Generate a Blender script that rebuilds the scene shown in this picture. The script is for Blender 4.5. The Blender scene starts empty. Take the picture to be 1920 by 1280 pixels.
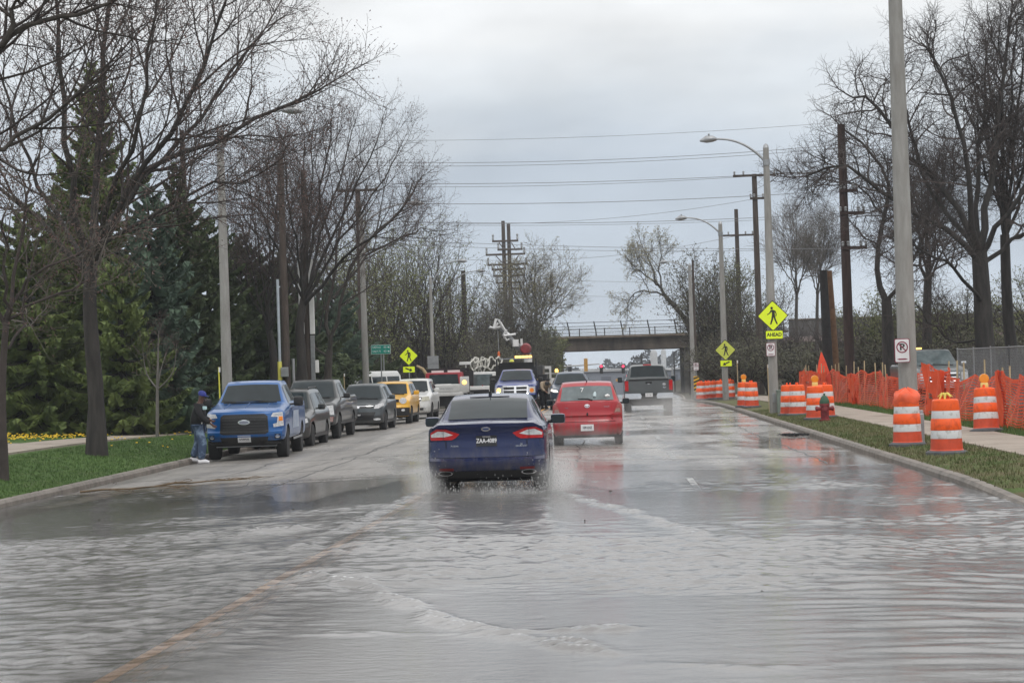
import bpy, bmesh, math, random
import numpy as np
from mathutils import Vector, Matrix
R = math.radians
SC = bpy.context.scene
COL = SC.collection
# ------------------------------------------------------------------ camera
FPX, CAMZ = 3800.0, 1.87
ROLL = R(1.75)
_v = Vector((170.0, -47.8, -FPX)).normalized()
_u = Vector((-math.sin(ROLL), math.cos(ROLL), 0.0))
_u.z = -(_u.x*_v.x + _u.y*_v.y)/_v.z
_u.normalize()
_x = _v.cross(_u)
MCAM = Matrix((_x, _v, _u))              # camera space -> world
cam_d = bpy.data.cameras.new('camera')
cam = bpy.data.objects.new('camera', cam_d)
COL.objects.link(cam)
cam_d.sensor_width = 36.0
cam_d.lens = 36.0*FPX/1920.0
cam_d.clip_end = 6000.0
cam_d.clip_start = 0.1
cam.matrix_world = Matrix.Translation((0, 0, CAMZ)) @ MCAM.to_4x4()
SC.camera = cam
# ------------------------------------------------------------------ world: overcast sky
W = bpy.data.worlds.new("World")
SC.world = W
W.use_nodes = True
nt = W.node_tree
nt.nodes.clear()
def nn(t, kind, **kw):
    n = t.nodes.new(kind)
    for k, v in kw.items():
        setattr(n, k, v)
    return n
out = nn(nt, 'ShaderNodeOutputWorld')
sky = nn(nt, 'ShaderNodeTexSky', sky_type='NISHITA', sun_disc=False)
sky.sun_elevation = R(52); sky.sun_rotation = R(160); sky.dust_density = 3.0
bg1 = nn(nt, 'ShaderNodeBackground'); bg1.inputs['Strength'].default_value = 0.08
nt.links.new(sky.outputs[0], bg1.inputs[0])
tc = nn(nt, 'ShaderNodeTexCoord')
sx = nn(nt, 'ShaderNodeSeparateXYZ'); nt.links.new(tc.outputs['Generated'], sx.inputs[0])
mp = nn(nt, 'ShaderNodeMapping'); mp.inputs['Scale'].default_value = (5.0, 5.0, 16.0); mp.inputs['Location'].default_value = (0.9, 0.3, 0.4)
nt.links.new(tc.outputs['Generated'], mp.inputs[0])
nz = nn(nt, 'ShaderNodeTexNoise'); nz.inputs['Scale'].default_value = 1.0; nz.inputs['Detail'].default_value = 5.0; nz.inputs['Roughness'].default_value = 0.5
nt.links.new(mp.outputs[0], nz.inputs['Vector'])
ad = nn(nt, 'ShaderNodeMath', operation='MULTIPLY_ADD'); ad.inputs[1].default_value = 0.12
nt.links.new(nz.outputs[0], ad.inputs[0]); nt.links.new(sx.outputs[2], ad.inputs[2])
rp = nn(nt, 'ShaderNodeValToRGB')
el = rp.color_ramp.elements
el[0].position = 0.0; el[0].color = (.64, .69, .74, 1)
el[1].position = 1.0; el[1].color = (1.0, 1.0, 1.0, 1)
for p, c in ((.055, (.61, .67, .735, 1)), (.10, (.49, .555, .635, 1)), (.15, (.475, .535, .61, 1)), (.185, (.60, .645, .69, 1)), (.235, (.75, .765, .775, 1)), (.32, (.92, .93, .94, 1)), (.5, (1.0, 1.0, 1.0, 1))):
    e = el.new(p); e.color = c
nt.links.new(ad.outputs[0], rp.inputs[0])
# broad brighter and darker banks of cloud
mp2 = nn(nt, 'ShaderNodeMapping'); mp2.inputs['Scale'].default_value = (7.0, 7.0, 20.0); mp2.inputs['Location'].default_value = (3.3, 1.3, 2.0)
nt.links.new(tc.outputs['Generated'], mp2.inputs[0])
nz2 = nn(nt, 'ShaderNodeTexNoise'); nz2.inputs['Scale'].default_value = 1.0; nz2.inputs['Detail'].default_value = 4.0
nt.links.new(mp2.outputs[0], nz2.inputs['Vector'])
mr = nn(nt, 'ShaderNodeMapRange'); mr.inputs[1].default_value = .3; mr.inputs[2].default_value = .7; mr.inputs[3].default_value = .86; mr.inputs[4].default_value = 1.14
nt.links.new(nz2.outputs[0], mr.inputs[0])
vm = nn(nt, 'ShaderNodeVectorMath', operation='SCALE')
nt.links.new(rp.outputs[0], vm.inputs[0]); nt.links.new(mr.outputs[0], vm.inputs['Scale'])
bg2 = nn(nt, 'ShaderNodeBackground'); bg2.inputs['Strength'].default_value = 1.22
nt.links.new(vm.outputs[0], bg2.inputs[0])
ms = nn(nt, 'ShaderNodeMixShader'); ms.inputs[0].default_value = 0.93
nt.links.new(bg1.outputs[0], ms.inputs[1]); nt.links.new(bg2.outputs[0], ms.inputs[2]); nt.links.new(ms.outputs[0], out.inputs[0])
# ------------------------------------------------------------------ sun behind cloud
sl = bpy.data.lights.new('sun', 'SUN'); sl.energy = 0.9; sl.angle = R(25); sl.color = (1.0, .97, .93)
sun = bpy.data.objects.new('sun', sl); COL.objects.link(sun)
sun.rotation_euler = (R(38), 0, R(20))
# ------------------------------------------------------------------ exposure
vs = SC.view_settings
vs.view_transform = 'Standard'; vs.look = 'None'; vs.exposure = 0.0; vs.gamma = 1.0; vs.use_curve_mapping = False
cy = SC.cycles
cy.use_denoising = True
cy.max_bounces = 6; cy.diffuse_bounces = 2; cy.glossy_bounces = 3; cy.transmission_bounces = 3; cy.volume_bounces = 1; cy.transparent_max_bounces = 12
cy.caustics_reflective = False; cy.caustics_refractive = False
cy.sample_clamp_indirect = 4.0
# ------------------------------------------------------------------ pixel helpers (photograph is 1920 x 1280)
def ray(px, py):
    return MCAM @ Vector((px - 960.0, 640.0 - py, -FPX))
def at(px, py, Y):
    """world point on the vertical plane y = Y seen at a pixel"""
    d = ray(px, py)
    return Vector((0, 0, CAMZ)) + d*(Y/d.y)
def ground(px, py, z):
    d = ray(px, py)
    return Vector((0, 0, CAMZ)) + d*((z - CAMZ)/d.z)
def sm(a, b, t):
    t = min(1.0, max(0.0, (t - a)/(b - a)))
    return t*t*(3 - 2*t)
# ------------------------------------------------------------------ terrain
def x_left(y):  return -10.1 + 6.0*sm(125, 185, y)
def x_right(y): return 5.25 + 1.6*sm(125, 185, y)
def x_mid(y):   return -2.75 + 3.6*sm(125, 185, y)
def dip(y):
    d = -0.9*sm(85, 175, y) - 2.3*sm(195, 270, y)
    return d
def road_z(x, y):
    m = x_mid(y)
    return 0.03 - (0.031*(m - x) if x < m else 0.012*(x - m)) + dip(y) - 0.11*sm(2.2, 5.2, x)*(1 - sm(24, 31, y))
KH = 0.14
def H(x, y):
    xl, xr = x_left(y), x_right(y)
    if xl <= x <= xr:
        return road_z(x, y)
    if x < xl:
        t = xl - x
        b = road_z(xl, y) + KH
        b += 0.30*sm(0.2, 3.4, t)*(1 - sm(50, 78, y))*(.6+.4*sm(20, 34, y)) + 0.75*sm(3.2, 26, t)
        b += (-dip(y)*0.7)*sm(1, 12, t)
    else:
        t = x - xr
        b = road_z(xr, y) + KH + 0.06*sm(0.1, 1.7, t) + 0.25*sm(3, 25, t)
        b += (-dip(y)*0.8)*sm(1.0, 6, t)
    if y > 178 and (x < xl - 1.5 or x > xr + 1.5):      # railway embankment
        top = 4.15
        e = sm(180, 189, y)*(1 - sm(201, 211, y))
        side = sm(1.5, 3.0, t)
        b = b + (top - b)*e*side
    return b
def spot(px, Y):
    """ground point at depth Y under pixel column px"""
    p = at(px, 740, Y)
    for _ in range(6):
        z = H(p.x, Y)
        # walk along the column at this height
        k = (z - at(px, 740, Y).z)
        up0, up1 = at(px, 740, Y), at(px, 640, Y)
        s = k/(up1.z - up0.z)
        p = up0 + (up1 - up0)*s
    return Vector((p.x, Y, H(p.x, Y)))
def z_at(px, py, Y): return at(px, py, Y).z
# ------------------------------------------------------------------ materials
MATS = {}
def mat(name, col, rough=.6, metal=0.0, var=0.0, vscale=4.0, col2=None, bump=0.0, bscale=30.0, coat=0.0, emit=None, estr=0.0, spec=.5, stretch=(1, 1, 1), detail=6.0, lo=.35, hi=.65):
    if name in MATS: return MATS[name]
    m = bpy.data.materials.new(name); m.use_nodes = True
    t = m.node_tree; b = t.nodes['Principled BSDF']
    b.inputs['Base Color'].default_value = (*col, 1)
    b.inputs['Roughness'].default_value = rough
    b.inputs['Metallic'].default_value = metal
    b.inputs['Specular IOR Level'].default_value = spec
    if coat:
        b.inputs['Coat Weight'].default_value = coat; b.inputs['Coat Roughness'].default_value = .04
    if emit:
        b.inputs['Emission Color'].default_value = (*emit, 1); b.inputs['Emission Strength'].default_value = estr
    if var or col2 or bump:
        c = nn(t, 'ShaderNodeTexCoord'); mpn = nn(t, 'ShaderNodeMapping'); mpn.inputs['Scale'].default_value = stretch
        t.links.new(c.outputs['Object'], mpn.inputs[0])
    if var or col2:
        n = nn(t, 'ShaderNodeTexNoise'); n.inputs['Scale'].default_value = vscale; n.inputs['Detail'].default_value = detail; n.inputs['Roughness'].default_value = .6
        t.links.new(mpn.outputs[0], n.inputs['Vector'])
        r = nn(t, 'ShaderNodeValToRGB'); e = r.color_ramp.elements
        c2 = col2 if col2 else tuple(min(1, x*(1 + var)) for x in col)
        c1 = col if col2 else tuple(x*(1 - var) for x in col)
        e[0].position = lo; e[0].color = (*c1, 1); e[1].position = hi; e[1].color = (*c2, 1)
        t.links.new(n.outputs[0], r.inputs[0]); t.links.new(r.outputs[0], b.inputs['Base Color'])
    if bump:
        n2 = nn(t, 'ShaderNodeTexNoise'); n2.inputs['Scale'].default_value = bscale; n2.inputs['Detail'].default_value = 5
        t.links.new(mpn.outputs[0], n2.inputs['Vector'])
        bp = nn(t, 'ShaderNodeBump'); bp.inputs['Strength'].default_value = bump; bp.inputs['Distance'].default_value = .02
        t.links.new(n2.outputs[0], bp.inputs['Height']); t.links.new(bp.outputs[0], b.inputs['Normal'])
    MATS[name] = m
    return m
def paint(name, col, coat=.55, rough=.35, metal=.0):
    if name in MATS: return MATS[name]
    m = mat(name, col, rough=rough, metal=metal, coat=coat, var=.06, vscale=1.5)
    # road grime clings to the lower body in streaks
    t = m.node_tree; b = t.nodes['Principled BSDF']; src = b.inputs['Base Color'].links[0].from_socket
    c = nn(t, 'ShaderNodeTexCoord'); s = nn(t, 'ShaderNodeSeparateXYZ'); t.links.new(c.outputs['Object'], s.inputs[0])
    mp_ = nn(t, 'ShaderNodeMapping'); mp_.inputs['Scale'].default_value = (6, 3, 2.2); t.links.new(c.outputs['Object'], mp_.inputs[0])
    n = nn(t, 'ShaderNodeTexNoise'); n.inputs['Scale'].default_value = 1.6; n.inputs['Detail'].default_value = 8; n.inputs['Roughness'].default_value = .7; t.links.new(mp_.outputs[0], n.inputs['Vector'])
    h = nn(t, 'ShaderNodeMapRange'); h.inputs[1].default_value = .95; h.inputs[2].default_value = .25; h.inputs[3].default_value = -.18; h.inputs[4].default_value = .30; t.links.new(s.outputs[2], h.inputs[0])
    a = nn(t, 'ShaderNodeMath', operation='ADD'); t.links.new(n.outputs[0], a.inputs[0]); t.links.new(h.outputs[0], a.inputs[1])
    k = nn(t, 'ShaderNodeMapRange'); k.inputs[1].default_value = .50; k.inputs[2].default_value = .95; k.inputs[3].default_value = 0; k.inputs[4].default_value = .75; t.links.new(a.outputs[0], k.inputs[0])
    mx = nn(t, 'ShaderNodeMix', data_type='RGBA'); t.links.new(k.outputs[0], mx.inputs[0]); t.links.new(src, mx.inputs[6]); mx.inputs[7].default_value = (.10, .09, .08, 1); t.links.new(mx.outputs[2], b.inputs['Base Color'])
    cw = nn(t, 'ShaderNodeMath', operation='MULTIPLY_ADD'); cw.inputs[1].default_value = -coat; cw.inputs[2].default_value = coat; t.links.new(k.outputs[0], cw.inputs[0]); t.links.new(cw.outputs[0], b.inputs['Coat Weight'])
    return m
M_black = mat('black_plastic', (.012, .012, .013), .45, var=.2)
M_dark = mat('dark_underbody', (.006, .006, .007), .8, var=.3)
M_tyre = mat('tyre_rubber', (.014, .014, .015), .8, bump=.2, var=.2)
M_rim = mat('rim_alloy', (.42, .43, .45), .28, metal=1.0, var=.1)
M_chrome = mat('chrome', (.75, .76, .78), .12, metal=1.0, var=.05)
M_glass = mat('car_glass', (.018, .027, .031), .03, spec=.32, var=.2, vscale=2.0)
M_glass2 = mat('clear_car_glass', (.10, .125, .13), .06, spec=.9, var=.3, vscale=3.0)
M_white = mat('white_paint', (.78, .78, .77), .4, var=.04)
M_lens = mat('clear_lens', (.62, .63, .64), .12, spec=.8, var=.2, vscale=18)
M_red = mat('red_lens', (.50, .008, .012), .15, spec=.8, var=.12, vscale=9)
M_amber = mat('amber_lens', (.85, .25, .02), .2, var=.1)
M_glowW = mat('lit_headlight', (.9, .9, .85), .2, emit=(1, .93, .8), estr=1.6)
M_glowA = mat('lit_amber_lamp', (.9, .5, .1), .2, emit=(1, .55, .12), estr=3.5)
M_glowR = mat('lit_red_lamp', (.9, .05, .08), .2, emit=(1, .04, .10), estr=3.0)
M_glowG = mat('lit_green_lamp', (.1, .9, .6), .2, emit=(.15, 1, .7), estr=2.5)
M_steel = mat('galvanised_steel', (.34, .35, .36), .45, metal=.6, var=.15)
M_conc = mat('pole_concrete', (.22, .212, .195), .85, col2=(.35, .345, .33), vscale=2.2, bump=.25, stretch=(2.5, 2.5, .5), lo=.3, hi=.7)
M_wood = mat('pole_wood', (.065, .05, .042), .9, var=.35, vscale=5, stretch=(2, 2, .25), bump=.3)
M_woodr = mat('reddish_pole_wood', (.045, .027, .024), .9, var=.3, vscale=5, stretch=(2, 2, .25), bump=.3)
M_wood2 = mat('raw_stake_wood', (.46, .36, .22), .8, var=.2, stretch=(1, 1, .3))
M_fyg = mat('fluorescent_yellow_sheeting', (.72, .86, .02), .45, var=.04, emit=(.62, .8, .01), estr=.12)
M_fyg2 = mat('worn_yellow_sheeting', (.60, .66, .10), .5, var=.06)
M_sgrn = mat('sign_green', (.005, .25, .19), .45, var=.08)
M_swht = mat('sign_white', (.72, .72, .73), .45, var=.05)
M_sblk = mat('sign_black', (.012, .012, .012), .5, var=.1)
M_sred = mat('sign_maroon', (.22, .02, .05), .5, var=.1)
M_orange = mat('barrel_orange', (.62, .075, .014), .45, col2=(.88, .11, .012), vscale=7, lo=.36, hi=.50, emit=(.9, .1, .0), estr=.06)
M_orange_d = mat('faded_barrel_orange', (.58, .065, .02), .5, var=.15, vscale=6)
M_refl = mat('reflective_white_band', (.46, .45, .43), .4, col2=(.68, .69, .70), vscale=8, lo=.36, hi=.48)
M_rubber = mat('rubber_base', (.09, .095, .105), .8, var=.2)
M_net = mat('orange_net_plastic', (.80, .10, .03), .5, var=.12, vscale=2)
M_wire = mat('line_wire', (.22, .225, .235), .6, var=.1)
# ------------------------------------------------------------------ mesh builder
class MB:
    def __init__(s): s.v = []; s.f = []; s.m = []; s.mats = []
    def mi(s, m):
        if m not in s.mats: s.mats.append(m)
        return s.mats.index(m)
    def add(s, vs, fs, m):
        o = len(s.v); i = s.mi(m)
        s.v.extend([tuple(p) for p in vs]); s.f.extend([tuple(a + o for a in f) for f in fs]); s.m.extend([i]*len(fs))
        return s
    def box(s, c, d, m, rz=0.0, bev=0.0, M=None):
        x, y, z = d[0]/2, d[1]/2, d[2]/2
        if bev <= 0:
            P = [(-x, -y, -z), (x, -y, -z), (x, y, -z), (-x, y, -z), (-x, -y, z), (x, -y, z), (x, y, z), (-x, y, z)]
            F = [(0, 3, 2, 1), (4, 5, 6, 7), (0, 1, 5, 4), (1, 2, 6, 5), (2, 3, 7, 6), (3, 0, 4, 7)]
        else:
            bm = bmesh.new(); bmesh.ops.create_cube(bm, size=1.0)
            for v in bm.verts: v.co = Vector((v.co.x*d[0], v.co.y*d[1], v.co.z*d[2]))
            bmesh.ops.bevel(bm, geom=bm.edges[:], offset=min(bev, .45*min(d)), segments=2, affect='EDGES', profile=.6)
            bm.verts.index_update(); P = [tuple(v.co) for v in bm.verts]; F = [tuple(v.index for v in f.verts) for f in bm.faces]; bm.free()
        T = (Matrix.Translation(c) @ Matrix.Rotation(rz, 4, 'Z')) if M is None else M
        s.add([T @ Vector(p) for p in P], F, m); return s
    def tube(s, pts, rad, m, n=8, caps=True):
        pts = [Vector(p) for p in pts]
        if not hasattr(rad, '__len__'): rad = [rad]*len(pts)
        V, F = [], []
        prev = None
        for i, p in enumerate(pts):
            d = (pts[min(i + 1, len(pts) - 1)] - pts[max(i - 1, 0)]).normalized()
            a = prev - d*prev.dot(d) if prev is not None else (Vector((1, 0, 0)) if abs(d.x) < .8 else Vector((0, 1, 0)))
            if prev is None: a = a - d*a.dot(d)
            a.normalize(); prev = a; b = d.cross(a)
            for k in range(n):
                t = 2*math.pi*k/n
                V.append(p + (a*math.cos(t) + b*math.sin(t))*rad[i])
        for i in range(len(pts) - 1):
            for k in range(n):
                k2 = (k + 1) % n
                F.append((i*n + k, i*n + k2, (i + 1)*n + k2, (i + 1)*n + k))
        if caps:
            F.append(tuple(reversed(range(n)))); F.append(tuple(range((len(pts) - 1)*n, len(pts)*n)))
        s.add(V, F, m); return s
    def lathe(s, prof, m, n=20, c=(0, 0, 0), axis='z', M=None):
        V, F = [], []
        for (r, z) in prof:
            for k in range(n):
                t = 2*math.pi*k/n; a, b = r*math.cos(t), r*math.sin(t)
                V.append((a, b, z) if axis == 'z' else ((z, a, b) if axis == 'x' else (a, z, b)))
        for i in range(len(prof) - 1):
            for k in range(n):
                k2 = (k + 1) % n
                q = (i*n + k, i*n + k2, (i + 1)*n + k2, (i + 1)*n + k)
                F.append(q if axis != 'y' else q[::-1])
        F.append(tuple(reversed(range(n))) if axis != 'y' else tuple(range(n)))
        l = tuple(range((len(prof) - 1)*n, len(prof)*n)); F.append(l if axis != 'y' else l[::-1])
        c = Vector(c)
        s.add([(M @ (Vector(p)) if M else Vector(p)) + c for p in V], F, m); return s
    def prism(s, poly, y0, y1, m, M=None):
        """polygon in x,z extruded from y0 to y1 (y0 faces -y)"""
        n = len(poly)
        V = [Vector((x, y0, z)) for x, z in poly] + [Vector((x, y1, z)) for x, z in poly]
        area = sum(poly[i][0]*poly[(i + 1) % n][1] - poly[(i + 1) % n][0]*poly[i][1] for i in range(n))
        f0 = tuple(range(n)) if area > 0 else tuple(reversed(range(n)))
        F = [f0, tuple(a + n for a in reversed(f0))]
        for i in range(n):
            j = (i + 1) % n
            F.append((i, i + n, j + n, j) if area > 0 else (j, j + n, i + n, i))
        s.add([(M @ v) if M else v for v in V], F, m); return s
    def build(s, name, parent=None, smooth=None, loc=None):
        me = bpy.data.meshes.new(name)
        me.from_pydata(s.v, [], s.f)
        for m in s.mats: me.materials.append(m)
        if len(s.mats) > 1: me.polygons.foreach_set('material_index', s.m)
        if smooth is not None:
            me.shade_smooth()
            me.set_sharp_from_angle(angle=R(smooth))
        me.update()
        o = bpy.data.objects.new(name, me); COL.objects.link(o)
        if parent is not None: o.parent = parent
        if loc is not None: o.location = loc
        return o
def tag(o, label=None, cat=None, group=None, kind=None):
    if label: o['label'] = label
    if cat: o['category'] = cat
    if group: o['group'] = group
    if kind: o['kind'] = kind
    return o
def thing(name, label, cat, loc=(0, 0, 0), rz=0.0, group=None):
    o = bpy.data.objects.new(name, None); COL.objects.link(o)
    o.empty_display_size = .3
    o.location = loc; o.rotation_euler = (0, 0, rz)
    return tag(o, label, cat, group)
def dup(root, loc, rz=0.0, label=None, group=None, scale=None):
    def cp(o, par):
        c = o.copy(); COL.objects.link(c); c.parent = par
        for ch in o.children: cp(ch, c)
        return c
    r = cp(root, None); r.location = loc; r.rotation_euler = (0, 0, rz)
    if scale: r.scale = scale
    if label: r['label'] = label
    if group: r['group'] = group
    return r
def text(name, s, size, m, parent, M, ext=.002, sx=1.0, bold=0.0):
    """flat lettering lying in its local x,z plane, facing -y"""
    cu = bpy.data.curves.new(name, 'FONT'); cu.body = s; cu.size = size; cu.align_x = 'CENTER'; cu.align_y = 'CENTER'; cu.extrude = ext; cu.offset = bold*size; cu.resolution_u = 2
    tmp = bpy.data.objects.new(name, cu); COL.objects.link(tmp)
    dg = bpy.context.evaluated_depsgraph_get()
    me = bpy.data.meshes.new_from_object(tmp.evaluated_get(dg))
    bpy.data.objects.remove(tmp); bpy.data.curves.remove(cu)
    me.transform(M @ Matrix.Rotation(R(90), 4, 'X') @ Matrix.Diagonal((sx, 1, 1, 1)))
    me.materials.clear(); me.materials.append(m)
    me.name = name
    o = bpy.data.objects.new(name, me); COL.objects.link(o); o.parent = parent
    return o
T = Matrix.Translation
def grid_mesh(xs, ys, zf, m, name, parent=None):
    nx, ny = len(xs), len(ys)
    V = [(x, y, zf(x, y)) for y in ys for x in xs]
    F = [(j*nx + i, j*nx + i + 1, (j + 1)*nx + i + 1, (j + 1)*nx + i) for j in range(ny - 1) for i in range(nx - 1)]
    b = MB(); b.add(V, F, m)
    return b.build(name, parent, smooth=180)
# ================================================================== THE SETTING
def ramp(t, src, stops):
    r = nn(t, 'ShaderNodeValToRGB'); e = r.color_ramp.elements
    e[0].position, e[0].color = stops[0][0], (*stops[0][1], 1); e[1].position, e[1].color = stops[-1][0], (*stops[-1][1], 1)
    for p, c in stops[1:-1]:
        q = e.new(p); q.color = (*c, 1)
    t.links.new(src, r.inputs[0]); return r.outputs[0]
def noise(t, vec, scale, detail=5, rough=.55, stretch=None, dist=0.0):
    if stretch:
        m = nn(t, 'ShaderNodeMapping'); m.inputs['Scale'].default_value = stretch; t.links.new(vec, m.inputs[0]); vec = m.outputs[0]
    n = nn(t, 'ShaderNodeTexNoise'); n.inputs['Scale'].default_value = scale; n.inputs['Detail'].default_value = detail; n.inputs['Roughness'].default_value = rough; n.inputs['Distortion'].default_value = dist
    t.links.new(vec, n.inputs['Vector']); return n.outputs[0]
def newmat(name):
    m = bpy.data.materials.new(name); m.use_nodes = True; MATS[name] = m
    t = m.node_tree; b = t.nodes['Principled BSDF']; c = nn(t, 'ShaderNodeTexCoord')
    return m, t, b, c.outputs['Object']
def mixc(t, fac, a, b):
    m = nn(t, 'ShaderNodeMix', data_type='RGBA')
    t.links.new(fac, m.inputs[0])
    for i, s in ((6, a), (7, b)):
        if isinstance(s, tuple): m.inputs[i].default_value = (*s, 1)
        else: t.links.new(s, m.inputs[i])
    return m.outputs[2]
def bump(t, b, h, strength, dist=.02):
    n = nn(t, 'ShaderNodeBump'); n.inputs['Strength'].default_value = strength; n.inputs['Distance'].default_value = dist
    t.links.new(h, n.inputs['Height']); t.links.new(n.outputs[0], b.inputs['Normal'])
# wet worn road
M_road, t, b, oc = newmat('wet_road')
big = noise(t, oc, .35, 6, .6, (1, .45, 1), 1.2)
fine = noise(t, oc, 9, 6, .7, (1, .35, 1))
lane = noise(t, oc, 1.1, 5, .6, (1.2, .06, 1))
base = ramp(t, fine, [(.3, (.19, .182, .174)), (.7, (.33, .318, .305))])
tint = ramp(t, lane, [(.35, (.62, .6, .58)), (.65, (1.15, 1.12, 1.08))])
mm = nn(t, 'ShaderNodeMix', data_type='RGBA', blend_type='MULTIPLY'); mm.inputs[0].default_value = 1
t.links.new(base, mm.inputs[6]); t.links.new(tint, mm.inputs[7]); t.links.new(mm.outputs[2], b.inputs['Base Color'])
rg = ramp(t, big, [(.36, (.07,)*3), (.5, (.20,)*3), (.66, (.46,)*3)])
sxr = nn(t, 'ShaderNodeSeparateXYZ'); t.links.new(oc, sxr.inputs[0])
lft = nn(t, 'ShaderNodeMapRange'); lft.inputs[1].default_value = -2.0; lft.inputs[2].default_value = -6.0; lft.inputs[3].default_value = 0; lft.inputs[4].default_value = .20; t.links.new(sxr.outputs[0], lft.inputs[0])
adr = nn(t, 'ShaderNodeMath', operation='ADD'); t.links.new(rg, adr.inputs[0]); t.links.new(lft.outputs[0], adr.inputs[1]); # soaked where the flood has just drawn back
wy = nn(t, 'ShaderNodeMapRange'); wy.inputs[1].default_value = 43; wy.inputs[2].default_value = 34; wy.inputs[3].default_value = -.25; wy.inputs[4].default_value = .75; t.links.new(sxr.outputs[1], wy.inputs[0])
wn = nn(t, 'ShaderNodeMath', operation='ADD'); t.links.new(wy.outputs[0], wn.inputs[0]); t.links.new(noise(t, oc, .5, 6, .65, (.55, 1.6, 1), .8), wn.inputs[1])
wet = nn(t, 'ShaderNodeMapRange'); wet.inputs[1].default_value = .55; wet.inputs[2].default_value = 1.0; t.links.new(wn.outputs[0], wet.inputs[0])
wr = nn(t, 'ShaderNodeMix', data_type='FLOAT'); t.links.new(wet.outputs[0], wr.inputs[0]); t.links.new(adr.outputs[0], wr.inputs[2]); wr.inputs[3].default_value = .15; t.links.new(wr.outputs[0], b.inputs['Roughness'])
wc = nn(t, 'ShaderNodeMix', data_type='RGBA', blend_type='MULTIPLY'); t.links.new(wet.outputs[0], wc.inputs[0]); t.links.new(mm.outputs[2], wc.inputs[6]); wc.inputs[7].default_value = (.80, .78, .76, 1); t.links.new(wc.outputs[2], b.inputs['Base Color'])
b.inputs['Specular IOR Level'].default_value = .55
bump(t, b, noise(t, oc, 5, 4, .6, (.5, 1.2, 1)), .10, .02)
# worn lane paint: the paint wears off in patches
def worn(name, col, under, lo, hi):
    m, t, b, oc = newmat(name)
    f = ramp(t, noise(t, oc, 3.5, 8, .75, (1, .5, 1)), [(lo, (0, 0, 0)), (hi, (1, 1, 1))])
    t.links.new(mixc(t, f, under, col), b.inputs['Base Color']); b.inputs['Roughness'].default_value = .3
    return m
M_yline = worn('worn_yellow_paint', (.85, .40, .04), (.2, .18, .16), .31, .45)
M_yline2 = worn('scoured_yellow_paint', (.70, .32, .06), (.2, .18, .16), .49, .60)
M_wline = worn('worn_white_paint', (.58, .58, .56), (.15, .145, .14), .47, .66)
M_kerb, t, b, oc = newmat('kerb_concrete')
t.links.new(ramp(t, noise(t, oc, 2.5, 7, .7), [(.3, (.09, .08, .07)), (.5, (.19, .165, .14)), (.75, (.28, .25, .22))]), b.inputs['Base Color'])
b.inputs['Roughness'].default_value = .6; bump(t, b, noise(t, oc, 30, 4), .3)
M_walk, t, b, oc = newmat('sidewalk_concrete')
t.links.new(ramp(t, noise(t, oc, .9, 7, .65), [(.3, (.22, .18, .145)), (.52, (.34, .29, .24)), (.8, (.41, .36, .30))]), b.inputs['Base Color'])
b.inputs['Roughness'].default_value = .75
def grass_mat(name, g1, g2, br, amt):
    m, t, b, oc = newmat(name)
    g = ramp(t, noise(t, oc, 6, 8, .75), [(.3, g1), (.7, g2)])
    f = ramp(t, noise(t, oc, .8, 6, .7), [(amt, (0, 0, 0)), (amt + .14, (1, 1, 1))])
    t.links.new(mixc(t, f, br, g), b.inputs['Base Color']); b.inputs['Roughness'].default_value = .8
    b.inputs['Specular IOR Level'].default_value = .2
    bump(t, b, noise(t, oc, 25, 6, .8), .6, .05)
    return m
M_lawn = grass_mat('spring_lawn', (.042, .092, .016), (.085, .16, .03), (.085, .11, .038), .36)
M_verge = grass_mat('patchy_verge_grass', (.06, .10, .022), (.11, .16, .04), (.14, .112, .06), .45)
M_floor = grass_mat('brushy_ground', (.028, .034, .014), (.055, .06, .026), (.06, .05, .035), .45)
M_bank = mat('ballast_bank', (.075, .056, .052), .9, col2=(.15, .11, .10), vscale=3, bump=.4)
def setting(o): return tag(o, kind='structure')
YS = [-12 + i*1.0 for i in range(0, 42)] + [30 + i*.5 for i in range(0, 50)] + [55 + i*2.0 for i in range(0, 60)] + [175 + i*1.0 for i in range(0, 40)] + [216 + 6*i for i in range(0, 30)] + [400, 450, 520, 620, 800, 1000]
YS = sorted(set(YS))
TL = [300, 200, 140, 100, 80, 64, 52, 42, 34, 28, 23, 19, 16, 13.5, 11.5, 10, 9, 8, 7.2, 6.5, 5.8, 5.1, 4.5, 4, 3.5, 3.1, 2.7, 2.3, 1.9, 1.6, 1.3, 1.0, .7, .4, .14]
gb = MB(); rows = []
V = []; F = []; FM = []
for y in YS:
    row = []
    xl, xr = x_left(y), x_right(y)
    for tt in TL: row.append((xl - tt, y, H(xl - tt, y)))
    row.append((xl - .13, y, road_z(xl, y) - .2)); row.append((xr + .13, y, road_z(xr, y) - .2))
    for tt in reversed(TL): row.append((xr + tt, y, H(xr + tt, y)))
    V.append(row)
nc = len(V[0]); flat = [p for r_ in V for p in r_]
faces = {0: [], 1: [], 2: [], 3: []}
for j in range(len(YS) - 1):
    for i in range(nc - 1):
        q = (j*nc + i, j*nc + i + 1, (j + 1)*nc + i + 1, (j + 1)*nc + i)
        xm = (V[j][i][0] + V[j][i + 1][0])/2; ym = YS[j]
        if 186 < ym < 206 and abs(xm - 1) > 7 and V[j][i][2] > 1.0: k = 3
        elif ym > 100: k = 2
        elif xm < 0: k = 0 if xm > -19 else 2
        else: k = 1 if xm < 11 else 2
        faces[k].append(q)
gb.v = flat
for k, m in ((0, M_lawn), (1, M_verge), (2, M_floor), (3, M_bank)):
    i = gb.mi(m); gb.f += faces[k]; gb.m += [i]*len(faces[k])
setting(gb.build('ground', smooth=180))
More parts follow.
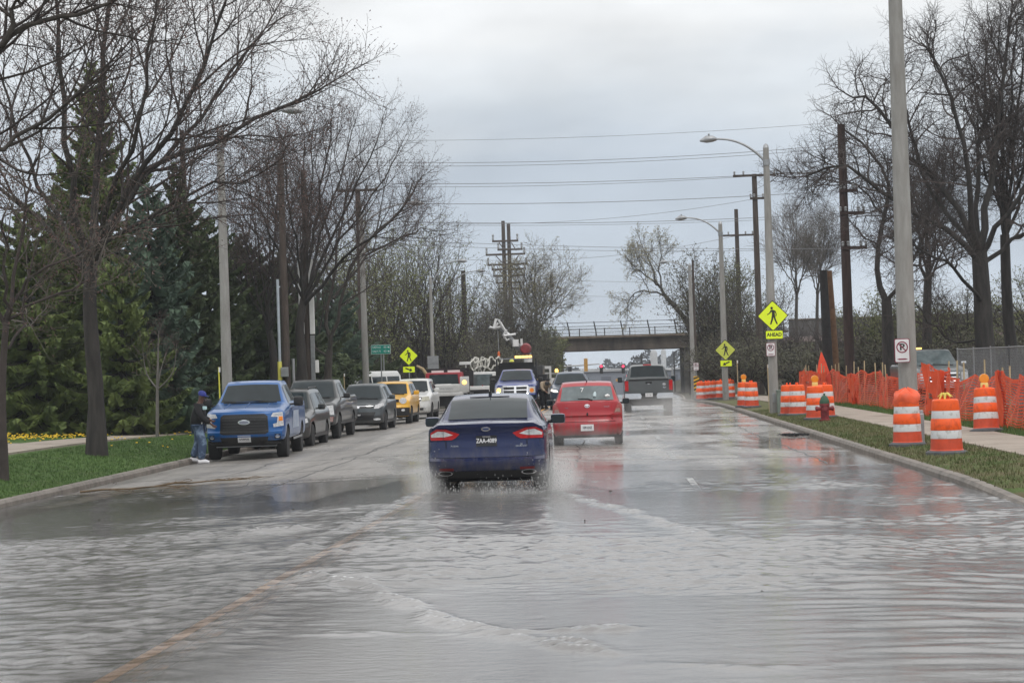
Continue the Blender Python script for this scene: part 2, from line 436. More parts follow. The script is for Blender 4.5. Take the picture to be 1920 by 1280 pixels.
# road
RY = [y for y in YS if y <= 460]
us = [0, .04, .1, .2, .3, .4, .46, .5, .54, .6, .7, .8, .9, .96, 1]
def rx(u, y):
    l, m, r_ = x_left(y), x_mid(y), x_right(y)
    return l + (m - l)*u*2 if u < .5 else m + (r_ - m)*(u - .5)*2
rb = MB(); V = [(rx(u, y), y, road_z(rx(u, y), y)) for y in RY for u in us]; n = len(us)
rb.add(V, [(j*n + i, j*n + i + 1, (j + 1)*n + i + 1, (j + 1)*n + i) for j in range(len(RY) - 1) for i in range(n - 1)], M_road)
setting(rb.build('road', smooth=180))
# kerbs
def kerb(name, xf, sgn):
    prof = [(0.0, -.15), (-.0, .09), (sgn*.035, KH), (sgn*.17, KH + .003), (sgn*.17, -.15)]
    V = []; k = len(prof)
    for y in RY:
        x, z = xf(y), road_z(xf(y), y)
        V += [(x + a, y, z + c) for a, c in prof]
    F = [(j*k + i, j*k + i + 1, (j + 1)*k + i + 1, (j + 1)*k + i) if sgn > 0 else (j*k + i, (j + 1)*k + i, (j + 1)*k + i + 1, j*k + i + 1) for j in range(len(RY) - 1) for i in range(k - 1)]
    q = MB(); q.add(V, F, M_kerb); setting(q.build(name, smooth=30))
kerb('kerb', x_left, -1); kerb('kerb', x_right, 1)
def strip(name, xf, w, y0, y1, m, dz=.004, step=1.0, wob=0.0, seed=1):
    rg_ = random.Random(seed); V = []; y = y0; k = 0; off = 0
    while y <= y1 + 1e-6:
        off = off*.9 + rg_.uniform(-1, 1)*wob
        x = xf(y) + off; ww = w*(1 if not wob else rg_.uniform(.5, 1.3))
        V += [(x - ww/2, y, road_z(x - ww/2, y) + dz), (x + ww/2, y, road_z(x + ww/2, y) + dz)]; y += step
    n = len(V)//2; q = MB(); q.add(V, [(2*i, 2*i + 1, 2*i + 3, 2*i + 2) for i in range(n - 1)], m)
    return setting(q.build(name))
def x_line(y): return x_mid(y) + .09 - .38*(1 - min(1, max(-.2, (y - 12.5)/17)))
strip('road_marking', lambda y: x_line(y) - .11, .11, 6, 330, M_yline)
strip('road_marking', lambda y: x_line(y) + .13, .10, 6, 330, M_yline2)
y = 30.0
while y < 175:
    strip('road_marking', lambda y: 1.38 + 1.0*sm(125, 185, y), .11, y, y + 4.0, M_wline, step=.5); y += 10.5
M_crack = mat('tarred_crack', (.022, .021, .02), .35, var=.3)
for xf, w, y0, y1, wb, sd in ((lambda y: -5.9, .045, 33, 82, .05, 3), (lambda y: -7.9 + (y - 40)*.02, .035, 36, 48, .09, 4), (lambda y: -6.6 + (y - 36)*.05, .03, 36, 60, .09, 7), (lambda y: 4.1, .04, 38, 110, .05, 5), (lambda y: -.6, .03, 34, 70, .06, 6)):
    strip('road_crack', xf, w, y0, y1, M_crack, .003, .4, wb, sd)
for k, yy in enumerate((36.2, 41, 46.6, 52.5, 59, 66, 74, 83)):
    rg_ = random.Random(k); q = MB(); V = []
    x = x_left(yy) + .3; w = 0
    while x < x_right(yy) - .3:
        w = w*.9 + rg_.uniform(-.06, .06)
        V += [(x, yy + w, road_z(x, yy + w) + .0035), (x, yy + w + .06, road_z(x, yy + w + .06) + .0035)]; x += .35
    q.add(V, [(2*i + 1, 2*i, 2*i + 2, 2*i + 3) for i in range(len(V)//2 - 1)], M_crack); setting(q.build('road_joint'))
# ------------------------------------------------------------------ flood water
WZ = 0.0
rs = np.random.RandomState(5)
xs = np.arange(-12.0, 7.5, .052); ys = np.arange(5.0, 37.0, .034)
X, Y = np.meshgrid(xs, ys)
Z = np.zeros_like(X)
# crosswise flow ripples of many lengths
for i in range(90):
    lam = 0.13*(0.9/0.13)**rs.rand(); th = rs.normal(math.pi/2 + .25, 1.0); k = 2*math.pi/lam
    a = .0031*lam**.52
    ph = rs.rand()*6.28
    wob = .8*np.sin(X*rs.uniform(.2, .9) + rs.rand()*6) + .8*np.sin(Y*rs.uniform(.2, .9) + rs.rand()*6)
    env = .5 + .5*np.sin(X*rs.uniform(-.8, .8) + Y*rs.uniform(-.8, .8) + rs.rand()*6)
    Z += a*env*np.sin(k*(X*math.cos(th) + Y*math.sin(th)) + ph + wob)
Zs = np.sign(Z)*np.abs(Z)**1.0
def smn(a, b_, q):
    q = np.clip((q - a)/(b_ - a), 0, 1); return q*q*(3 - 2*q)
RZ = .03 - np.where(X < -2.75, .031*(-2.75 - X), .012*(X + 2.75)) - .11*smn(2.2, 5.2, X)*(1 - smn(24, 31, Y))
wob = 1.3*np.sin(X*1.1 + .7) + .8*np.sin(X*2.7 + 2) + .25*np.sin(X*5.1 + Y) + .08*np.sin(X*11 + 1)
film = .05*(1 - smn(26.5, 34.5, Y + wob*1.5)) - .004*smn(33, 35, Y + wob*1.5)
bare_ = np.exp(-(((X + 1.7 - .10*(Y - 12))/1.5)**2))*(1 - smn(16.5, 18.6, Y + .5*np.sin(X*2.2)))*(smn(3, 9, Y))
film = film*(1 - .93*bare_)
film = np.maximum(film, np.where((X > 2), -.035 - RZ, -1)*1.0)
film = np.maximum(film, np.where((X < -7.2) & (Y > 31), -.175 - RZ, -1))
depth = film
patch = sum(np.sin(X*rs.uniform(-.9, .9) + Y*rs.uniform(-.55, .55) + rs.rand()*6.28) for _ in range(7))/2.2
patch = patch + .5*np.sin(Y*1.9 + .6*np.sin(X*.8)) 
left = (1 - smn(-5.2, -3.0, X))*(1 - smn(17, 21, Y))
amp = np.maximum(np.clip(depth/.045, .05, 1.0), .42*smn(24, 27, Y))*(.10 + 1.0*smn(-.8, 1.2, patch))*(1 - .72*left)
turb = (.24 + .34*np.clip(film/.06, 0, 1))*(1 - .35*np.exp(-((X + 2.75 + .38*(1 - np.clip((Y - 12.5)/17, -.2, 1)))/.35)**2)); turb = np.maximum(turb, .70*bare_*smn(-.2, .8, X + 3.1 - .02*Y))
# calmer, longer rings near the right edge
calm = smn(.6, 2.6, X)*(1 - smn(15.5, 21, Y))
Zc = np.zeros_like(X)
for i in range(26):
    lam = .2*(.75/.2)**rs.rand(); th = math.pi/2 + rs.normal(0, .17); k = 2*math.pi/lam
    env = np.clip(.35 + .9*np.sin(X*rs.uniform(-.9, .9) + Y*rs.uniform(-1.4, 1.4) + rs.rand()*6.28), 0, 1.3)
    Zc += .0021*lam**.7*env*np.sin(k*(X*math.cos(th) + Y*math.sin(th)) + rs.rand()*6.28 + 1.1*np.sin(X*rs.uniform(.4, 1.6) + rs.rand()*6))
Z = Zs*amp*(1 - .82*calm)*1.05 + 1.6*Zc*calm + left*.0035*np.sin(Y*2*math.pi/.42 + .5*X + 1.5*np.sin(X*.5) + np.sin(Y*.9))*np.clip(depth/.03, 0, 1)*np.clip(.4 + patch, 0, 1.3)
# breaking edge where the stream runs over the crown
def gline(pts):
    return np.array([[*(ground(px, py, WZ).xy)] for px, py in pts])
def dist_line(P):
    D = np.full(X.shape, 9.0)
    for (a, b_), (c, d) in zip(P[:-1], P[1:]):
        L2 = (c - a)**2 + (d - b_)**2; q = np.clip(((X - a)*(c - a) + (Y - b_)*(d - b_))/L2, 0, 1)
        D = np.minimum(D, np.hypot(X - a - q*(c - a), Y - b_ - q*(d - b_)))
    return D
nzv = .05*np.sin(X*7 + 2*np.sin(Y*3)) + .05*np.sin(Y*6 + X*3)
for pts, h in (([(590, 1095), (700, 1112), (770, 1140), (850, 1172), (960, 1196), (1060, 1212), (1150, 1236)], .035), ([(640, 1194), (700, 1190), (880, 1193)], .012), ([(455, 1006), (500, 1003), (560, 1000)], .04), ([(1200, 1252), (1400, 1262), (1540, 1258)], .015), ([(960, 1190), (1150, 1186)], .025), ([(805, 925), (700, 975), (560, 1040)], .022), ([(1045, 925), (1180, 965), (1330, 1010)], .022), ([(850, 935), (820, 1000), (780, 1060)], .012), ([(1000, 935), (1040, 1000), (1090, 1060)], .012)):
    D = dist_line(gline(pts)); Z += h*np.exp(-((D + nzv)/.10)**2)*(.75 + .35*np.sin(X*23 + 3*np.sin(Y*17)))
Z = RZ + film + Z
Z = np.where(film > .002, np.maximum(Z, RZ + .0025), Z)
nx, ny = len(xs), len(ys)
co = np.stack([X, Y, Z], -1).reshape(-1, 3)
ii = (np.arange(ny - 1)[:, None]*nx + np.arange(nx - 1)[None, :]).ravel()
fc = np.stack([ii, ii + 1, ii + nx + 1, ii + nx], -1)
me = bpy.data.meshes.new('flood_water')
me.vertices.add(len(co)); me.vertices.foreach_set('co', co.ravel())
me.loops.add(fc.size); me.loops.foreach_set('vertex_index', fc.ravel().astype(np.int32))
me.polygons.add(len(fc)); me.polygons.foreach_set('loop_start', np.arange(0, fc.size, 4, dtype=np.int32)); me.polygons.foreach_set('loop_total', np.full(len(fc), 4, dtype=np.int32))
me.update(calc_edges=True); me.validate(); me.shade_smooth()
M_water = bpy.data.materials.new('muddy_flood_water'); M_water.use_nodes = True
t = M_water.node_tree; t.nodes.clear()
o_ = nn(t, 'ShaderNodeOutputMaterial'); cc = nn(t, 'ShaderNodeTexCoord')
bp = nn(t, 'ShaderNodeBump'); bp.inputs['Strength'].default_value = .22; bp.inputs['Distance'].default_value = .02
t.links.new(noise(t, cc.outputs['Object'], 9, 6, .65, (.7, 1.3, 1)), bp.inputs['Height'])
fr = nn(t, 'ShaderNodeFresnel'); fr.inputs['IOR'].default_value = 1.42; t.links.new(bp.outputs[0], fr.inputs['Normal'])
tr = nn(t, 'ShaderNodeBsdfTransparent'); tr.inputs[0].default_value = (.80, .77, .73, 1)
df = nn(t, 'ShaderNodeBsdfDiffuse'); df.inputs[0].default_value = (.43, .425, .42, 1)
m1 = nn(t, 'ShaderNodeMixShader'); tdn = nn(t, 'ShaderNodeAttribute', attribute_name='turbid_depth'); tmr = nn(t, 'ShaderNodeMapRange'); tmr.inputs[1].default_value = 0; tmr.inputs[2].default_value = 1; tmr.inputs[3].default_value = .0; tmr.inputs[4].default_value = 1; t.links.new(tdn.outputs['Fac'], tmr.inputs[0]); t.links.new(tmr.outputs[0], m1.inputs[0]); t.links.new(tr.outputs[0], m1.inputs[1]); t.links.new(df.outputs[0], m1.inputs[2])
gl = nn(t, 'ShaderNodeBsdfGlossy'); gl.inputs['Roughness'].default_value = .07; t.links.new(bp.outputs[0], gl.inputs['Normal'])
m2 = nn(t, 'ShaderNodeMixShader'); t.links.new(fr.outputs[0], m2.inputs[0]); t.links.new(m1.outputs[0], m2.inputs[1]); t.links.new(gl.outputs[0], m2.inputs[2])
t.links.new(m2.outputs[0], o_.inputs[0])
at_ = me.attributes.new('turbid_depth', 'FLOAT', 'POINT'); at_.data.foreach_set('value', turb.ravel().astype(np.float32))
me.materials.append(M_water)
o = bpy.data.objects.new('water', me); COL.objects.link(o); setting(o)
q = MB(); gq = random.Random(31); M_scrap = mat('sodden_leaf', (.035, .026, .016), .6, var=.4)
for k in range(28):
    x, y = gq.uniform(-9, 5), gq.uniform(12, 34); a = gq.uniform(0, 6.28); r_ = gq.uniform(.010, .024)
    z = road_z(x, y) + (.066 if y < 28 else .02)
    q.add([(x + r_*math.cos(a + j)*(1.8 if j == 0 else 1), y + r_*math.sin(a + j), z + .012*math.sin(j*2 + k)) for j in (0, 1.4, 3.0, 4.6)], [(0, 1, 2, 3)], M_scrap)
tag(q.build('floating_scraps'), 'small dark leaf scraps drifting on the flood water', 'leaves', kind='stuff')
# ------------------------------------------------------------------ footways
def slabs(name, xa, xb, y0, y1, L=1.5, dz=.03, m=M_walk):
    q = MB(); y = y0
    while y < y1:
        P = []
        for yy in (y + .012, y + L - .012):
            for xx in (xa(yy), (xa(yy) + xb(yy))/2, xb(yy)): P.append((xx, yy, H(xx, yy) + dz))
        P += [(P[i][0], P[i][1], P[i][2] - .16) for i in (0, 2, 3, 5)]
        q.add(P, [(0, 1, 4, 3), (1, 2, 5, 4), (6, 0, 3, 8), (2, 7, 9, 5)], m); y += L
    setting(q.build(name))
slabs('sidewalk', lambda y: x_right(y) + 1.85, lambda y: x_right(y) + 3.45, 8, 130)
slabs('sidewalk', lambda y: x_left(y) - 5.6, lambda y: x_left(y) - 3.8, 25, 130, 1.5, .05)
q = MB(); P = []; dys = [46.5 + i*.5 for i in range(9)]
for k in range(28):
    x = -15.6 - k*.5
    for i in range(9): P.append((x, 49.5 + i*.62 + k*.08, H(x, 49.5 + i*.62 + k*.08) + .035))
q.add(P, [(k*9 + i, (k*9 + i + 1), (k + 1)*9 + i + 1, (k + 1)*9 + i) for k in range(27) for i in range(8)], M_walk)
setting(q.build('driveway', smooth=180))
# dandelions
rg_ = random.Random(2); q = MB(); M_dand = mat('dandelion_yellow', (.80, .52, .02), .6, var=.1); M_stem = mat('dandelion_stem', (.06, .14, .03), .7, var=.2)
for k in range(520):
    if k < 430: px, Yd = rg_.uniform(-10, 235), rg_.gauss(62, 4.0)
    elif k < 470: px, Yd = rg_.uniform(305, 360), rg_.gauss(67, 1.5)
    else: px, Yd = rg_.uniform(-10, 380), rg_.uniform(52, 75)
    p = spot(px, Yd); 
    if x_left(Yd) - 5.6 < p.x < x_left(Yd) - 3.8: continue
    h = rg_.uniform(.05, .14); r_ = rg_.uniform(.022, .04)
    q.tube([p, p + Vector((0, 0, h))], .004, M_stem, 3, False)
    q.lathe([(.006, h - .012), (r_, h), (r_*.8, h + .014), (.004, h + .02)], M_dand, 6, p)
tag(q.build('dandelions'), 'yellow dandelions dotted over the lawn in front of the dark spruces', 'flowers', kind='stuff')
# grass blades at the edges of both lawns
def blades(n, area, m, hmin, hmax, seed, name, lab):
    rg_ = random.Random(seed); q = MB(); V = []; F = []
    for k in range(n):
        x, y = area(rg_); z = H(x, y)
        for j in range(3):
            a = rg_.uniform(0, 6.28); h = rg_.uniform(hmin, hmax); w = rg_.uniform(.006, .013); l = rg_.uniform(.0, .06); c, s_ = math.cos(a), math.sin(a)
            bx, by = x + rg_.uniform(-.05, .05), y + rg_.uniform(-.05, .05); i0 = len(V)
            V += [(bx - w*c, by - w*s_, z - .01), (bx + w*c, by + w*s_, z - .01), (bx - l*s_, by + l*c, z + h)]; F.append((i0, i0 + 1, i0 + 2))
    q.add(V, F, m); tag(q.build(name), lab, 'grass', kind='stuff')
def a_left(g):
    y = g.uniform(31, 62)**1.0; return x_left(y) - .17 - abs(g.uniform(0, 3.2)), y
def a_right(g):
    y = g.uniform(28, 75); return x_right(y) + .18 + g.uniform(0, 1.65), y
def a_right2(g):
    y = g.uniform(32, 80); return x_right(y) + 3.5 + g.uniform(0, 1.6), y
blades(16000, a_left, mat('grass_blade', (.05, .105, .02), .7, col2=(.095, .165, .036), vscale=3), .025, .06, 1, 'lawn_grass', 'short green lawn grass between the left kerb and the sidewalk')
blades(9000, a_right, mat('dry_grass_blade', (.075, .12, .028), .7, col2=(.17, .15, .075), vscale=1.2), .03, .08, 2, 'verge_grass', 'patchy green and straw grass on the verge under the striped barrels')
blades(7000, a_right2, mat('grass_blade2', (.05, .115, .02), .7, col2=(.10, .17, .04), vscale=1.2), .05, .14, 3, 'fence_grass', 'green grass strip along the foot of the orange fence')
# ------------------------------------------------------------------ railway bridge
M_girder = mat('stained_girder', (.035, .028, .024), .85, col2=(.105, .085, .068), vscale=.8, stretch=(1, 1, .35), bump=.2)
M_lip = mat('weathered_deck_edge', (.10, .075, .055), .85, col2=(.20, .16, .12), vscale=1.4)
M_abut = mat('old_abutment_concrete', (.045, .043, .04), .9, col2=(.12, .115, .105), vscale=.7, bump=.2)
M_iron = mat('dark_iron', (.022, .02, .02), .7, var=.2)
br = thing('railway_bridge', 'rusty brown railway bridge with iron railing crossing over the road', 'bridge', (1.9, 190, 0))
q = MB(); q.box((0, 6, 4.02), (30, 11, 1.14), M_girder); q.build('girder', br)
for k in range(13):
    q = MB(); q.box((-12 + k*2.0, .46, 4.0), (.10, .09, 1.1), M_girder); q.build('stiffener', br)
q = MB(); q.box((0, 6, 4.70), (31, 12, .22), M_lip, bev=.03); q.build('deck', br)
for s_, x0 in ((-1, -5.75), (1, 5.75)):
    q = MB(); q.box((x0 + s_*1.4, 6, 1.0), (2.8, 10.4, 4.9), M_abut)
    q.prism([(0, -1.5), (9, -1.5), (9, .4), (0, 3.4)] if s_ > 0 else [(0, -1.5), (0, 3.4), (-9, .4), (-9, -1.5)], -.3, .2, M_abut, T((x0 + s_*2.8, 1.0, 0)))
    q.build('abutment', br)
rl = MB()
for z in (5.05, 5.4, 5.72, 6.08): rl.tube([(-15.4, .15, z), (0, .13, z), (15.4, .15, z)], .028, M_iron, 6)
for z in (5.05, 5.4, 5.72): rl.tube([(-15.4, 11.8, z), (15.4, 11.8, z)], .028, M_iron, 6)
rl.build('railing', br)
for k in range(13):
    x = -15 + k*2.5
    q = MB(); q.tube([(x + .10, .12, 4.8), (x + .06, .12, 5.3), (x - .04, .12, 5.8), (x - .10, .02, 6.16)], [.07, .06, .06, .05], M_iron, 6); q.build('post', br)
    q = MB(); q.box((x + .9, 11.8, 5.28), (.10, .08, .95), M_iron); q.build('post', br)
# walls along the top of the embankment
M_pan = mat('weathered_panel_wall', (.085, .082, .08), .9, col2=(.14, .135, .13), vscale=.9, stretch=(1, 1, .2))
for lab, xa, xb, zb in (('long grey panel wall on the embankment right of the bridge', 17.5, 75, 4.1), ('long grey brown wall on the embankment left of the bridge', -60, -13.8, 3.4)):
    w = thing('trackside_wall', lab, 'wall', ((xa + xb)/2, 190.5, 0))
    L = xb - xa; q = MB(); q.box((0, 0, zb + .75), (L, .16, 1.7), M_pan); q.build('panel', w)
    q = MB(); q.box((0, -.02, zb + 1.65), (L + .1, .3, .12), M_lip); q.build('coping', w)
    for k in range(int(L/3)): 
        q = MB(); q.box((-L/2 + 1.5 + 3*k, -.14, zb + .74), (.22, .14, 1.65), M_pan); q.build('post', w)
# ================================================================== VEHICLES
def ip(tab, t):
    if t <= tab[0][0]: return tab[0][1:] if len(tab[0]) > 2 else tab[0][1]
    for a, b in zip(tab[:-1], tab[1:]):
        if t <= b[0]:
            k = (t - a[0])/(b[0] - a[0]) if b[0] > a[0] else 0
            r_ = tuple(p + (q - p)*k for p, q in zip(a[1:], b[1:]))
            return r_ if len(r_) > 1 else r_[0]
    return tab[-1][1:] if len(tab[-1]) > 2 else tab[-1][1]
def oval(cx, cz, a, b, n=18): return [(cx + a*math.cos(2*math.pi*k/n), cz + b*math.sin(2*math.pi*k/n)) for k in range(n)]
def rect(x0, z0, x1, z1): return [(x0, z0), (x1, z0), (x1, z1), (x0, z1)]
class Car:
    def __init__(s, name, label, cat, L, st, rear, front, m, rcr=.10, rcf=.25, group=None, belt_in=.955):
        s.L, s.st, s.rt, s.ft, s.rcr, s.rcf, s.m = L, st, rear, front, rcr, rcf, m
        s.bi = belt_in
        s.root = thing(name, label, cat, group=group)
        us = sorted(set([a[0] for a in st] + [k/44 for k in range(45)]))
        us = [us[0]] + [b for a, b in zip(us[:-1], us[1:]) if b - a > .003 or b in [q[0] for q in st]]
        V = []; F = []; n = len(s.section(0)); N = 2*n - 2
        for u in us:
            sec = s.section(u); ring = [(x, z) for x, z in sec] + [(-x, z) for x, z in reversed(sec[1:-1])]
            V += [(x, s.sy(u, x, z), z) for x, z in ring]
        for j in range(len(us) - 1):
            for k in range(N):
                k2 = (k + 1) % N
                F.append((j*N + k, j*N + k2, (j + 1)*N + k2, (j + 1)*N + k))
        for end in (0, 1):
            sec = s.section(us[0] if end == 0 else us[-1]); o = len(V); js = [-1, -.93, -.8, -.6, -.3, 0, .3, .6, .8, .93, 1]
            for x, z in sec:
                V += [(x*j, s.sy(float(end), x*j, z), z) for j in js]
            c = len(js)
            for i in range(n - 1):
                for j in range(c - 1):
                    q = (o + i*c + j, o + i*c + j + 1, o + (i + 1)*c + j + 1, o + (i + 1)*c + j)
                    F.append(q if end == 0 else q[::-1])
        bm = bmesh.new(); vs = [bm.verts.new(v) for v in V]
        for f in F:
            try: bm.faces.new([vs[i] for i in f])
            except ValueError: pass
        bmesh.ops.remove_doubles(bm, verts=bm.verts[:], dist=.0008)
        bmesh.ops.dissolve_degenerate(bm, edges=bm.edges[:], dist=.0005)
        bmesh.ops.recalc_face_normals(bm, faces=bm.faces[:])
        me = bpy.data.meshes.new('body'); bm.to_mesh(me); bm.free()
        me.materials.append(m)
        s.body = bpy.data.objects.new('body', me); COL.objects.link(s.body); s.body.parent = s.root
    def section(s, u):
        zt, zb, w, wr, z0 = ip(s.st, u)
        ze = zb + (zt - zb)*.90; h = zb - z0
        p = [(0, z0), (.5*w, z0), (.86*w, z0), (.95*w, z0 + .03), ] + [(w*ip(((0, .985), (.22, 1.0), (.62, 1.0), (1, .993)), k/12), z0 + .10 + (zb - .10*h - z0 - .10)*k/12) for k in range(13)] + [(.978*w, zb - .015), (s.bi*w, zb + .012*(zt > zb + .05))]
        gx = s.bi*w - .012
        for k in (.06, .3, .55, .8, 1.0): p.append((gx + (wr - gx)*k, zb + .014 + (ze - zb - .014)*k))
        p += [(wr - .035, ze + (zt - ze)*.62), (wr - .10, zt - .01), (wr*.55, zt), (0, zt + .008)]
        return p
    def sy(s, u, x, z):
        w = ip(s.st, u)[2]; r_ = (abs(x)/max(w, .1))
        yr = -s.L/2 + ip(s.rt, z) + s.rcr*r_**5; yf = s.L/2 - ip(s.ft, z) - s.rcf*r_**4
        return yr + (yf - yr)*u
    def arches(s, yr, yf, r, half):
        q = MB()
        for y in (yr, yf):
            for sg in (-1, 1): q.lathe([(r, sg*half + (-.30 if sg > 0 else -.25)), (r, sg*half + (.25 if sg > 0 else .30))], M_dark, 26, (0, y, r - .045), 'x')
        c = q.build('cut')
        bm = bmesh.new(); bm.from_mesh(c.data); bmesh.ops.recalc_face_normals(bm, faces=bm.faces[:]); bm.to_mesh(c.data); bm.free()
        md = s.body.modifiers.new('b', 'BOOLEAN'); md.operation = 'DIFFERENCE'; md.object = c; md.solver = 'EXACT'; md.material_mode = 'TRANSFER'
        dg = bpy.context.evaluated_depsgraph_get(); me = bpy.data.meshes.new_from_object(s.body.evaluated_get(dg))
        s.body.modifiers.clear(); s.body.data = me; bpy.data.objects.remove(c)
        me.name = 'body'; me.shade_smooth(); me.set_sharp_from_angle(angle=R(32))
    def wheels(s, yr, yf, r, wd, half, rim=M_rim):
        s.arches(yr, yf, r + .055, half)
        for y in (yr, yf):
            for sg in (-1, 1):
                o = half - wd/2 - .015; b_ = wd/2
                q = MB(); q.lathe([(r*.62, -b_), (r*.9, -b_), (r*.975, -b_*.8), (r, -b_*.45), (r, b_*.45), (r*.975, b_*.8), (r*.9, b_), (r*.62, b_)], M_tyre, 26, (0, 0, 0), 'x')
                wh = q.build('wheel', s.root, 30, (sg*o, y, r - .01))
                q = MB(); q.lathe([(r*.64, -.05), (r*.64, b_*.9), (r*.56, b_*.75), (r*.2, b_*.82), (r*.12, b_*.9), (.01, b_*.9)], rim, 22, (0, 0, 0), 'x', Matrix.Scale(sg, 4, (1, 0, 0)))
                for k in range(5):
                    a = k*2*math.pi/5; M = Matrix.Scale(sg, 4, (1, 0, 0)) @ Matrix.Rotation(a, 4, 'X') @ T((b_*.86, 0, r*.38))
                    q.box((0, 0, 0), (.03, r*.16, r*.5), rim, M=M)
                q.build('rim', wh)
    def patch(s, end, poly, m, name, off=.006, mirror=False, parent=None, inn=.02, smooth=35):
        """a panel, lamp or plate that follows the rear (end 0) or front (end 1) face"""
        outs = []
        for sg in ((1, -1) if mirror else (1,)):
            bm = bmesh.new(); vs = [bm.verts.new((sg*x, 0, z)) for x, z in poly]
            bmesh.ops.triangle_fill(bm, use_beauty=True, edges=[bm.edges.new((vs[i], vs[(i + 1) % len(vs)])) for i in range(len(vs))])
            xs = [v.co.x for v in vs]; zs = [v.co.z for v in vs]
            for ax, lo, hi, stp in ((0, min(xs), max(xs), .09), (2, min(zs), max(zs), .05)):
                k = math.ceil(lo/stp)
                while k*stp < hi:
                    no = Vector((1, 0, 0)) if ax == 0 else Vector((0, 0, 1))
                    bmesh.ops.bisect_plane(bm, geom=bm.verts[:] + bm.edges[:] + bm.faces[:], plane_co=no*(k*stp), plane_no=no, dist=1e-4); k += 1
            base = set(bm.verts)
            ex = bmesh.ops.extrude_face_region(bm, geom=bm.faces[:])
            new = [g for g in ex['geom'] if isinstance(g, bmesh.types.BMVert)]
            dirn = -1 if end == 0 else 1
            for v in bm.verts: v.co.y = s.sy(float(end), v.co.x, v.co.z) - dirn*inn
            for v in new: v.co.y = s.sy(float(end), v.co.x, v.co.z) + dirn*off
            bmesh.ops.recalc_face_normals(bm, faces=bm.faces[:])
            me = bpy.data.meshes.new(name); bm.to_mesh(me); bm.free(); me.materials.append(m); me.shade_smooth(); me.set_sharp_from_angle(angle=R(smooth))
            o = bpy.data.objects.new(name, me); COL.objects.link(o)
            o.parent = s.root if parent is None else (parent[len(outs)] if isinstance(parent, list) else parent)
            outs.append(o)
        return outs
    def top_z(s, u, x):
        p = s.section(u)[-5:]; x = abs(x)
        for (xa, za), (xb, zb) in zip(p[:-1], p[1:]):
            if xb <= x <= xa: return zb + (za - zb)*(x - xb)/max(1e-6, xa - xb)
        return p[0][1]
    def glass_top(s, ua, ub, name='windshield', k=.9, m=None, off=.006, nu=9, ns=11, curve=.0, kb=None):
        P = {}
        def pt(u, q, kk):
            wr = ip(s.st, u)[3]; x = q*kk*wr; uu = u
            z = s.top_z(uu, x); return Vector((x, s.sy(uu, x, z), z))
        for i in range(nu):
            f = i/(nu - 1); 
            for j in range(ns):
                q = -1 + 2*j/(ns - 1); u = ua + (ub - ua)*f + curve*(q*q)*(1 - f)
                kk = k if kb is None else k + (kb - k)*f
                p = pt(u, q, kk); e = .004
                n_ = (pt(u + e, q, kk) - pt(u - e, q, kk)).cross(pt(u, q + .02, kk) - pt(u, q - .02, kk)).normalized()
                if n_.z < 0: n_ = -n_
                P[i, j] = p + n_*off
        q = MB(); q.add([P[i, j] for i in range(nu) for j in range(ns)], [(i*ns + j, i*ns + j + 1, (i + 1)*ns + j + 1, (i + 1)*ns + j) for i in range(nu - 1) for j in range(ns - 1)], m or M_glass)
        return q.build(name, s.root, 180)
    def glass_side(s, a0, a1, b0, b1, name='side_window', ta=.12, tb=.9, m=None, off=.008):
        for sg in (-1, 1):
            V = []; nu, ntt = 6, 4
            for i in range(ntt):
                t_ = ta + (tb - ta)*i/(ntt - 1); f = i/(ntt - 1)
                for j in range(nu):
                    u = (a0 + (a1 - a0)*f) + ((b0 + (b1 - b0)*f) - (a0 + (a1 - a0)*f))*j/(nu - 1)
                    zt, zb, w, wr, z0 = ip(s.st, u); ze = zb + (zt - zb)*.90; gx = s.bi*w - .012
                    x = gx + (wr - gx)*t_ + off; z = zb + .014 + (ze - zb - .014)*t_
                    V.append((sg*x, s.sy(u, x, z), z))
            q = MB(); F = [(i*nu + j, i*nu + j + 1, (i + 1)*nu + j + 1, (i + 1)*nu + j) for i in range(ntt - 1) for j in range(nu - 1)]
            q.add(V, F if sg < 0 else [f[::-1] for f in F], m or M_glass); q.build(name, s.root, 180)
    def mirrors(s, u, z, d=(.20, .12, .15), m=None, glassdir=-1, out=.11):
        w = ip(s.st, u)[2]; y = s.sy(u, w, z)
        for sg in (-1, 1):
            q = MB(); q.box((sg*(w + out), y, z), d, m or M_black, bev=.05); q.tube([(sg*(w - .06), y + .03, z - d[2]*.3), (sg*(w + out*.6), y, z - d[2]*.25)], .028, M_black, 6)
            o = q.build('mirror', s.root, 40)
            q = MB(); q.box((sg*(w + out), y - d[1]/2 - .002, z), (d[0]*.86, .006, d[2]*.78), M_glass); q.build('mirror_glass', o)
    def side_strip(s, u0, u1, z0, z1, m, name, off=.006):
        for sg in (-1, 1):
            V = []; n = 9
            for z in (z0, z1):
                for j in range(n):
                    u = u0 + (u1 - u0)*j/(n - 1); w = ip(s.st, u)[2]; V.append((sg*(w + off), s.sy(u, w, z), z))
            F = [(j, j + 1, n + j + 1, n + j) for j in range(n - 1)]
            q = MB(); q.add(V, F if sg > 0 else [f[::-1] for f in F], m); q.build(name, s.root, 180)
    def plate(s, end, x, z, txt, bg, fg, par=None, w=.155, h=.078, sz=.085):
        o = s.patch(end, rect(x - w, z - h, x + w, z + h), bg, 'license_plate', off=.022, inn=.0)[0]
        dirn = -1 if end == 0 else 1
        y = s.sy(float(end), x, z) + dirn*.026
        M = T((x, y, z)) @ (Matrix.Rotation(math.pi, 4, 'Z') if end == 1 else Matrix.Identity(4))
        if txt: text('lettering', txt, sz, fg, o, M, sx=.78, bold=.022)
        return o
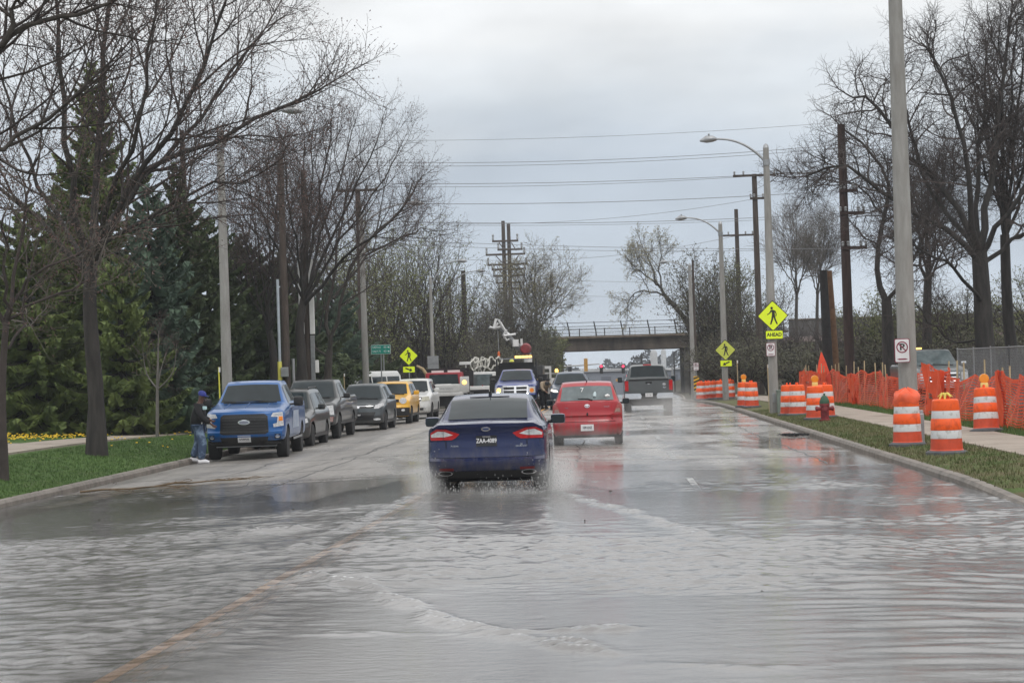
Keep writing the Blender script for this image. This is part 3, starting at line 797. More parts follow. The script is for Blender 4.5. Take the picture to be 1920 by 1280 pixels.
    def put(s, loc, rz=0.0):
        s.root.location = loc; s.root.rotation_euler = (0, 0, rz)
        return s.root
    def facing(s, px, Y, rz=0.0):
        """front bumper centre at pixel column px, depth Y, facing the camera"""
        p = spot(px, Y); d = Vector((math.sin(rz), math.cos(rz), 0))*s.L/2
        c = p + Vector((-d.x, d.y, 0)); 
        s.put((c.x, c.y, H(c.x, c.y) if abs(c.y - Y) < 1 else (p.z + H(c.x, c.y))/2), math.pi + rz)
    def going(s, px, Y, rz=0.0):
        p = spot(px, Y); d = Vector((-math.sin(rz), math.cos(rz), 0))*s.L/2
        c = p + d; s.put((c.x, c.y, (p.z + H(c.x, c.y))/2), rz)
# ------------------------------------------------------------------ dark blue saloon
P_navy = paint('navy_paint', (.006, .0155, .078), rough=.25, metal=.3)
c = Car('sedan', 'dark blue four door sedan splashing through flood water with plate ZAA-4089', 'car', 4.87,
    [(0, 1.055, .985, .87, .72, .27), (.03, 1.085, .985, .90, .74, .23), (.09, 1.09, .98, .92, .74, .20), (.125, 1.10, .98, .925, .70, .2), (.20, 1.255, .985, .925, .655, .2), (.275, 1.395, .98, .925, .625, .2), (.34, 1.455, .97, .925, .62, .2), (.45, 1.478, .96, .925, .63, .2),
     (.55, 1.46, .95, .925, .635, .2), (.60, 1.42, .95, .925, .64, .2), (.745, 1.02, .93, .925, .74, .2), (.80, .98, .88, .92, .78, .2), (.95, .80, .72, .88, .74, .2), (1, .70, .62, .80, .66, .25)],
    [(.2, .20), (.29, .12), (.36, .05), (.41, .03), (.455, .012), (.485, .0), (.512, .012), (.545, .075), (.62, .088), (.72, .095), (.82, .105), (.93, .085), (1.0, .035), (1.055, .02), (1.085, .09)],
    [(.2, .15), (.35, .02), (.6, .0), (.75, .12), (1, .2)], P_navy, rcr=.20)
c.wheels(-1.42, 1.43, .335, .235, .925)
tl = c.patch(0, [(.86, .86), (.85, .93), (.75, .985), (.60, .98), (.40, .905), (.46, .85), (.52, .82), (.85, .815)], M_red, 'tail_light', .012, True)
c.patch(0, [(.845, .90), (.73, .955), (.62, .945), (.50, .895), (.62, .868), (.84, .862)], M_lens, 'clear_lens', .017, True, tl)
c.patch(0, rect(.645, .815, .65, .985), M_black, 'lamp_seam', .019, True, tl)
e_ = c.patch(0, oval(0, .972, .070, .032), M_chrome, 'emblem', .012)[0]
c.patch(0, oval(0, .972, .050, .017), mat('emblem_blue', (.05, .08, .22), .3, var=.1), 'emblem_disc', .016, parent=e_)
M_pblk = mat('plate_black', (.012, .013, .016), .4, var=.1)
pl = c.plate(0, .005, .795, 'ZAA-4089', M_pblk, M_swht, sz=.092)
text('plate_caption', 'WISCONSIN', .022, M_swht, pl, T((.005, c.sy(0, .005, .855) - .026, .857)))
c.patch(0, [(-.36, .70), (.36, .70), (.46, .80), (.43, .90), (-.43, .90), (-.46, .80)], P_navy, 'plate_recess', .004)
for (x, s_, z) in ((-.48, 'FUSION', .725), (.53, 'SE', .735), (.53, 'ECOBOOST', .708)):
    text('badge', s_, .033, M_chrome, c.root, T((x, c.sy(0, x, z) - .008, z)))
c.patch(0, rect(.50, .355, .72, .395), mat('bumper_reflector', (.12, .008, .01), .25, var=.1), 'reflector', .008, True)
c.patch(0, [(-.80, .24), (.80, .24), (.80, .30), (.5, .345), (-.5, .345), (-.80, .30)], M_black, 'valance', .010)
c.patch(0, oval(.63, .315, .115, .038), M_chrome, 'exhaust_tip', .022, True)
c.patch(0, oval(.63, .315, .095, .028), M_dark, 'exhaust_bore', .026, True)
c.patch(0, rect(-.90, .548, .90, .554), M_dark, 'bumper_seam', .004)
for x in (.61,): c.patch(0, [(x, .70), (x + .008, .70), (x + .008, .80), (x, .80)], M_dark, 'boot_seam', .004, True)
c.glass_top(.128, .292, 'rear_window', .88, curve=.004, kb=.95); c.glass_top(.74, .605, 'windshield', .9)
q = MB(); y = c.sy(.305, 0, 1.42); q.box((0, y, 1.437), (.62, .03, .014), M_black); q.build('brake_light', c.root)
q = MB(); y = c.sy(.34, 0, 1.45); q.prism([(-.028, 1.45), (.028, 1.45), (.018, 1.52), (-.018, 1.52)], y - .02, y + .10, M_black); q.tube([(0, y + .0, 1.5), (0, y - .04, 1.64)], .007, M_black, 5); q.build('antenna', c.root)
c.glass_side(.30, .36, .50, .50); c.glass_side(.515, .515, .70, .60); c.glass_side(.235, .325, .285, .345, ta=.2)
c.side_strip(.18, .82, .22, .28, M_black, 'sill'); c.mirrors(.66, 1.03, (.24, .13, .16), P_navy)
q = MB(); q.box((0, .1, .19), (1.5, 4.0, .05), M_dark); q.build('underbody', c.root)
c.going(914, 30.4, R(0.2))
# ------------------------------------------------------------------ red hatchback
P_redc = paint('red_paint', (.38, .006, .014), rough=.3)
c = Car('hatchback', 'small red hatchback seen from behind with a white 7 on its rear window', 'car', 3.8,
    [(0, 1.04, .98, .80, .74, .25), (.02, 1.07, .985, .83, .735, .22), (.05, 1.18, .985, .845, .70, .2), (.11, 1.42, .98, .85, .635, .2), (.15, 1.50, .975, .85, .62, .2), (.3, 1.53, .96, .85, .63, .2), (.5, 1.52, .95, .85, .63, .2), (.58, 1.46, .94, .85, .64, .2), (.80, 1.03, .93, .85, .72, .2), (.9, .92, .84, .83, .7, .2), (1, .72, .62, .75, .6, .25)],
    [(.2, .10), (.28, .03), (.35, .0), (.52, .0), (.575, .02), (.60, .055), (.68, .06), (.72, .03), (.78, .05), (.95, .06), (1.04, .075), (1.5, .08)],
    [(.2, .1), (.5, .0), (.8, .12)], P_redc, rcr=.22)
c.wheels(-1.2, 1.26, .30, .19, .85)
lp = [(.63, .765), (.665, .86), (.74, .985), (.79, 1.0), (.835, .95), (.845, .765)]
tl = c.patch(0, lp, mat('pinkish_lamp', (.38, .09, .08), .2, var=.2, vscale=14), 'tail_light', .012, True)
c.patch(0, [(.66, .785), (.70, .87), (.78, .87), (.80, .785)], mat('smoked_lens', (.33, .22, .19), .2, var=.2, vscale=20), 'clear_lens', .018, True, tl)
c.patch(0, [(.55, .69), (.84, .69), (.84, .755), (.60, .755)], P_redc, 'bumper_shoulder', .02, True)
e_ = c.patch(0, oval(0, .945, .062, .044), M_chrome, 'emblem', .012)[0]
c.patch(0, oval(0, .945, .045, .03), P_redc, 'emblem_disc', .015, parent=e_); c.patch(0, oval(0, .945, .016, .035), M_chrome, 'emblem_loop', .019, parent=e_); c.patch(0, oval(0, .963, .045, .014), M_chrome, 'emblem_loop', .021, parent=e_)
c.patch(0, oval(0, .745, .022, .04), M_dark, 'gate_handle', .008)
c.plate(0, -.01, .425, '109·LNZ', M_swht, mat('plate_ink', (.05, .05, .07), .5, var=.1), sz=.08)
text('badge', 'YARIS', .035, M_chrome, c.root, T((-.50, c.sy(0, -.5, .905) - .008, .905))); text('badge', 'TOYOTA', .032, M_chrome, c.root, T((.47, c.sy(0, .47, .915) - .008, .915)))
c.patch(0, [(-.68, .565), (-.6, .64), (-.565, .64), (-.64, .572), (.64, .572), (.565, .64), (.6, .64), (.68, .565)], M_dark, 'gate_seam', .003)
gw = c.glass_top(.018, .108, 'rear_window', .88, m=M_glass2, kb=.92, curve=.004)
def on_gl(x, u): z = c.top_z(u, x); return Vector((x, c.sy(u, x, z) - .016, z + .006))
text('painted_seven', '7', .17, M_white, gw, T(on_gl(-.115, .082)) @ Matrix.Rotation(R(-24), 4, 'X'))
q = MB(); q.tube([on_gl(.44, .045), on_gl(.50, .05), on_gl(.55, .047)], [.03, .045, .02], M_white, 6); q.build('sticker', gw)
q = MB(); q.tube([on_gl(.18, .04), on_gl(.19, .055), on_gl(.20, .07)], [.04, .045, .02], mat('pale_toy', (.5, .6, .62), .6, var=.2), 7); q.build('sticker', gw)
q = MB(); q.tube([on_gl(.13, .017), on_gl(.02, .028), on_gl(-.22, .031)], [.022, .018, .010], M_black, 6); q.build('wiper', c.root)
c.glass_top(.79, .59, 'windshield', .9); c.glass_side(.16, .19, .40, .40); c.glass_side(.42, .42, .74, .59)
q = MB(); y = c.sy(.17, 0, 1.5); q.tube([(.0, y, 1.50), (-.0, y - .02, 1.54), (-.07, y - .16, 1.66)], [.016, .012, .006], M_black, 6); q.build('antenna', c.root)
c.patch(0, [(-.78, .2), (.78, .2), (.74, .245), (-.74, .245)], M_black, 'valance', .008)
c.mirrors(.70, 1.0, (.18, .12, .15), M_black); c.side_strip(.2, .8, .22, .27, M_black, 'sill')
q = MB(); q.box((0, 0, .2), (1.35, 3.2, .05), M_dark); q.build('underbody', c.root)
c.going(1103, 48.7, R(.0))
# ------------------------------------------------------------------ grey pickup going away
def pickup_st(w, hood, roof, bed, zb, wr=.70, cab0=.335, ws=(.64, .755)):
    return [(0, bed, bed - .04, w - .02, w - .09, zb), (.02, bed + .0, bed - .04, w, w - .08, zb), (cab0 - .012, bed, bed - .04, w, w - .08, zb), (cab0, bed + .02, bed - .06, w, wr + .05, zb), (cab0 + .02, roof - .07, bed - .07, w, wr - .01, zb), (cab0 + .06, roof, bed - .08, w, wr, zb), (ws[0] - .04, roof, bed - .09, w, wr, zb), (ws[0], roof - .05, bed - .09, w, wr, zb), (ws[1], hood + .03, hood - .05, w, w - .17, zb), (ws[1] + .05, hood, hood - .07, w, w - .15, zb), (.965, hood - .09, hood - .17, w - .02, w - .17, zb), (1, hood - .16, hood - .25, w - .08, w - .2, zb + .02)]
P_grey = paint('grey_paint', (.105, .115, .118), rough=.35, metal=.4)
c = Car('pickup_truck', 'grey pickup truck driving away under the bridge with chrome rear bumper', 'pickup truck', 5.8, pickup_st(1.0, 1.25, 1.95, 1.36, .50),
    [(.3, .2), (.55, .16), (.6, .12), (1.3, .10), (1.34, .10), (1.9, .1)], [(.4, .1), (.7, 0), (1.1, .1)], P_grey, rcr=.05)
c.wheels(-1.55, 2.0, .40, .27, 1.0)
q = MB(); q.prism([(-.99, .56), (-.4, .56), (-.36, .66), (-.99, .80)][::1], 0, .20, M_chrome); 
bp_ = MB(); 
for sg in (-1, 1): bp_.prism([(sg*.98, .55), (sg*.34, .55), (sg*.30, .66), (sg*.36, .77), (sg*.98, .77)], -c.L/2 - .02, -c.L/2 + .18, M_chrome)
bp_.box((0, -c.L/2 + .07, .66), (.66, .14, .2), M_black, bev=.02); bp_.build('bumper', c.root)
o = MB().box((0, -c.L/2 - .012, .70), (.30, .02, .15), M_swht).build('license_plate', c.root)
text('lettering', 'KD 7183', .07, M_sblk, o, T((0, -c.L/2 - .024, .70)), sx=.8)
c.patch(0, rect(.83, .88, .975, 1.285), M_red, 'tail_light', .015, True)
c.patch(0, rect(-.80, .83, .80, 1.27), P_grey, 'tailgate', .010)
c.patch(0, rect(-.80, 1.275, .80, 1.345), M_black, 'tailgate_cap', .012)
hd = c.patch(0, rect(-.13, 1.16, .13, 1.235), M_dark, 'tailgate_handle', .014); c.patch(0, rect(-.05, 1.15, .05, 1.165), M_chrome, 'handle_edge', .016)
c.patch(0, oval(.63, 1.12, .07, .06), M_chrome, 'emblem', .014); text('badge', '4x4', .09, M_chrome, c.root, T((.64, c.sy(0, .64, .98) - .012, .99)))
c.glass_top(.337, .355, 'rear_window', .97, kb=.95, nu=5)
q = MB(); q.box((0, c.sy(.365, 0, 1.92) - .03, 1.93), (.34, .05, .045), M_red); q.build('brake_light', c.root)
c.glass_top(.75, .65, 'windshield', .9); c.glass_side(.38, .385, .50, .50); c.glass_side(.515, .515, .72, .64); c.mirrors(.70, 1.32, (.2, .13, .24), M_black, out=.14)
q = MB(); q.box((0, -.3, .41), (1.4, 4.6, .30), M_dark); q.tube([(-.9, -1.55, .38), (.9, -1.55, .38)], .07, M_dark, 8); q.lathe([(.05, -.15), (.16, -.08), (.16, .08), (.05, .15)], M_dark, 12, (0, -1.55, .38)); q.build('underbody', c.root)
c.going(1218, 83, R(0))
# ------------------------------------------------------------------ bright blue pickup parked left
P_blue = paint('bright_blue_paint', (.004, .10, .33), rough=.3, metal=.15)
def bar(c, z0, z1, w0, m, name, y=.02, dep=.25):
    q = MB(); V = []; n = 11
    for z in (z0, z1):
        for j in range(n):
            x = w0*(-1 + 2*j/(n - 1)); V.append((x, c.sy(1.0, x, z) + y, z))
    F = [(j + 1, j, n + j, n + j + 1) for j in range(n - 1)]
    k = len(V); V2 = [(x, yy - dep, z) for x, yy, z in V]
    F2 = [(j, j + 1, k + j + 1, k + j) for j in range(n - 1)] + [(n + j + 1, n + j, k + n + j, k + n + j + 1) for j in range(n - 1)] + [(0, k, k + n, n), (n - 1, 2*n - 1, k + 2*n - 1, k + n - 1)]
    q.add(V + V2, F + F2, m); return q.build(name, c.root, 30)
c = Car('pickup_truck', 'bright blue pickup truck with black grille parked at the left kerb beside the man', 'pickup truck', 5.9, pickup_st(1.0, 1.36, 1.95, 1.42, .46),
    [(.4, .1), (1.4, .1)], [(.4, .12), (.5, .05), (.62, .0), (.70, .0), (.74, .05), (1.0, .05), (1.16, .09), (1.3, .2)], P_blue, rcr=.06, rcf=.22)
c.wheels(-1.75, 1.95, .40, .27, 1.0, mat('dark_rim', (.05, .05, .055), .4, metal=.8, var=.2))
gr = c.patch(1, [(-.60, .68), (-.52, .64), (.52, .64), (.60, .68), (.58, 1.08), (.50, 1.135), (-.50, 1.135), (-.58, 1.08)], M_black, 'grille', .012)[0]
for k in range(6): c.patch(1, rect(-.53, .69 + k*.072, .53, .705 + k*.072), mat('grille_slat', (.04, .041, .043), .35, var=.1), 'slat', .024, parent=gr)
e_ = c.patch(1, oval(0, .94, .15, .062), M_chrome, 'emblem', .035)[0]; c.patch(1, oval(0, .935, .12, .042), mat('emblem_grey', (.22, .24, .3), .3, var=.1), 'emblem_disc', .04, parent=e_)
hl = c.patch(1, [(.66, 1.06), (.71, 1.155), (.93, 1.165), (.955, .83), (.72, .80), (.71, .88), (.80, .90), (.82, 1.05)], M_lens, 'headlight', .014, True)
c.patch(1, rect(.845, .95, .935, 1.06), M_amber, 'turn_signal', .02, True, hl); c.patch(1, [(.74, 1.075), (.92, 1.08), (.92, 1.14), (.76, 1.135)], M_rim, 'reflector_bowl', .019, True, hl)
c.patch(1, rect(-.97, .575, .97, .60), P_blue, 'bumper_edge', .03)
c.patch(1, [(-.56, .44), (.56, .44), (.60, .60), (-.60, .60)], M_black, 'lower_intake', .02)
c.patch(1, rect(.74, .52, .88, .63), M_black, 'fog_recess', .012, True); c.patch(1, oval(.81, .575, .055, .04), M_lens, 'fog_light', .02, True)
c.plate(1, .0, .53, 'EA8643E', M_swht, MATS['plate_ink'], w=.16, h=.085)
c.patch(1, [(-.86, .39), (.86, .39), (.86, .45), (-.86, .45)], M_black, 'valance', .004)
c.glass_top(.748, .652, 'windshield', .93, kb=.9); c.glass_side(.385, .39, .50, .50); c.glass_side(.515, .515, .72, .645); c.mirrors(.70, 1.40, (.24, .14, .24), M_black, out=.17)
q = MB(); y = c.sy(.762, 0, 1.39); q.box((0, y + .02, 1.405), (1.35, .10, .03), M_black); q.tube([(-.5, y, 1.41), (-.1, y - .1, 1.45)], .012, M_black, 5); q.tube([(.35, y, 1.41), (.7, y - .1, 1.46)], .012, M_black, 5); q.build('wiper', c.root)
for x in (-.5, 0, .5): q = MB(); q.tube([(x, c.sy(.80, x, 1.35), c.top_z(.80, x) + .004), (x*1.05, c.sy(.95, x, 1.28), c.top_z(.95, x*1.05) + .004)], [.03, .012], P_blue, 6); q.build('hood_ridge', c.root, 60)
M_doorrefl = mat('painted_door_reflection', (.55, .60, .66), .45, col2=(.12, .22, .40), vscale=2.5, lo=.25, hi=.75)  # pale reflection on the door sides, painted in as a mottled colour
c.side_strip(.37, .66, .72, 1.16, M_doorrefl, 'door_reflection'); c.side_strip(.30, .74, .44, .50, M_steel, 'running_board', .05)
q = MB(); q.box((0, 0, .42), (1.5, 5.2, .14), M_dark); q.tube([(-.9, 1.95, .36), (.9, 1.95, .36)], .07, M_dark, 8); q.box((0, 2.45, .36), (1.5, .06, .08), M_steel); q.build('underbody', c.root)
c.facing(459, 49.6, R(3.2))
# ------------------------------------------------------------------ parked SUVs and cars facing the camera
def suv_st(w, hood, roof, zb, belt, wr, ws=(.60, .735), low=.0):
    return [(0, belt + .06, belt, w - .05, w - .12, zb + .1), (.02, belt + .15, belt, w - .02, wr + .08, zb), (.06, roof - .12, belt, w, wr, zb), (.14, roof, belt - .01, w, wr, zb), (.35, roof + .02, belt - .03, w, wr, zb), (ws[0] - .05, roof, belt - .04, w, wr, zb), (ws[0], roof - .05, belt - .05, w, wr, zb), (ws[1], hood + .03, hood - .05, w, w - .17, zb), (ws[1] + .05, hood, hood - .08, w, w - .14, zb), (.955, hood - .13, hood - .22, w - .04, w - .2, zb), (1, hood - .24, hood - .33, w - .13, w - .26, zb + .03)]
def suv(name, label, cat, L, w, hood, roof, belt, wr, col, px, Y, zb=.26, rwh=.34, rim=M_rim, front=None, grille=None, head=None, low=None, fog=None, plate=None, emb=None, rz=0., rails=False, mm=None, gl=None, chrome_bar=None, gm=None, bmp=None, white_lamps=False, st=None, rcf=.28, headm=None):
    c = Car(name, label, cat, L, st or suv_st(w, hood, roof, zb, belt, wr), [(.2, .1), (.5, 0), (.9, .06)], front or [(.2, .12), (.35, .02), (.55, 0), (.8, .06), (1.1, .2)], col, rcf=rcf)
    c.wheels(-L*.285, L*.305, rwh, .235, w, rim)
    g = c.patch(1, grille, gm or M_black, 'grille', .012)[0]
    if chrome_bar:
        for z0, z1, hw in chrome_bar: c.patch(1, rect(-hw, z0, hw, z1), M_chrome, 'grille_bar', .022, parent=g)
    h = c.patch(1, head, headm or M_lens, 'headlight', .014, True)
    if low: c.patch(1, low, M_black, 'lower_intake', .012)
    if fog: c.patch(1, oval(*fog), M_lens, 'fog_light', .016, True)
    if bmp: c.patch(1, bmp[0], bmp[1], 'bumper_panel', .03)
    if emb: c.patch(1, oval(0, emb, .06, .04), M_chrome, 'emblem', .03)
    if plate: c.plate(1, 0, plate[0], plate[1], plate[2], plate[3])
    ws = [a for a in c.st if a[1] < hood + .04 and a[0] > .5][0][0]
    c.glass_top(ws - .005, ws - .125, 'windshield', .93, kb=.9, m=gl or M_glass); c.glass_side(.10, .14, .34, .34); c.glass_side(.36, .36, ws - .03, ws - .135); c.mirrors(ws - .06, hood + .08, (.22, .13, .17), mm or col, out=.12)
    q = MB(); y = c.sy(ws + .01, 0, hood); q.box((0, y, hood + .03), (w*1.25, .10, .025), M_black); q.tube([(-.4, y, hood + .04), (.1, y - .07, hood + .08)], .012, M_black, 5); q.build('wiper', c.root)
    c.side_strip(.2, .78, zb + .02, zb + .12, M_black, 'sill')
    if rails:
        for sg in (-1, 1):
            q = MB(); q.tube([(sg*(wr - .06), c.sy(u, .5, roof), roof + (.05 if 0 < i < 3 else .0)) for i, u in enumerate((.14, .18, .48, .52))], .02, M_black, 6); q.build('roof_rail', c.root)
    q = MB(); q.box((0, 0, zb - .01), (w*1.5, L*.85, .06), M_dark); q.tube([(-w*.9, L*.305, rwh*.9), (w*.9, L*.305, rwh*.9)], .06, M_dark, 6); q.build('underbody', c.root)
    c.facing(px, Y, rz); return c
P_dk = paint('black_green_paint', (.020, .023, .023), rough=.3, metal=.3)
P_char = paint('charcoal_paint', (.035, .038, .04), rough=.3, metal=.4)
P_slate = paint('slate_paint', (.055, .068, .076), rough=.3, metal=.5)
P_yel = paint('amber_yellow_paint', (.80, .42, .012), rough=.3)
P_wht = paint('white_car_paint', (.66, .665, .65), rough=.35)
P_mist = paint('weathered_grey_paint', (.15, .165, .17), rough=.35, metal=.3)
P_dblu = paint('dark_teal_blue_paint', (.02, .045, .085), rough=.3, metal=.3)
suv('suv', 'low black crossover parked right behind the bright blue pickup', 'car', 4.6, .91, 1.06, 1.66, 1.04, .62, P_dk, 521, 57.3,
    grille=[(-.5, .62), (.5, .62), (.58, .78), (-.58, .78)], head=[(.56, .70), (.62, .80), (.80, .84), (.83, .72), (.7, .68)], low=rect(-.5, .34, .5, .5), fog=(.68, .48, .06, .04), emb=.71, rails=True, plate=(.52, '', M_swht, M_sblk), rz=R(-.4))
suv('pickup_truck', 'charcoal pickup truck with big headlights and chrome bumper parked behind the black crossover', 'pickup truck', 5.7, 1.0, 1.30, 1.93, 1.36, .70, P_char, 571, 63.6, zb=.46, rwh=.41, st=pickup_st(1.0, 1.30, 1.92, 1.38, .46),
    grille=[(-.55, .80), (.55, .80), (.60, 1.08), (-.60, 1.08)], head=[(.64, .80), (.66, 1.09), (.90, 1.10), (.93, .80)], bmp=([(-.9, .58), (.9, .58), (.92, .74), (-.92, .74)], M_chrome), fog=(.72, .50, .06, .05), chrome_bar=[(.92, .96, .58)], emb=.94, mm=M_black, rz=R(-.4), front=[(.4, .12), (.55, .0), (.75, 0), (.8, .06), (1.1, .1), (1.3, .2)], rcf=.2)
suv('suv', 'slate grey crossover with chrome lined grille parked in front of the yellow one', 'car', 4.52, .92, 1.10, 1.67, 1.08, .61, P_slate, 672, 71.5,
    grille=[(-.52, .82), (.52, .82), (.56, .90), (-.56, .90)], chrome_bar=[(.885, .905, .56)], head=[(.56, .80), (.60, .92), (.86, 1.0), (.87, .90), (.7, .80)], low=[(-.52, .40), (.52, .40), (.62, .68), (-.62, .68)], fog=(.66, .42, .12, .04), emb=.86, plate=(.58, 'SF 464', M_pblk, M_swht), rz=R(-.5))
c = suv('suv', 'amber yellow boxy small suv with round headlights', 'car', 4.24, .90, 1.15, 1.68, 1.14, .66, P_yel, 727, 79.6, mm=P_yel, zb=.30,
    grille=[(-.46, .88), (.46, .88), (.46, 1.0), (-.46, 1.0)], head=oval(.62, .93, .135, .12), low=[(-.86, .34), (.86, .34), (.86, .66), (-.86, .66)], fog=(.62, .56, .07, .05), front=[(.3, .06), (.5, 0), (.7, 0), (.75, .05), (1.0, .06), (1.2, .14)], rcf=.18, rz=R(-.5))
suv('suv', 'white suv with beige tinted headlights parked behind the yellow one', 'car', 4.7, .93, 1.16, 1.74, 1.10, .66, P_wht, 768, 87, grille=[(-.5, .80), (.5, .80), (.55, .96), (-.55, .96)], head=[(.54, .78), (.54, .96), (.82, .99), (.86, .80)], headm=mat('yellowed_lens', (.5, .49, .40), .25, var=.15, vscale=12), low=rect(-.6, .40, .6, .50), fog=(.66, .52, .06, .04), rails=False, chrome_bar=[(.87, .9, .5)], plate=(.6, '', M_swht, M_sblk), rz=R(-.5))
# white van far left behind the row
c = Car('van', 'white passenger van standing on the grass behind the slate grey crossover', 'van', 5.6, [(0, 1.2, 1.15, .98, .9, .4), (.02, 1.9, 1.2, 1.0, .82, .4), (.06, 2.08, 1.2, 1.0, .82, .4), (.78, 2.08, 1.2, 1.0, .82, .4), (.82, 2.0, 1.2, 1.0, .82, .4), (.92, 1.3, 1.2, .98, .84, .4), (1, 1.05, .95, .9, .7, .42)], [(.3, .1), (.6, 0), (1.0, .05)], [(.4, .1), (.7, 0), (1.0, .05)], P_wht)
c.wheels(-1.7, 1.75, .36, .24, 1.0); c.glass_top(.915, .825, 'windshield', .93); c.glass_side(.05, .06, .28, .28, ta=.15, tb=.75); c.glass_side(.30, .30, .55, .55, ta=.15, tb=.75); c.glass_side(.57, .57, .82, .79, ta=.15, tb=.75)
c.patch(1, [(.5, .75), (.5, .95), (.82, .95), (.82, .75)], M_lens, 'headlight', .012, True); c.patch(1, rect(-.45, .72, .45, .95), M_black, 'grille', .012)
p = spot(672, 100); c.put((p.x, p.y + 1.0, p.z + .05), R(180 - 25))
suv('suv', 'dark teal blue oncoming suv with bright headlights ahead of the red hatchback', 'car', 4.7, .95, 1.12, 1.68, 1.08, .63, P_dblu, 1070, 91, grille=[(-.46, .55), (.46, .55), (.52, .92), (-.52, .92)], head=[(.54, .80), (.58, .88), (.86, .94), (.88, .86), (.7, .80)], headm=M_glowW, low=rect(-.6, .34, .6, .46), fog=(.7, .46, .06, .04), emb=.76, mm=M_black)
# dark truck behind the site fence on the right
c = suv('pickup_truck', 'dark grey pickup truck parked behind the chain link site fence', 'pickup truck', 5.8, 1.02, 1.36, 2.0, 1.42, .72, P_mist, 1772, 76, zb=.5, rwh=.41, st=pickup_st(1.02, 1.36, 2.0, 1.44, .5), grille=rect(-.6, .78, .6, 1.12), chrome_bar=[(1.06, 1.12, .6), (.92, .96, .6), (.78, .82, .6)], head=rect(.66, .84, .93, 1.12), bmp=(rect(-.95, .56, .95, .72), M_chrome), emb=.94, mm=M_chrome, gl=M_glass2, front=[(.4, .12), (.55, 0), (.75, 0), (.8, .05), (1.3, .15)], rcf=.15, rz=R(2))
q = MB(); q.box((.45, c.sy(.45, 0, 2.0), 2.05), (.5, .22, .06), M_glowA, bev=.02); q.build('beacon_bar', c.root)
# blue tow truck with amber bar
P_rblu = paint('royal_blue_paint', (.018, .04, .23), rough=.3, metal=.2)
c = suv('tow_truck', 'royal blue tow truck facing forward with lit amber light bar and chrome cross grille', 'tow truck', 6.4, 1.0, 1.36, 1.92, 1.40, .70, P_rblu, 967, 93, zb=.48, rwh=.42, st=pickup_st(1.0, 1.36, 1.92, 1.40, .48), grille=[(-.52, .78), (.52, .78), (.56, 1.16), (-.56, 1.16)], head=[(.62, .82), (.62, 1.12), (.92, 1.12), (.92, .82)], headm=M_lens, bmp=(rect(-.95, .55, .95, .74), M_chrome), mm=M_black, front=[(.4, .12), (.55, 0), (.75, 0), (.8, .05), (1.3, .15)], rcf=.18)
fr_ = MB(); yF = lambda x, z: c.sy(1.0, x, z)
for k, pl_ in enumerate(([(-.6, 1.12), (.6, 1.12), (.58, 1.19), (-.58, 1.19)], [(-.57, .74), (.57, .74), (.57, .80), (-.57, .80)], [(-.6, .76), (-.52, .76), (-.54, 1.16), (-.62, 1.16)], [(.52, .76), (.6, .76), (.62, 1.16), (.54, 1.16)], [(-.05, .78), (.05, .78), (.05, 1.14), (-.05, 1.14)], [(-.56, .95), (.56, .95), (.56, 1.0), (-.56, 1.0)])):
    c.patch(1, pl_, M_chrome, 'grille_frame', .02 + .003*k)
c.patch(1, oval(.76, .97, .09, .10), M_glowA, 'marker_lamp', .022); c.patch(1, oval(-.76, .95, .10, .10), M_amber, 'turn_signal', .022); c.patch(1, oval(.80, .86, .07, .06), M_glowW, 'lit_lamp', .025)
q = MB(); yb = c.sy(.31, 0, 1.5); q.box((.1, yb - .1, 1.6), (2.0, .12, .75), M_black); q.box((.1, yb - .12, 2.1), (1.7, .1, .3), M_dark)
for sg in (-1, 1): q.box((.1 + sg*.95, yb - .1, 2.0), (.07, .1, .85), M_black); q.box((sg*1.15, yb - .3, 1.2), (.45, 1.6, .9), M_black)
q.build('headache_rack', c.root)
q = MB(); q.box((.12, yb - .1, 2.44), (1.6, .16, .05), M_steel); q.build('light_bar_mount', c.root)
for k in range(5):
    q = MB(); q.box((-.58 + k*.165, yb - .1, 2.52), (.15, .2, .10), M_glowA, bev=.02); q.build('amber_lamp', c.root)
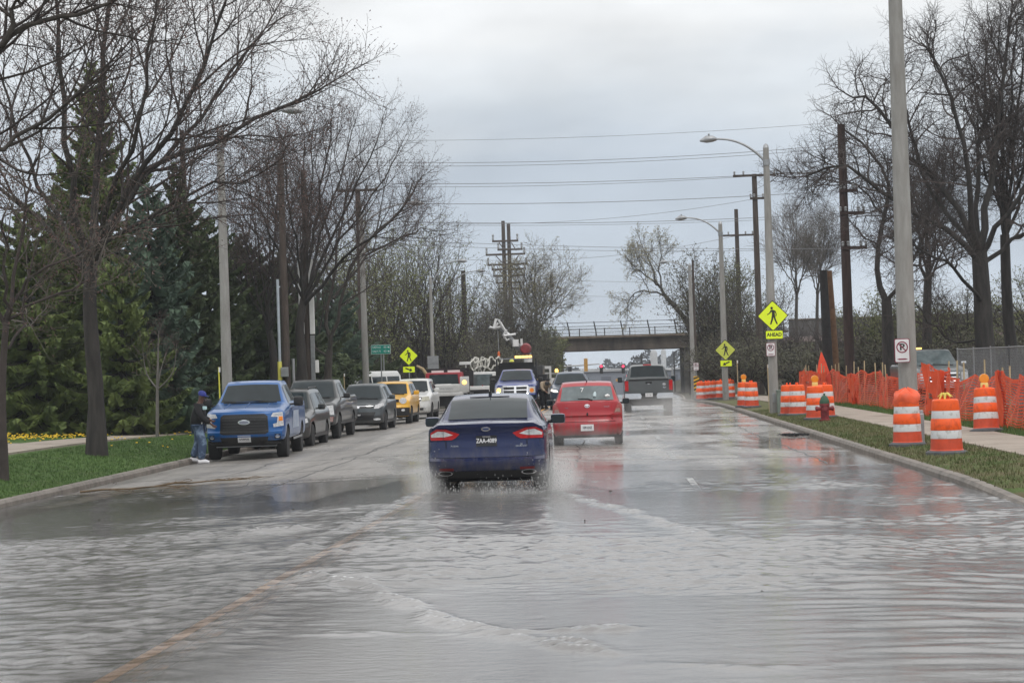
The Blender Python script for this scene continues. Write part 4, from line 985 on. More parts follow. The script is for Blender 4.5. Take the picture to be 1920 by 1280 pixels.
# ================================================================== STREET FURNITURE
def lamp(label, px, Y, top_py, tip_px, tip_py, side, r0=.16, r1=.10, name='street_lamp'):
    p = spot(px, Y); zt = z_at(px, top_py, Y)
    # keep the pole plumb: x from its base
    g = thing(name, label, 'street lamp', p, group='concrete street lamps')
    q = MB(); h = zt - p.z
    q.tube([(0, 0, -.3), (0, 0, h*.3), (0, 0, h*.65), (0, 0, h)], [r0, r0*.9 + r1*.1, (r0 + r1)/2, r1], M_conc, 12); q.lathe([(r1*1.05, h - .02), (r1*.8, h + .08), (.02, h + .13)], M_steel, 12)
    q.build('pole', g, 40)
    q = MB(); q.box((0, -r0*.93, .55), (r0*.7, .05, .32), M_steel, bev=.01); q.build('access_plate', g)
    for zb in (2.6, 4.4): q = MB(); rb_ = (r0 + (r1 - r0)*zb/h)*1.03; q.lathe([(rb_, zb), (rb_, zb + .04)], M_steel, 12); q.build('steel_band', g)
    tip = at(tip_px, tip_py, Y); ax = tip.x - p.x; az = tip.z - p.z
    q = MB(); q.lathe([(r1*1.25, h - .62), (r1*1.25, h - .42)], M_steel, 12)
    P = []
    for k in range(13):
        t_ = k/12; P.append((ax*.78*t_, 0, (h - .52) + (az + .02 - h + .52)*(1 - (1 - t_)**2.4)))
    q.tube(P, [.045 - .012*k/12 for k in range(13)], M_steel, 8); q.build('arm', g, 50)
    q = MB(); L = abs(ax)*.24; s_ = 1 if ax > 0 else -1
    q.tube([(ax*.74, 0, az + .01), (ax*.80, 0, az + .03), (ax*.9, 0, az + .02), (ax, 0, az - .03)], [.05, .11, .13, .03], M_steel, 10); q.lathe([(.03, .12), (.035, .2), (.01, .22)], M_steel, 8, (ax*.86, 0, az))
    q.build('lamp_head', g, 50)
    return g
lamp('tall concrete street lamp pole rising out of the frame beside the bagged barrel', 1706, 43, -150, 1490, -175, -1, .20, .13)
lamp('concrete street lamp carrying the AHEAD crossing sign, arm over the road', 1452, 70, 276, 1312, 263, -1)
lamp('concrete street lamp carrying the faded crossing sign with arrow plate', 1361, 103, 419, 1266, 410, -1)
lamp('farthest concrete street lamp on the right, close to the bridge', 1301, 131, 497, 1236, 492, -1)
lamp('concrete street lamp behind the bright blue pickup under bare branches', 429, 60, 246, 570, 207, 1)
lamp('concrete street lamp behind the yellow suv and the green sign', 688, 95, 405, 797, 381, 1)
lamp('thin street lamp with grey rectangular sign back on its pole', 814, 124, 520, 876, 489, 1, .14, .08)
lamp('farthest thin street lamp on the left with diamond sign back', 850, 149, 521, 910, 508, 1, .15, .09)
def util(label, px, Y, top, r=.16, m=None, arms=(), lean=0.0, extra=None, group='wooden utility poles'):
    p = spot(px, Y); h = z_at(px, top, Y) - p.z
    g = thing('utility_pole', label, 'utility pole', p, group=group)
    q = MB(); q.tube([(0, 0, -.5), (lean*.5, 0, h*.5), (lean, 0, h)], [r*1.15, r, r*.8], m or M_wood, 10); q.build('pole', g, 40)
    for (apy, hw, off) in arms:
        z = z_at(px, apy, Y) - p.z; q = MB(); q.box((lean*z/h + off, -r*.9, z), (2*hw, .12, .13), m or M_wood); q.build('crossarm', g)
        for s_ in (-1, -.55, .55, 1):
            q = MB(); q.lathe([(.03, 0), (.06, .06), (.05, .12), (.07, .17), (.03, .22)], M_steel, 8, (lean*z/h + off + s_*hw*.93, -r*.9, z + .06)); q.build('insulator', g)
    return g, p, h
U1, pU1, hU1 = util('tall dark reddish utility pole in front of the oak on the right', 1596, 83, 233, .19, M_woodr, [(358, .35, .2), (400, .5, .3), (465, .5, .35)], lean=-.05)
util('utility pole with wide crossarm behind the AHEAD street lamp', 1428, 119, 326, .18, M_wood, [(329, 1.25, 0), (372, .5, .2)], lean=-.02)
util('slimmer utility pole with crossarm left of the AHEAD street lamp', 1391, 146, 392, .17, M_wood, [(441, 1.2, 0)])
util('short cut off dark pole banded to its brown partner', 1556, 95, 506, .22, mat('tarred_pole_wood', (.02, .018, .018), .9, var=.3), lean=-.12, group=None)
util('short cut off brown pole banded to its dark partner', 1571, 95.6, 507, .17, mat('fresh_brown_pole', (.16, .085, .045), .9, var=.25), lean=-.22, group=None)
util('slim dark post standing against the farthest street lamp on the right', 1307, 133, 488, .09, M_wood)
g, p, h = util('dark utility pole with grey conduit and yellow guard behind the parked pickups', 540, 76, 293, .145, M_wood)
q = MB(); q.tube([(-.22, -.1, 0), (-.22, -.1, 5.6)], .055, mat('pale_conduit', (.42, .47, .52), .5, var=.08), 8); q.build('conduit', g); q = MB(); q.tube([(-.22, -.16, .0), (-.22, -.16, 2.5)], .085, mat('guard_yellow', (.72, .66, .14), .5, var=.06), 8); q.build('guy_guard', g)
q = MB(); q.box((-.02, -.28, 2.1), (.28, .14, .36), M_steel, bev=.02); q.build('meter_box', g); q = MB(); q.tube([(.28, -.08, 0), (.28, -.08, 2.6)], .06, M_steel, 8); q.build('conduit', g)
g, p, h = util('utility pole wrapped in two long white guard strips behind the parked pickups', 582, 81, 318, .13, M_wood)
for s_ in (-1, 1):
    q = MB(); q.box((s_*.21, -.12, 5.1), (.2, .10, 3.0), M_white, bev=.03); q.build('guard_strip', g); q = MB(); q.box((s_*.2, -.12, 1.75), (.16, .1, 3.6), M_steel); q.build('conduit', g)
q = MB(); q.box((.36, -.15, 2.3), (.14, .12, .5), M_white, bev=.02); q.build('meter_box', g)
util('utility pole with crossarm seen just left of the street lamp behind the yellow suv', 683, 107, 357, .17, M_wood, [(357, 1.05, 0)])
util('leaning dark utility pole between the spruces on the left', 368, 92, 243, .13, M_wood, lean=-.3)
util('dark thick utility pole beyond the white trucks without crossarms', 876, 150, 507, .21, mat('dark_creosote_wood', (.03, .022, .02), .9, var=.3))
# transmission structure
p = spot(956, 230); g = thing('transmission_pole', 'two tall wooden transmission poles stacked with many crossarms above the thicket', 'power pole', p)
s16 = FPX/230
def zz(py): return z_at(952, py, 230) - p.z
for px, top in ((947.5, 414), (957.5, 420)):
    q = MB(); x = at(px, 560, 230).x - p.x; q.tube([(x, 0, -1), (x, 0, zz(top))], [.30, .2], M_wood, 8); q.build('pole', g)
for x0, x1, py in ((923, 972, 452), (933, 980, 468), (911, 985, 477), (914, 989, 496), (922, 986, 505), (925, 985, 517), (930, 984, 530), (934, 980, 541)):
    a, b_ = at(x0, py, 230), at(x1, py, 230); q = MB(); q.box(((a.x + b_.x)/2 - p.x, -.3, zz(py)), (b_.x - a.x, .16, .22), M_wood); q.build('crossarm', g)
    for x in (a.x + .1, b_.x - .1): q = MB(); q.lathe([(.06, 0), (.14, .15), (.1, .4), (.14, .6), (.04, .7)], M_steel, 7, (x - p.x, -.3, zz(py) + .1)); q.build('insulator', g)
for x0, y0, x1, y1 in ((936, 455, 946, 470), (968, 470, 959, 455), (930, 480, 946, 497), (972, 480, 960, 497), (932, 500, 946, 520), (974, 500, 960, 520)):
    a, b_ = at(x0, y0, 230), at(x1, y1, 230); q = MB(); q.tube([(a.x - p.x, -.3, a.z - p.z), (b_.x - p.x, -.3, b_.z - p.z)], .06, M_wood, 5); q.build('brace', g)
# overhead lines
ORD = ['topmost', 'second', 'third', 'fourth', 'fifth', 'sixth', 'seventh', 'eighth', 'ninth', 'tenth', 'eleventh', 'twelfth', 'thirteenth', 'fourteenth']
WL = [((600, 263), (1150, 255), (1590, 228), .8), ((600, 302), (1120, 300), (1590, 270), 1.1), ((600, 309), (1120, 306), (1590, 276), 1.0), ((620, 343), (1100, 341), (1590, 318), 1.2), ((620, 348), (1100, 346), (1432, 329), .9), ((640, 380), (1080, 380), (1590, 356), 1.3), ((640, 408), (1080, 414), (1425, 371), .8), ((640, 412), (1060, 418), (1600, 398), 1.2), ((660, 419), (1080, 422), (1920, 380), .8), ((700, 448), (1080, 462), (1600, 466), 1.0), ((700, 455), (1080, 469), (1920, 450), .9), ((760, 478), (1040, 487), (1390, 440), .8), ((900, 512), (1150, 528), (1300, 526), .7), ((900, 540), (1150, 556), (1300, 552), .7)]
for k, (a, b_, c_, w) in enumerate(WL):
    Yw = 140 if k < 10 else 210
    A, B, C_ = (at(*q_, Yw) for q_ in (a, b_, c_))
    def lag(x, A=A, B=B, C_=C_):
        return A.z*(x - B.x)*(x - C_.x)/((A.x - B.x)*(A.x - C_.x)) + B.z*(x - A.x)*(x - C_.x)/((B.x - A.x)*(B.x - C_.x)) + C_.z*(x - A.x)*(x - B.x)/((C_.x - A.x)*(C_.x - B.x))
    P = [(A.x - 6 + (C_.x - A.x + 6)*i/30,) for i in range(31)]
    q = MB(); q.tube([(x, Yw, lag(x)) for (x,) in P], .016*w*Yw/140, M_wire, 4)
    tag(q.build('overhead_wire'), '%s of the power lines crossing the grey sky, counted from the top' % ORD[k], 'power line', 'overhead power lines')
# ------------------------------------------------------------------ signs
def walker(k=1.0):
    """polygons (x,z) of a striding figure about 0.6 high"""
    P = [oval(-.035, .27, .045, .05, 14), [(-.09, .20), (.0, .215), (.07, .19), (.075, .0), (-.035, .0), (-.03, .12)],
         [(-.07, .20), (-.02, .17), (-.10, .08), (-.19, .03), (-.20, .06), (-.13, .10)], [(.05, .19), (.10, .17), (.135, .06), (.12, -.02), (.09, -.01), (.105, .06)],
         [(-.035, .02), (.04, .02), (.0, -.14), (-.06, -.30), (-.11, -.30), (-.06, -.13)], [(.0, .02), (.075, .02), (.10, -.12), (.17, -.29), (.12, -.30), (.05, -.14)]]
    return [[(x*k, z*k) for x, z in q] for q in P]
def diamond(g, z, size, m, loc=(0, 0), mirror=1):
    d = size/2*math.sqrt(2); r_ = .04; x0, y0 = loc
    def dm(d, r_):
        P = []
        for a in range(4):
            t_ = a*math.pi/2; cx, cz = math.cos(t_)*(d - r_*1.4), math.sin(t_)*(d - r_*1.4)
            for j in range(-2, 3): P.append((cx + r_*math.cos(t_ + j*.39), z + cz + r_*math.sin(t_ + j*.39)))
        return [(x + x0, zz_) for x, zz_ in P]
    b_ = MB().prism(dm(d, r_), y0 - .006, y0, M_sblk).build('sign_border', g) 
    o = MB().prism(dm(d - .035, r_), y0 - .012, y0 - .0062, m).build('sign_face', g)
    for i, pl_ in enumerate(walker(size/.78)):
        MB().prism([(x0 + mirror*x, z + zz_) for x, zz_ in pl_], y0 - .0150 - .0004*i, y0 - .0122, M_sblk).build('walking_figure', o)
    return o
def plaque(g, z, w, h, m, loc=(0, 0), border=M_sblk, name='plaque'):
    x0, y0 = loc
    def rr(w, h, r_):
        P = []
        for cx, cz, a in ((w/2 - r_, h/2 - r_, 0), (-w/2 + r_, h/2 - r_, 90), (-w/2 + r_, -h/2 + r_, 180), (w/2 - r_, -h/2 + r_, 270)):
            for j in (0, 45, 90): P.append((x0 + cx + r_*math.cos(R(a + j)), z + cz + r_*math.sin(R(a + j))))
        return P
    MB().prism(rr(w, h, .03), y0 - .006, y0, border).build('sign_border', g)
    return MB().prism(rr(w - .03, h - .03, .025), y0 - .012, y0 - .0062, m).build(name, g)
def arrow(o, z, loc, ang, L=.36):
    M = T((loc[0], loc[1] - .016, z)) @ Matrix.Rotation(-ang, 4, 'Y')
    MB().prism([(-L/2, -.03), (L*.15, -.03), (L*.15, -.09), (L/2, 0), (L*.15, .09), (L*.15, .03), (-L/2, .03)], -.002, .003, M_sblk, M).build('arrow', o)
def sign_at(name, label, px, Y, group=None):
    p = spot(px, Y); return thing(name, label, 'road sign', p, group=group), p
def zrel(px, py, Y, p): return z_at(px, py, Y) - p.z
# crossing sign with AHEAD plate on the second lamp
def on_pole(lpx, Y, px, back):
    p = spot(lpx, Y); x = at(px, 640, Y).x
    return p
p = spot(1452, 70); px0 = at(1449, 592, 70 - .2)
g = thing('crossing_sign', 'bright yellow pedestrian diamond sign with AHEAD plate on a street lamp', 'road sign', (px0.x, 69.8, p.z))
diamond(g, px0.z - p.z, .76, M_fyg)
a = plaque(g, z_at(1450, 627.5, 69.8) - p.z, .60, .30, M_fyg, (.03, 0)); text('lettering', 'AHEAD', .17, M_sblk, a, T((.03, -.014, z_at(1450, 627.5, 69.8) - p.z)), sx=.90, bold=.03)
q = MB(); q.box((.02, .015, z_at(1450, 600, 69.8) - p.z), (.34, .02, .05), M_steel); q.box((.02, .015, z_at(1450, 628, 69.8) - p.z), (.34, .02, .05), M_steel); q.build('bracket', g)
def noparking(label, px, py, Y, zb, w, h):
    c_ = at(px, py, Y); g = thing('no_parking_sign', label, 'road sign', (c_.x, Y, zb)); z = c_.z - zb
    o = plaque(g, z, w, h, M_swht, border=M_sred)
    r_ = w*.38; zc = z + h*.14
    ring_o, ring_i = oval(0, zc, r_, r_, 28), oval(0, zc, r_*.8, r_*.8, 28)
    q = MB(); V = [(x, -.0145, zz_) for x, zz_ in ring_o + ring_i]; n = 28; q.add(V, [(i, (i + 1) % n, n + (i + 1) % n, n + i) for i in range(n)], M_sred); q.build('ring', o)
    text('lettering', 'P', r_*1.55, M_sblk, o, T((0, -.0142, zc)), sx=1.1, bold=.03)
    q = MB(); q.box((0, -.0165, zc), (r_*1.7, .002, r_*.18), M_sred, M=T((0, -.0165, zc)) @ Matrix.Rotation(R(45), 4, 'Y')); q.build('slash', o)
    q = MB(); q.prism([(-w*.36, z - h*.36), (-w*.2, z - h*.39), (w*.2, z - h*.39), (w*.36, z - h*.36), (w*.2, z - h*.33), (-w*.2, z - h*.33)], -.0145, -.013, M_sred); q.build('arrow', o)
    q = MB(); q.box((w*.3, .02, z), (.12, .03, .04), M_steel); q.build('bracket', g)
    return g, z
noparking('small no parking sign under the AHEAD plate', 1445, 655, 69.75, spot(1452, 70).z, .31, .46)
noparking('nearest white no parking sign beside the tall bare lamp pole', 1691.5, 657, 42.7, spot(1706, 43).z, .32, .50)
g, z = noparking('no parking sign above the black and yellow hazard marker', 1305, 687, 124, spot(1306, 124).z, .32, .46)
q = MB(); q.tube([(0, .02, -.2), (0, .02, z + .2)], .03, M_steel, 6); q.build('post', g)
p = spot(1306, 123.6); x = at(1306, 718, 123.6).x; g = thing('hazard_marker', 'black and yellow slanted stripe hazard marker near the bridge', 'road sign', (x, 123.6, p.z))
z0 = z_at(1306, 733, 123.6) - p.z; z1 = z_at(1306, 705, 123.6) - p.z; w = .34
o = MB().prism(rect(-w/2, z0, w/2, z1), -.01, 0, mat('hazard_yellow', (.75, .42, .02), .5, var=.05)).build('panel', g)
for k in range(4):
    a = z0 + k*(z1 - z0)/4; q = MB(); q.prism([(-w/2, a + .02), (w/2, a + .02 - .0 + .16 if False else a + .16), (w/2, min(z1, a + .27)), (-w/2, a + .13)], -.013, -.0102, M_sblk); q.build('stripe', o)
q = MB(); q.tube([(0, .03, -.2), (0, .03, z1)], .03, M_steel, 6); q.build('post', g)
p = spot(1361, 103); px0 = at(1360, 656, 102.8); g = thing('crossing_sign', 'faded yellow pedestrian diamond sign over a slanting arrow plate, right side', 'road sign', (px0.x, 102.8, p.z))
diamond(g, px0.z - p.z, .76, M_fyg2); zq = z_at(1361, 681, 102.8) - p.z; a = plaque(g, zq, .60, .32, M_fyg, (.02, 0)); arrow(a, zq, (.02, 0), R(205), .38)
q = MB(); q.box((.02, .015, zq), (.3, .02, .05), M_steel); q.build('bracket', g)
p = spot(767, 92); px0 = at(766, 667, 92); g = thing('crossing_sign', 'bright yellow pedestrian diamond sign over arrow plate behind the white suv', 'road sign', (px0.x, 92, p.z))
diamond(g, px0.z - p.z, .64, M_fyg); zq = z_at(766, 692.5, 92) - p.z; a = plaque(g, zq, .56, .29, M_fyg, (.0, 0)); arrow(a, zq, (.0, 0), R(-22), .34)
q = MB(); q.tube([(.01, .03, -.2), (.01, .03, px0.z - p.z + .4)], .03, M_steel, 6); q.build('post', g)
p = spot(717, 95); c_ = at(714, 655, 95); g = thing('address_sign', 'green address sign with two rows of white numbers on a thin post', 'road sign', (c_.x, 95, p.z)); z = c_.z - p.z
o = plaque(g, z, .92, .44, M_sgrn, border=M_swht)
for dz, a, b_ in ((.10, '5459-61', '43'), (-.09, '5467-71', '43')):
    text('lettering', a, .145, M_swht, o, T((-.19, -.014, z + dz)), sx=.85); text('lettering', b_, .145, M_swht, o, T((.20, -.014, z + dz)))
    MB().prism([(.30, z + dz), (.40, z + dz + .045), (.40, z + dz - .045)], -.015, -.0125, M_swht).build('arrow', o)
q = MB(); q.tube([(.0, .03, -.2), (.0, .03, z + .15)], .03, M_steel, 6); q.build('post', g); q = MB(); q.box((.12, .05, z - .6), (.06, .02, .8), M_steel); q.build('side_sign', g)
for nm, lab, px, py, Y, dia in (('sign_back', 'grey unpainted back of a rectangular sign on a thin street lamp', 812, 680, 123.7, False), ('sign_back', 'grey back of a diamond sign on the farthest left street lamp', 849, 683, 148.6, True)):
    c_ = at(px, py, Y); pz = spot(px, Y).z; g = thing(nm, lab, 'road sign', (c_.x, Y, pz)); z = c_.z - pz; m = mat('bare_aluminium', (.30, .31, .32), .5, metal=.4, var=.1)
    d = .72
    MB().prism([(d, z), (0, z + d), (-d, z), (0, z - d)] if dia else rect(-.34, z - .42, .34, z + .42), -.012, 0, m).build('panel', g)
    q = MB(); q.box((0, -.03, z), (.7, .03, .05), M_steel); q.build('bracket', g)
# ------------------------------------------------------------------ barrels
def barrel(base=M_rubber):
    g = thing('traffic_barrel', 'x', 'traffic barrel', group='orange and white traffic barrels')
    q = MB(); q.lathe([(.39, 0), (.39, .05), (.34, .08), (.27, .085)], base, 8, (0, 0, 0)); q.build('base', g, 30)
    def rr(z): return .292 - .062*(z - .05)/.95
    segs = [(.06, .30, M_orange_d), (.30, .45, M_refl), (.47, .64, M_orange), (.66, .80, M_refl), (.82, 1.0, M_orange)]
    q = MB(); P = [(rr(.06) + .012, .06), (rr(.08) + .012, .085), (rr(.09), .10), (rr(.29), .295)]
    q.lathe(P, M_orange_d, 24)
    q.lathe([(rr(.45) + .006, .445), (rr(.46) + .012, .455), (rr(.64) + .008, .645), (rr(.65) - .002, .66)], M_orange, 24)
    q.lathe([(rr(.80) + .004, .795), (rr(.81) + .01, .81), (rr(.98) + .004, .975), (rr(1.0) - .02, 1.0), (.12, 1.005)], M_orange, 24)
    q.box((-.05, 0, 1.035), (.05, .06, .08), M_orange, bev=.015); q.box((.06, 0, 1.035), (.05, .06, .08), M_orange, bev=.015); q.build('drum', g, 35)
    for z0, z1 in ((.295, .447), (.655, .798)):
        q = MB(); q.lathe([(rr(z0) + .002, z0), (rr(z0) + .004, z0 + .01), (rr(z1) + .004, z1 - .01), (rr(z1) + .002, z1)], M_refl, 24); q.build('reflective_band', g, 35)
    return g
B0 = barrel(); used = [False]
def put_barrel(px, py, label, lean=(0, 0), zoff=0.0, sc=1.0, light=0, Y=None):
    if Y is None:
        p = ground(px, py, 0.0)
        for _ in range(6): p = ground(px, py, H(p.x, p.y) + zoff)
    else:
        p = spot(px, Y)
    g = B0 if not used[0] else dup(B0, p, 0, label)
    used[0] = True
    g.location = p; g['label'] = label; g.rotation_euler = (lean[0], lean[1], random.Random(px).uniform(0, 6)); g.scale = (sc,)*3
    if light:
        q = MB(); q.lathe([(.02, -.05), (.105, -.045), (.115, -.02), (.115, .02), (.105, .045), (.02, .05)], M_glowA if light > 1 else mat('amber_flasher', (.80, .27, .01), .2, var=.1), 16, (0, 0, 1.21), 'y'); q.box((0, 0, 1.06), (.17, .1, .12), mat('flasher_case', (.75, .62, .2), .5, var=.1), bev=.02)
        l = q.build('warning_light', g, 30); l.rotation_euler.z = -g.rotation_euler.z
    return g
b1 = put_barrel(1702, 836, 'traffic barrel with an orange bag over its top beside the tall lamp pole')
q = MB(); rg_ = random.Random(9)
prof = [(.25, .86), (.268, .93), (.262, 1.0), (.235, 1.05), (.16, 1.085), (.08, 1.12), (.02, 1.14)]
q.lathe(prof, mat('orange_bag', (.80, .115, .04), .55, var=.15, vscale=5), 22)
q.v = [(x*(1 + .05*math.sin(7*math.atan2(y, x) + z*22) + .05*math.sin(3*math.atan2(y, x) - z*30)) + .03*(z - .9), y*(1 + .05*math.sin(5*math.atan2(y, x) + z*25)), z + .035*math.sin(3*math.atan2(y, x) + 1) + .02*math.sin(8*math.atan2(y, x))) for x, y, z in q.v]
o = q.build('bag', None, 60); o.location = b1.location; o['label'] = 'crumpled orange plastic bag pulled over the top of a barrel'; o['category'] = 'bag'
b2 = put_barrel(1775.5, 852, 'nearest traffic barrel with yellow tape knotted on its top')
q = MB()
for a in range(7):
    t_ = a*.9; q.tube([(0, 0, 1.03), (.06*math.cos(t_), .06*math.sin(t_), 1.10), (.13*math.cos(t_), .13*math.sin(t_), 1.04 - .05*(a % 3))], [.018, .026, .012], mat('yellow_tape', (.72, .60, .12), .5, var=.2), 5)
o = q.build('caution_tape', None, 60); o.location = b2.location; tag(o, 'bunch of yellow caution tape tied on the nearest barrel', 'tape')
put_barrel(1850, 810, 'leaning traffic barrel with amber light against the orange fence', (R(2), R(-5)), light=1)
put_barrel(1530, 787, 'traffic barrel with amber light and yellow bracket behind the hydrant', light=1)
put_barrel(1548, 783, 'traffic barrel tucked behind the hydrant without any light')
put_barrel(1496, 779, 'right one of two touching barrels left of the hydrant'); put_barrel(1480, 779, 'left one of two touching barrels left of the hydrant')
put_barrel(1409.5, 764, 'front barrel of the pair between the two right crossing signs', light=0)
put_barrel(1396, 763, 'rear barrel with amber light in the pair between the right crossing signs', light=1)
for k, (px, Y, lab) in enumerate(((1315, 113, 'leftmost barrel of the cluster at the hazard marker'), (1325, 114.5, 'second barrel from the left in the cluster at the hazard marker'), (1330, 118, 'rearmost barrel standing tall in the middle of the far cluster'), (1339, 113.5, 'middle barrel of the far cluster near the hazard marker'), (1352, 112, 'barrel of the far cluster just left of the faded crossing sign lamp'), (1369, 111, 'single barrel peeping out right of the faded crossing sign lamp'))):
    put_barrel(px, 0, lab, Y=Y)
put_barrel(1510, 0, 'distant barrel with amber light behind the far end of the fence', light=1, Y=97)
# hydrant
p = ground(1547, 789, 0.05); p = ground(1547, 789, H(p.x, p.y)); g = thing('fire_hydrant', 'dark red fire hydrant with a green bonnet on the verge', 'fire hydrant', p)
M_hyd = mat('worn_red_iron', (.20, .02, .026), .6, var=.35, vscale=9); M_hyg = mat('green_iron', (.03, .09, .05), .6, var=.2)
q = MB(); q.lathe([(.17, 0), (.17, .05), (.12, .06), (.12, .42), (.15, .43), (.15, .50), (.12, .51)], M_hyd, 16); q.build('barrel', g, 30)
q = MB(); q.lathe([(.14, .50), (.145, .56), (.10, .68), (.05, .73), (.03, .73), (.03, .79), (.01, .79)], M_hyg, 14); q.build('bonnet', g, 30)
for s_ in (-1, 1): q = MB(); q.lathe([(.055, 0), (.055, .10), (.075, .10), (.075, .15), (.02, .17)], M_hyd, 10, (s_*.10, 0, .36), 'x', Matrix.Scale(s_, 4, (1, 0, 0))); q.build('nozzle', g, 30)
q = MB(); q.lathe([(.07, -.10), (.09, -.10), (.09, -.17), (.02, -.18)][::-1], M_hyd, 10, (0, -.03, .34), 'y'); q.build('nozzle', g, 30)
# ------------------------------------------------------------------ orange barrier fence
fg = thing('barrier_fence', 'long sagging orange plastic mesh fence along the right sidewalk', 'fence', (9.55, 70, 0))
rg_ = random.Random(4)
FY0, FY1 = 36.0, 101.0
def fx(y): return 9.55 + .12*math.sin(y*.9) + .07*math.sin(y*2.3) + (.35*sm(95, 101, y))
def ftop(y): return 1.22 + .07*math.sin(y*1.7) + .08*math.sin(y*.53 + 1) - .10*abs(math.sin(y*math.pi/2.2)) + (.18 if 57 < y < 61 else 0)
def fbot(y): return .03 + .03*math.sin(y*2.1)
q = MB(); NR = 17
yy = [FY0 + i*.11 for i in range(int((FY1 - FY0)/.11) + 1)]
for r_ in range(NR + 1):
    t_ = r_/NR; V = []; th = .019 if 0 < r_ < NR else .034
    for y in yy:
        z = H(fx(y), y) + fbot(y) + (ftop(y) - fbot(y))*t_ + .012*math.sin(y*7 + r_); x = fx(y) + .05*math.sin(t_*5 + y*3) + .02*math.sin(y*11 + r_)
        V += [(x, y, z - th), (x + .004, y, z + th)]
    q.add(V, [(2*i, 2*i + 2, 2*i + 3, 2*i + 1) for i in range(len(yy) - 1)], M_net)
for i, y in enumerate(yy):
    V = []
    for r_ in range(NR + 1):
        t_ = r_/NR; z = H(fx(y), y) + fbot(y) + (ftop(y) - fbot(y))*t_ + .012*math.sin(y*7 + r_); x = fx(y) + .05*math.sin(t_*5 + y*3) + .02*math.sin(y*11 + r_)
        V += [(x + .002, y - .02, z), (x + .002, y + .02, z)]
    q.add(V, [(2*k, 2*k + 1, 2*k + 3, 2*k + 2) for k in range(NR)], M_net)
q.v = [(x - 9.55, y - 70, z) for x, y, z in q.v]
q.build('mesh', fg)
# folded doubled lengths of mesh
for (ya, yb, dx) in ((57.4, 59.4, -.16), (86, 96, -.2), (76, 79, -.12), (48.2, 49.2, -.1)):
    q = MB(); V = []; n = int((yb - ya)/.1) + 1
    for i in range(n):
        y = ya + i*.1
        for k in range(9):
            t_ = k/8; V.append((fx(y) + dx + .07*math.sin(y*9 + t_*4) - 9.55, y - 70, H(fx(y), y) + .02 + (ftop(y) + .03 + .04*math.sin(y*5))*t_))
    F = [(i*9 + k, i*9 + k + 1, (i + 1)*9 + k + 1, (i + 1)*9 + k) for i in range(n - 1) for k in range(8) if (i + k*2) % 5 or rg_.random() < .6]
    q.add(V, F, M_net); q.build('folded_mesh', fg)
y = FY0 + .6
while y < FY1:
    x, z = fx(y) + .06, H(fx(y), y); h = rg_.uniform(1.42, 1.68); dx, dy = rg_.uniform(-.06, .06), rg_.uniform(-.05, .05)
    q = MB(); q.tube([(x - 9.55, y - 70, z - .2), (x + dx - 9.55, y + dy - 70, z + h)], .021, M_wood2, 4); q.build('stake', fg); y += rg_.uniform(1.5, 2.4)
# tall folded orange flag
p = spot(1546, 94); q = MB(); g = thing('warning_flag', 'tall pointed orange warning flag rising above the far end of the fence', 'flag', p)
zt = z_at(1543, 660, 94) - p.z; zb = z_at(1546, 697, 94) - p.z; V = []
q.lathe([(.36, zb - 1.1), (.34, zb - .3), (.27, zb), (.16, (zt + zb)/2), (.02, zt)], mat('flag_orange', (.85, .07, .02), .6, var=.12, emit=(.9, .06, .01), estr=.06), 9)
q.v = [(x*(1 + .2*math.sin(3*math.atan2(y, x))) - .08*(z/zt)**3, y*.5, z) for x, y, z in q.v]; q.build('cloth', g, 60)
q = MB(); q.tube([(.3, 0, -.1), (.12, 0, zb)], .02, M_wood2, 5); q.build('staff', g)
# chain link site fence
cg = thing('chain_link_fence', 'grey chain link fence panels behind the orange fence on the right', 'fence', (14, 66, 0))
M_link = mat('galvanised_wire', (.30, .31, .32), .5, metal=.5, var=.1)
pts = [(12.75, 73.5), (13.1, 66.0), (13.4, 60), (13.9, 54)]
for (xa, ya), (xb, yb) in zip(pts[:-1], pts[1:]):
    q = MB(); L = math.hypot(xb - xa, yb - ya); hgt = 1.95
    def W3(s_, z): return (xa + (xb - xa)*s_/L - 14, ya + (yb - ya)*s_/L - 66, H(xa + (xb - xa)*s_/L, ya + (yb - ya)*s_/L) + z)
    for d in (-1, 1):
        k = -hgt
        while k < L + hgt:
            a0, a1 = (k, k + hgt) if d > 0 else (k + hgt, k)
            sA, sB = a0, a1; zA, zB = .08, hgt
            # clip
            lo, hi = 0.0, 1.0; ds = sB - sA
            t0, t1 = ((0 - sA)/ds, (L - sA)/ds); t0, t1 = min(t0, t1), max(t0, t1); lo, hi = max(lo, t0), min(hi, t1)
            if hi > lo: q.tube([W3(sA + ds*lo, zA + (zB - zA)*lo), W3(sA + ds*hi, zA + (zB - zA)*hi)], .0035, M_link, 3, False)
            k += .10
    q.build('wire_mesh', cg)
    for z in (.1, hgt): q = MB(); q.tube([W3(0, z), W3(L, z)], .022, M_link, 6); q.build('rail', cg)
    n = max(2, int(L/2.4))
    for i in range(n + 1): q = MB(); q.tube([W3(L*i/n, 0), W3(L*i/n, hgt + .06)], .026, M_link, 6); q.build('post', cg)
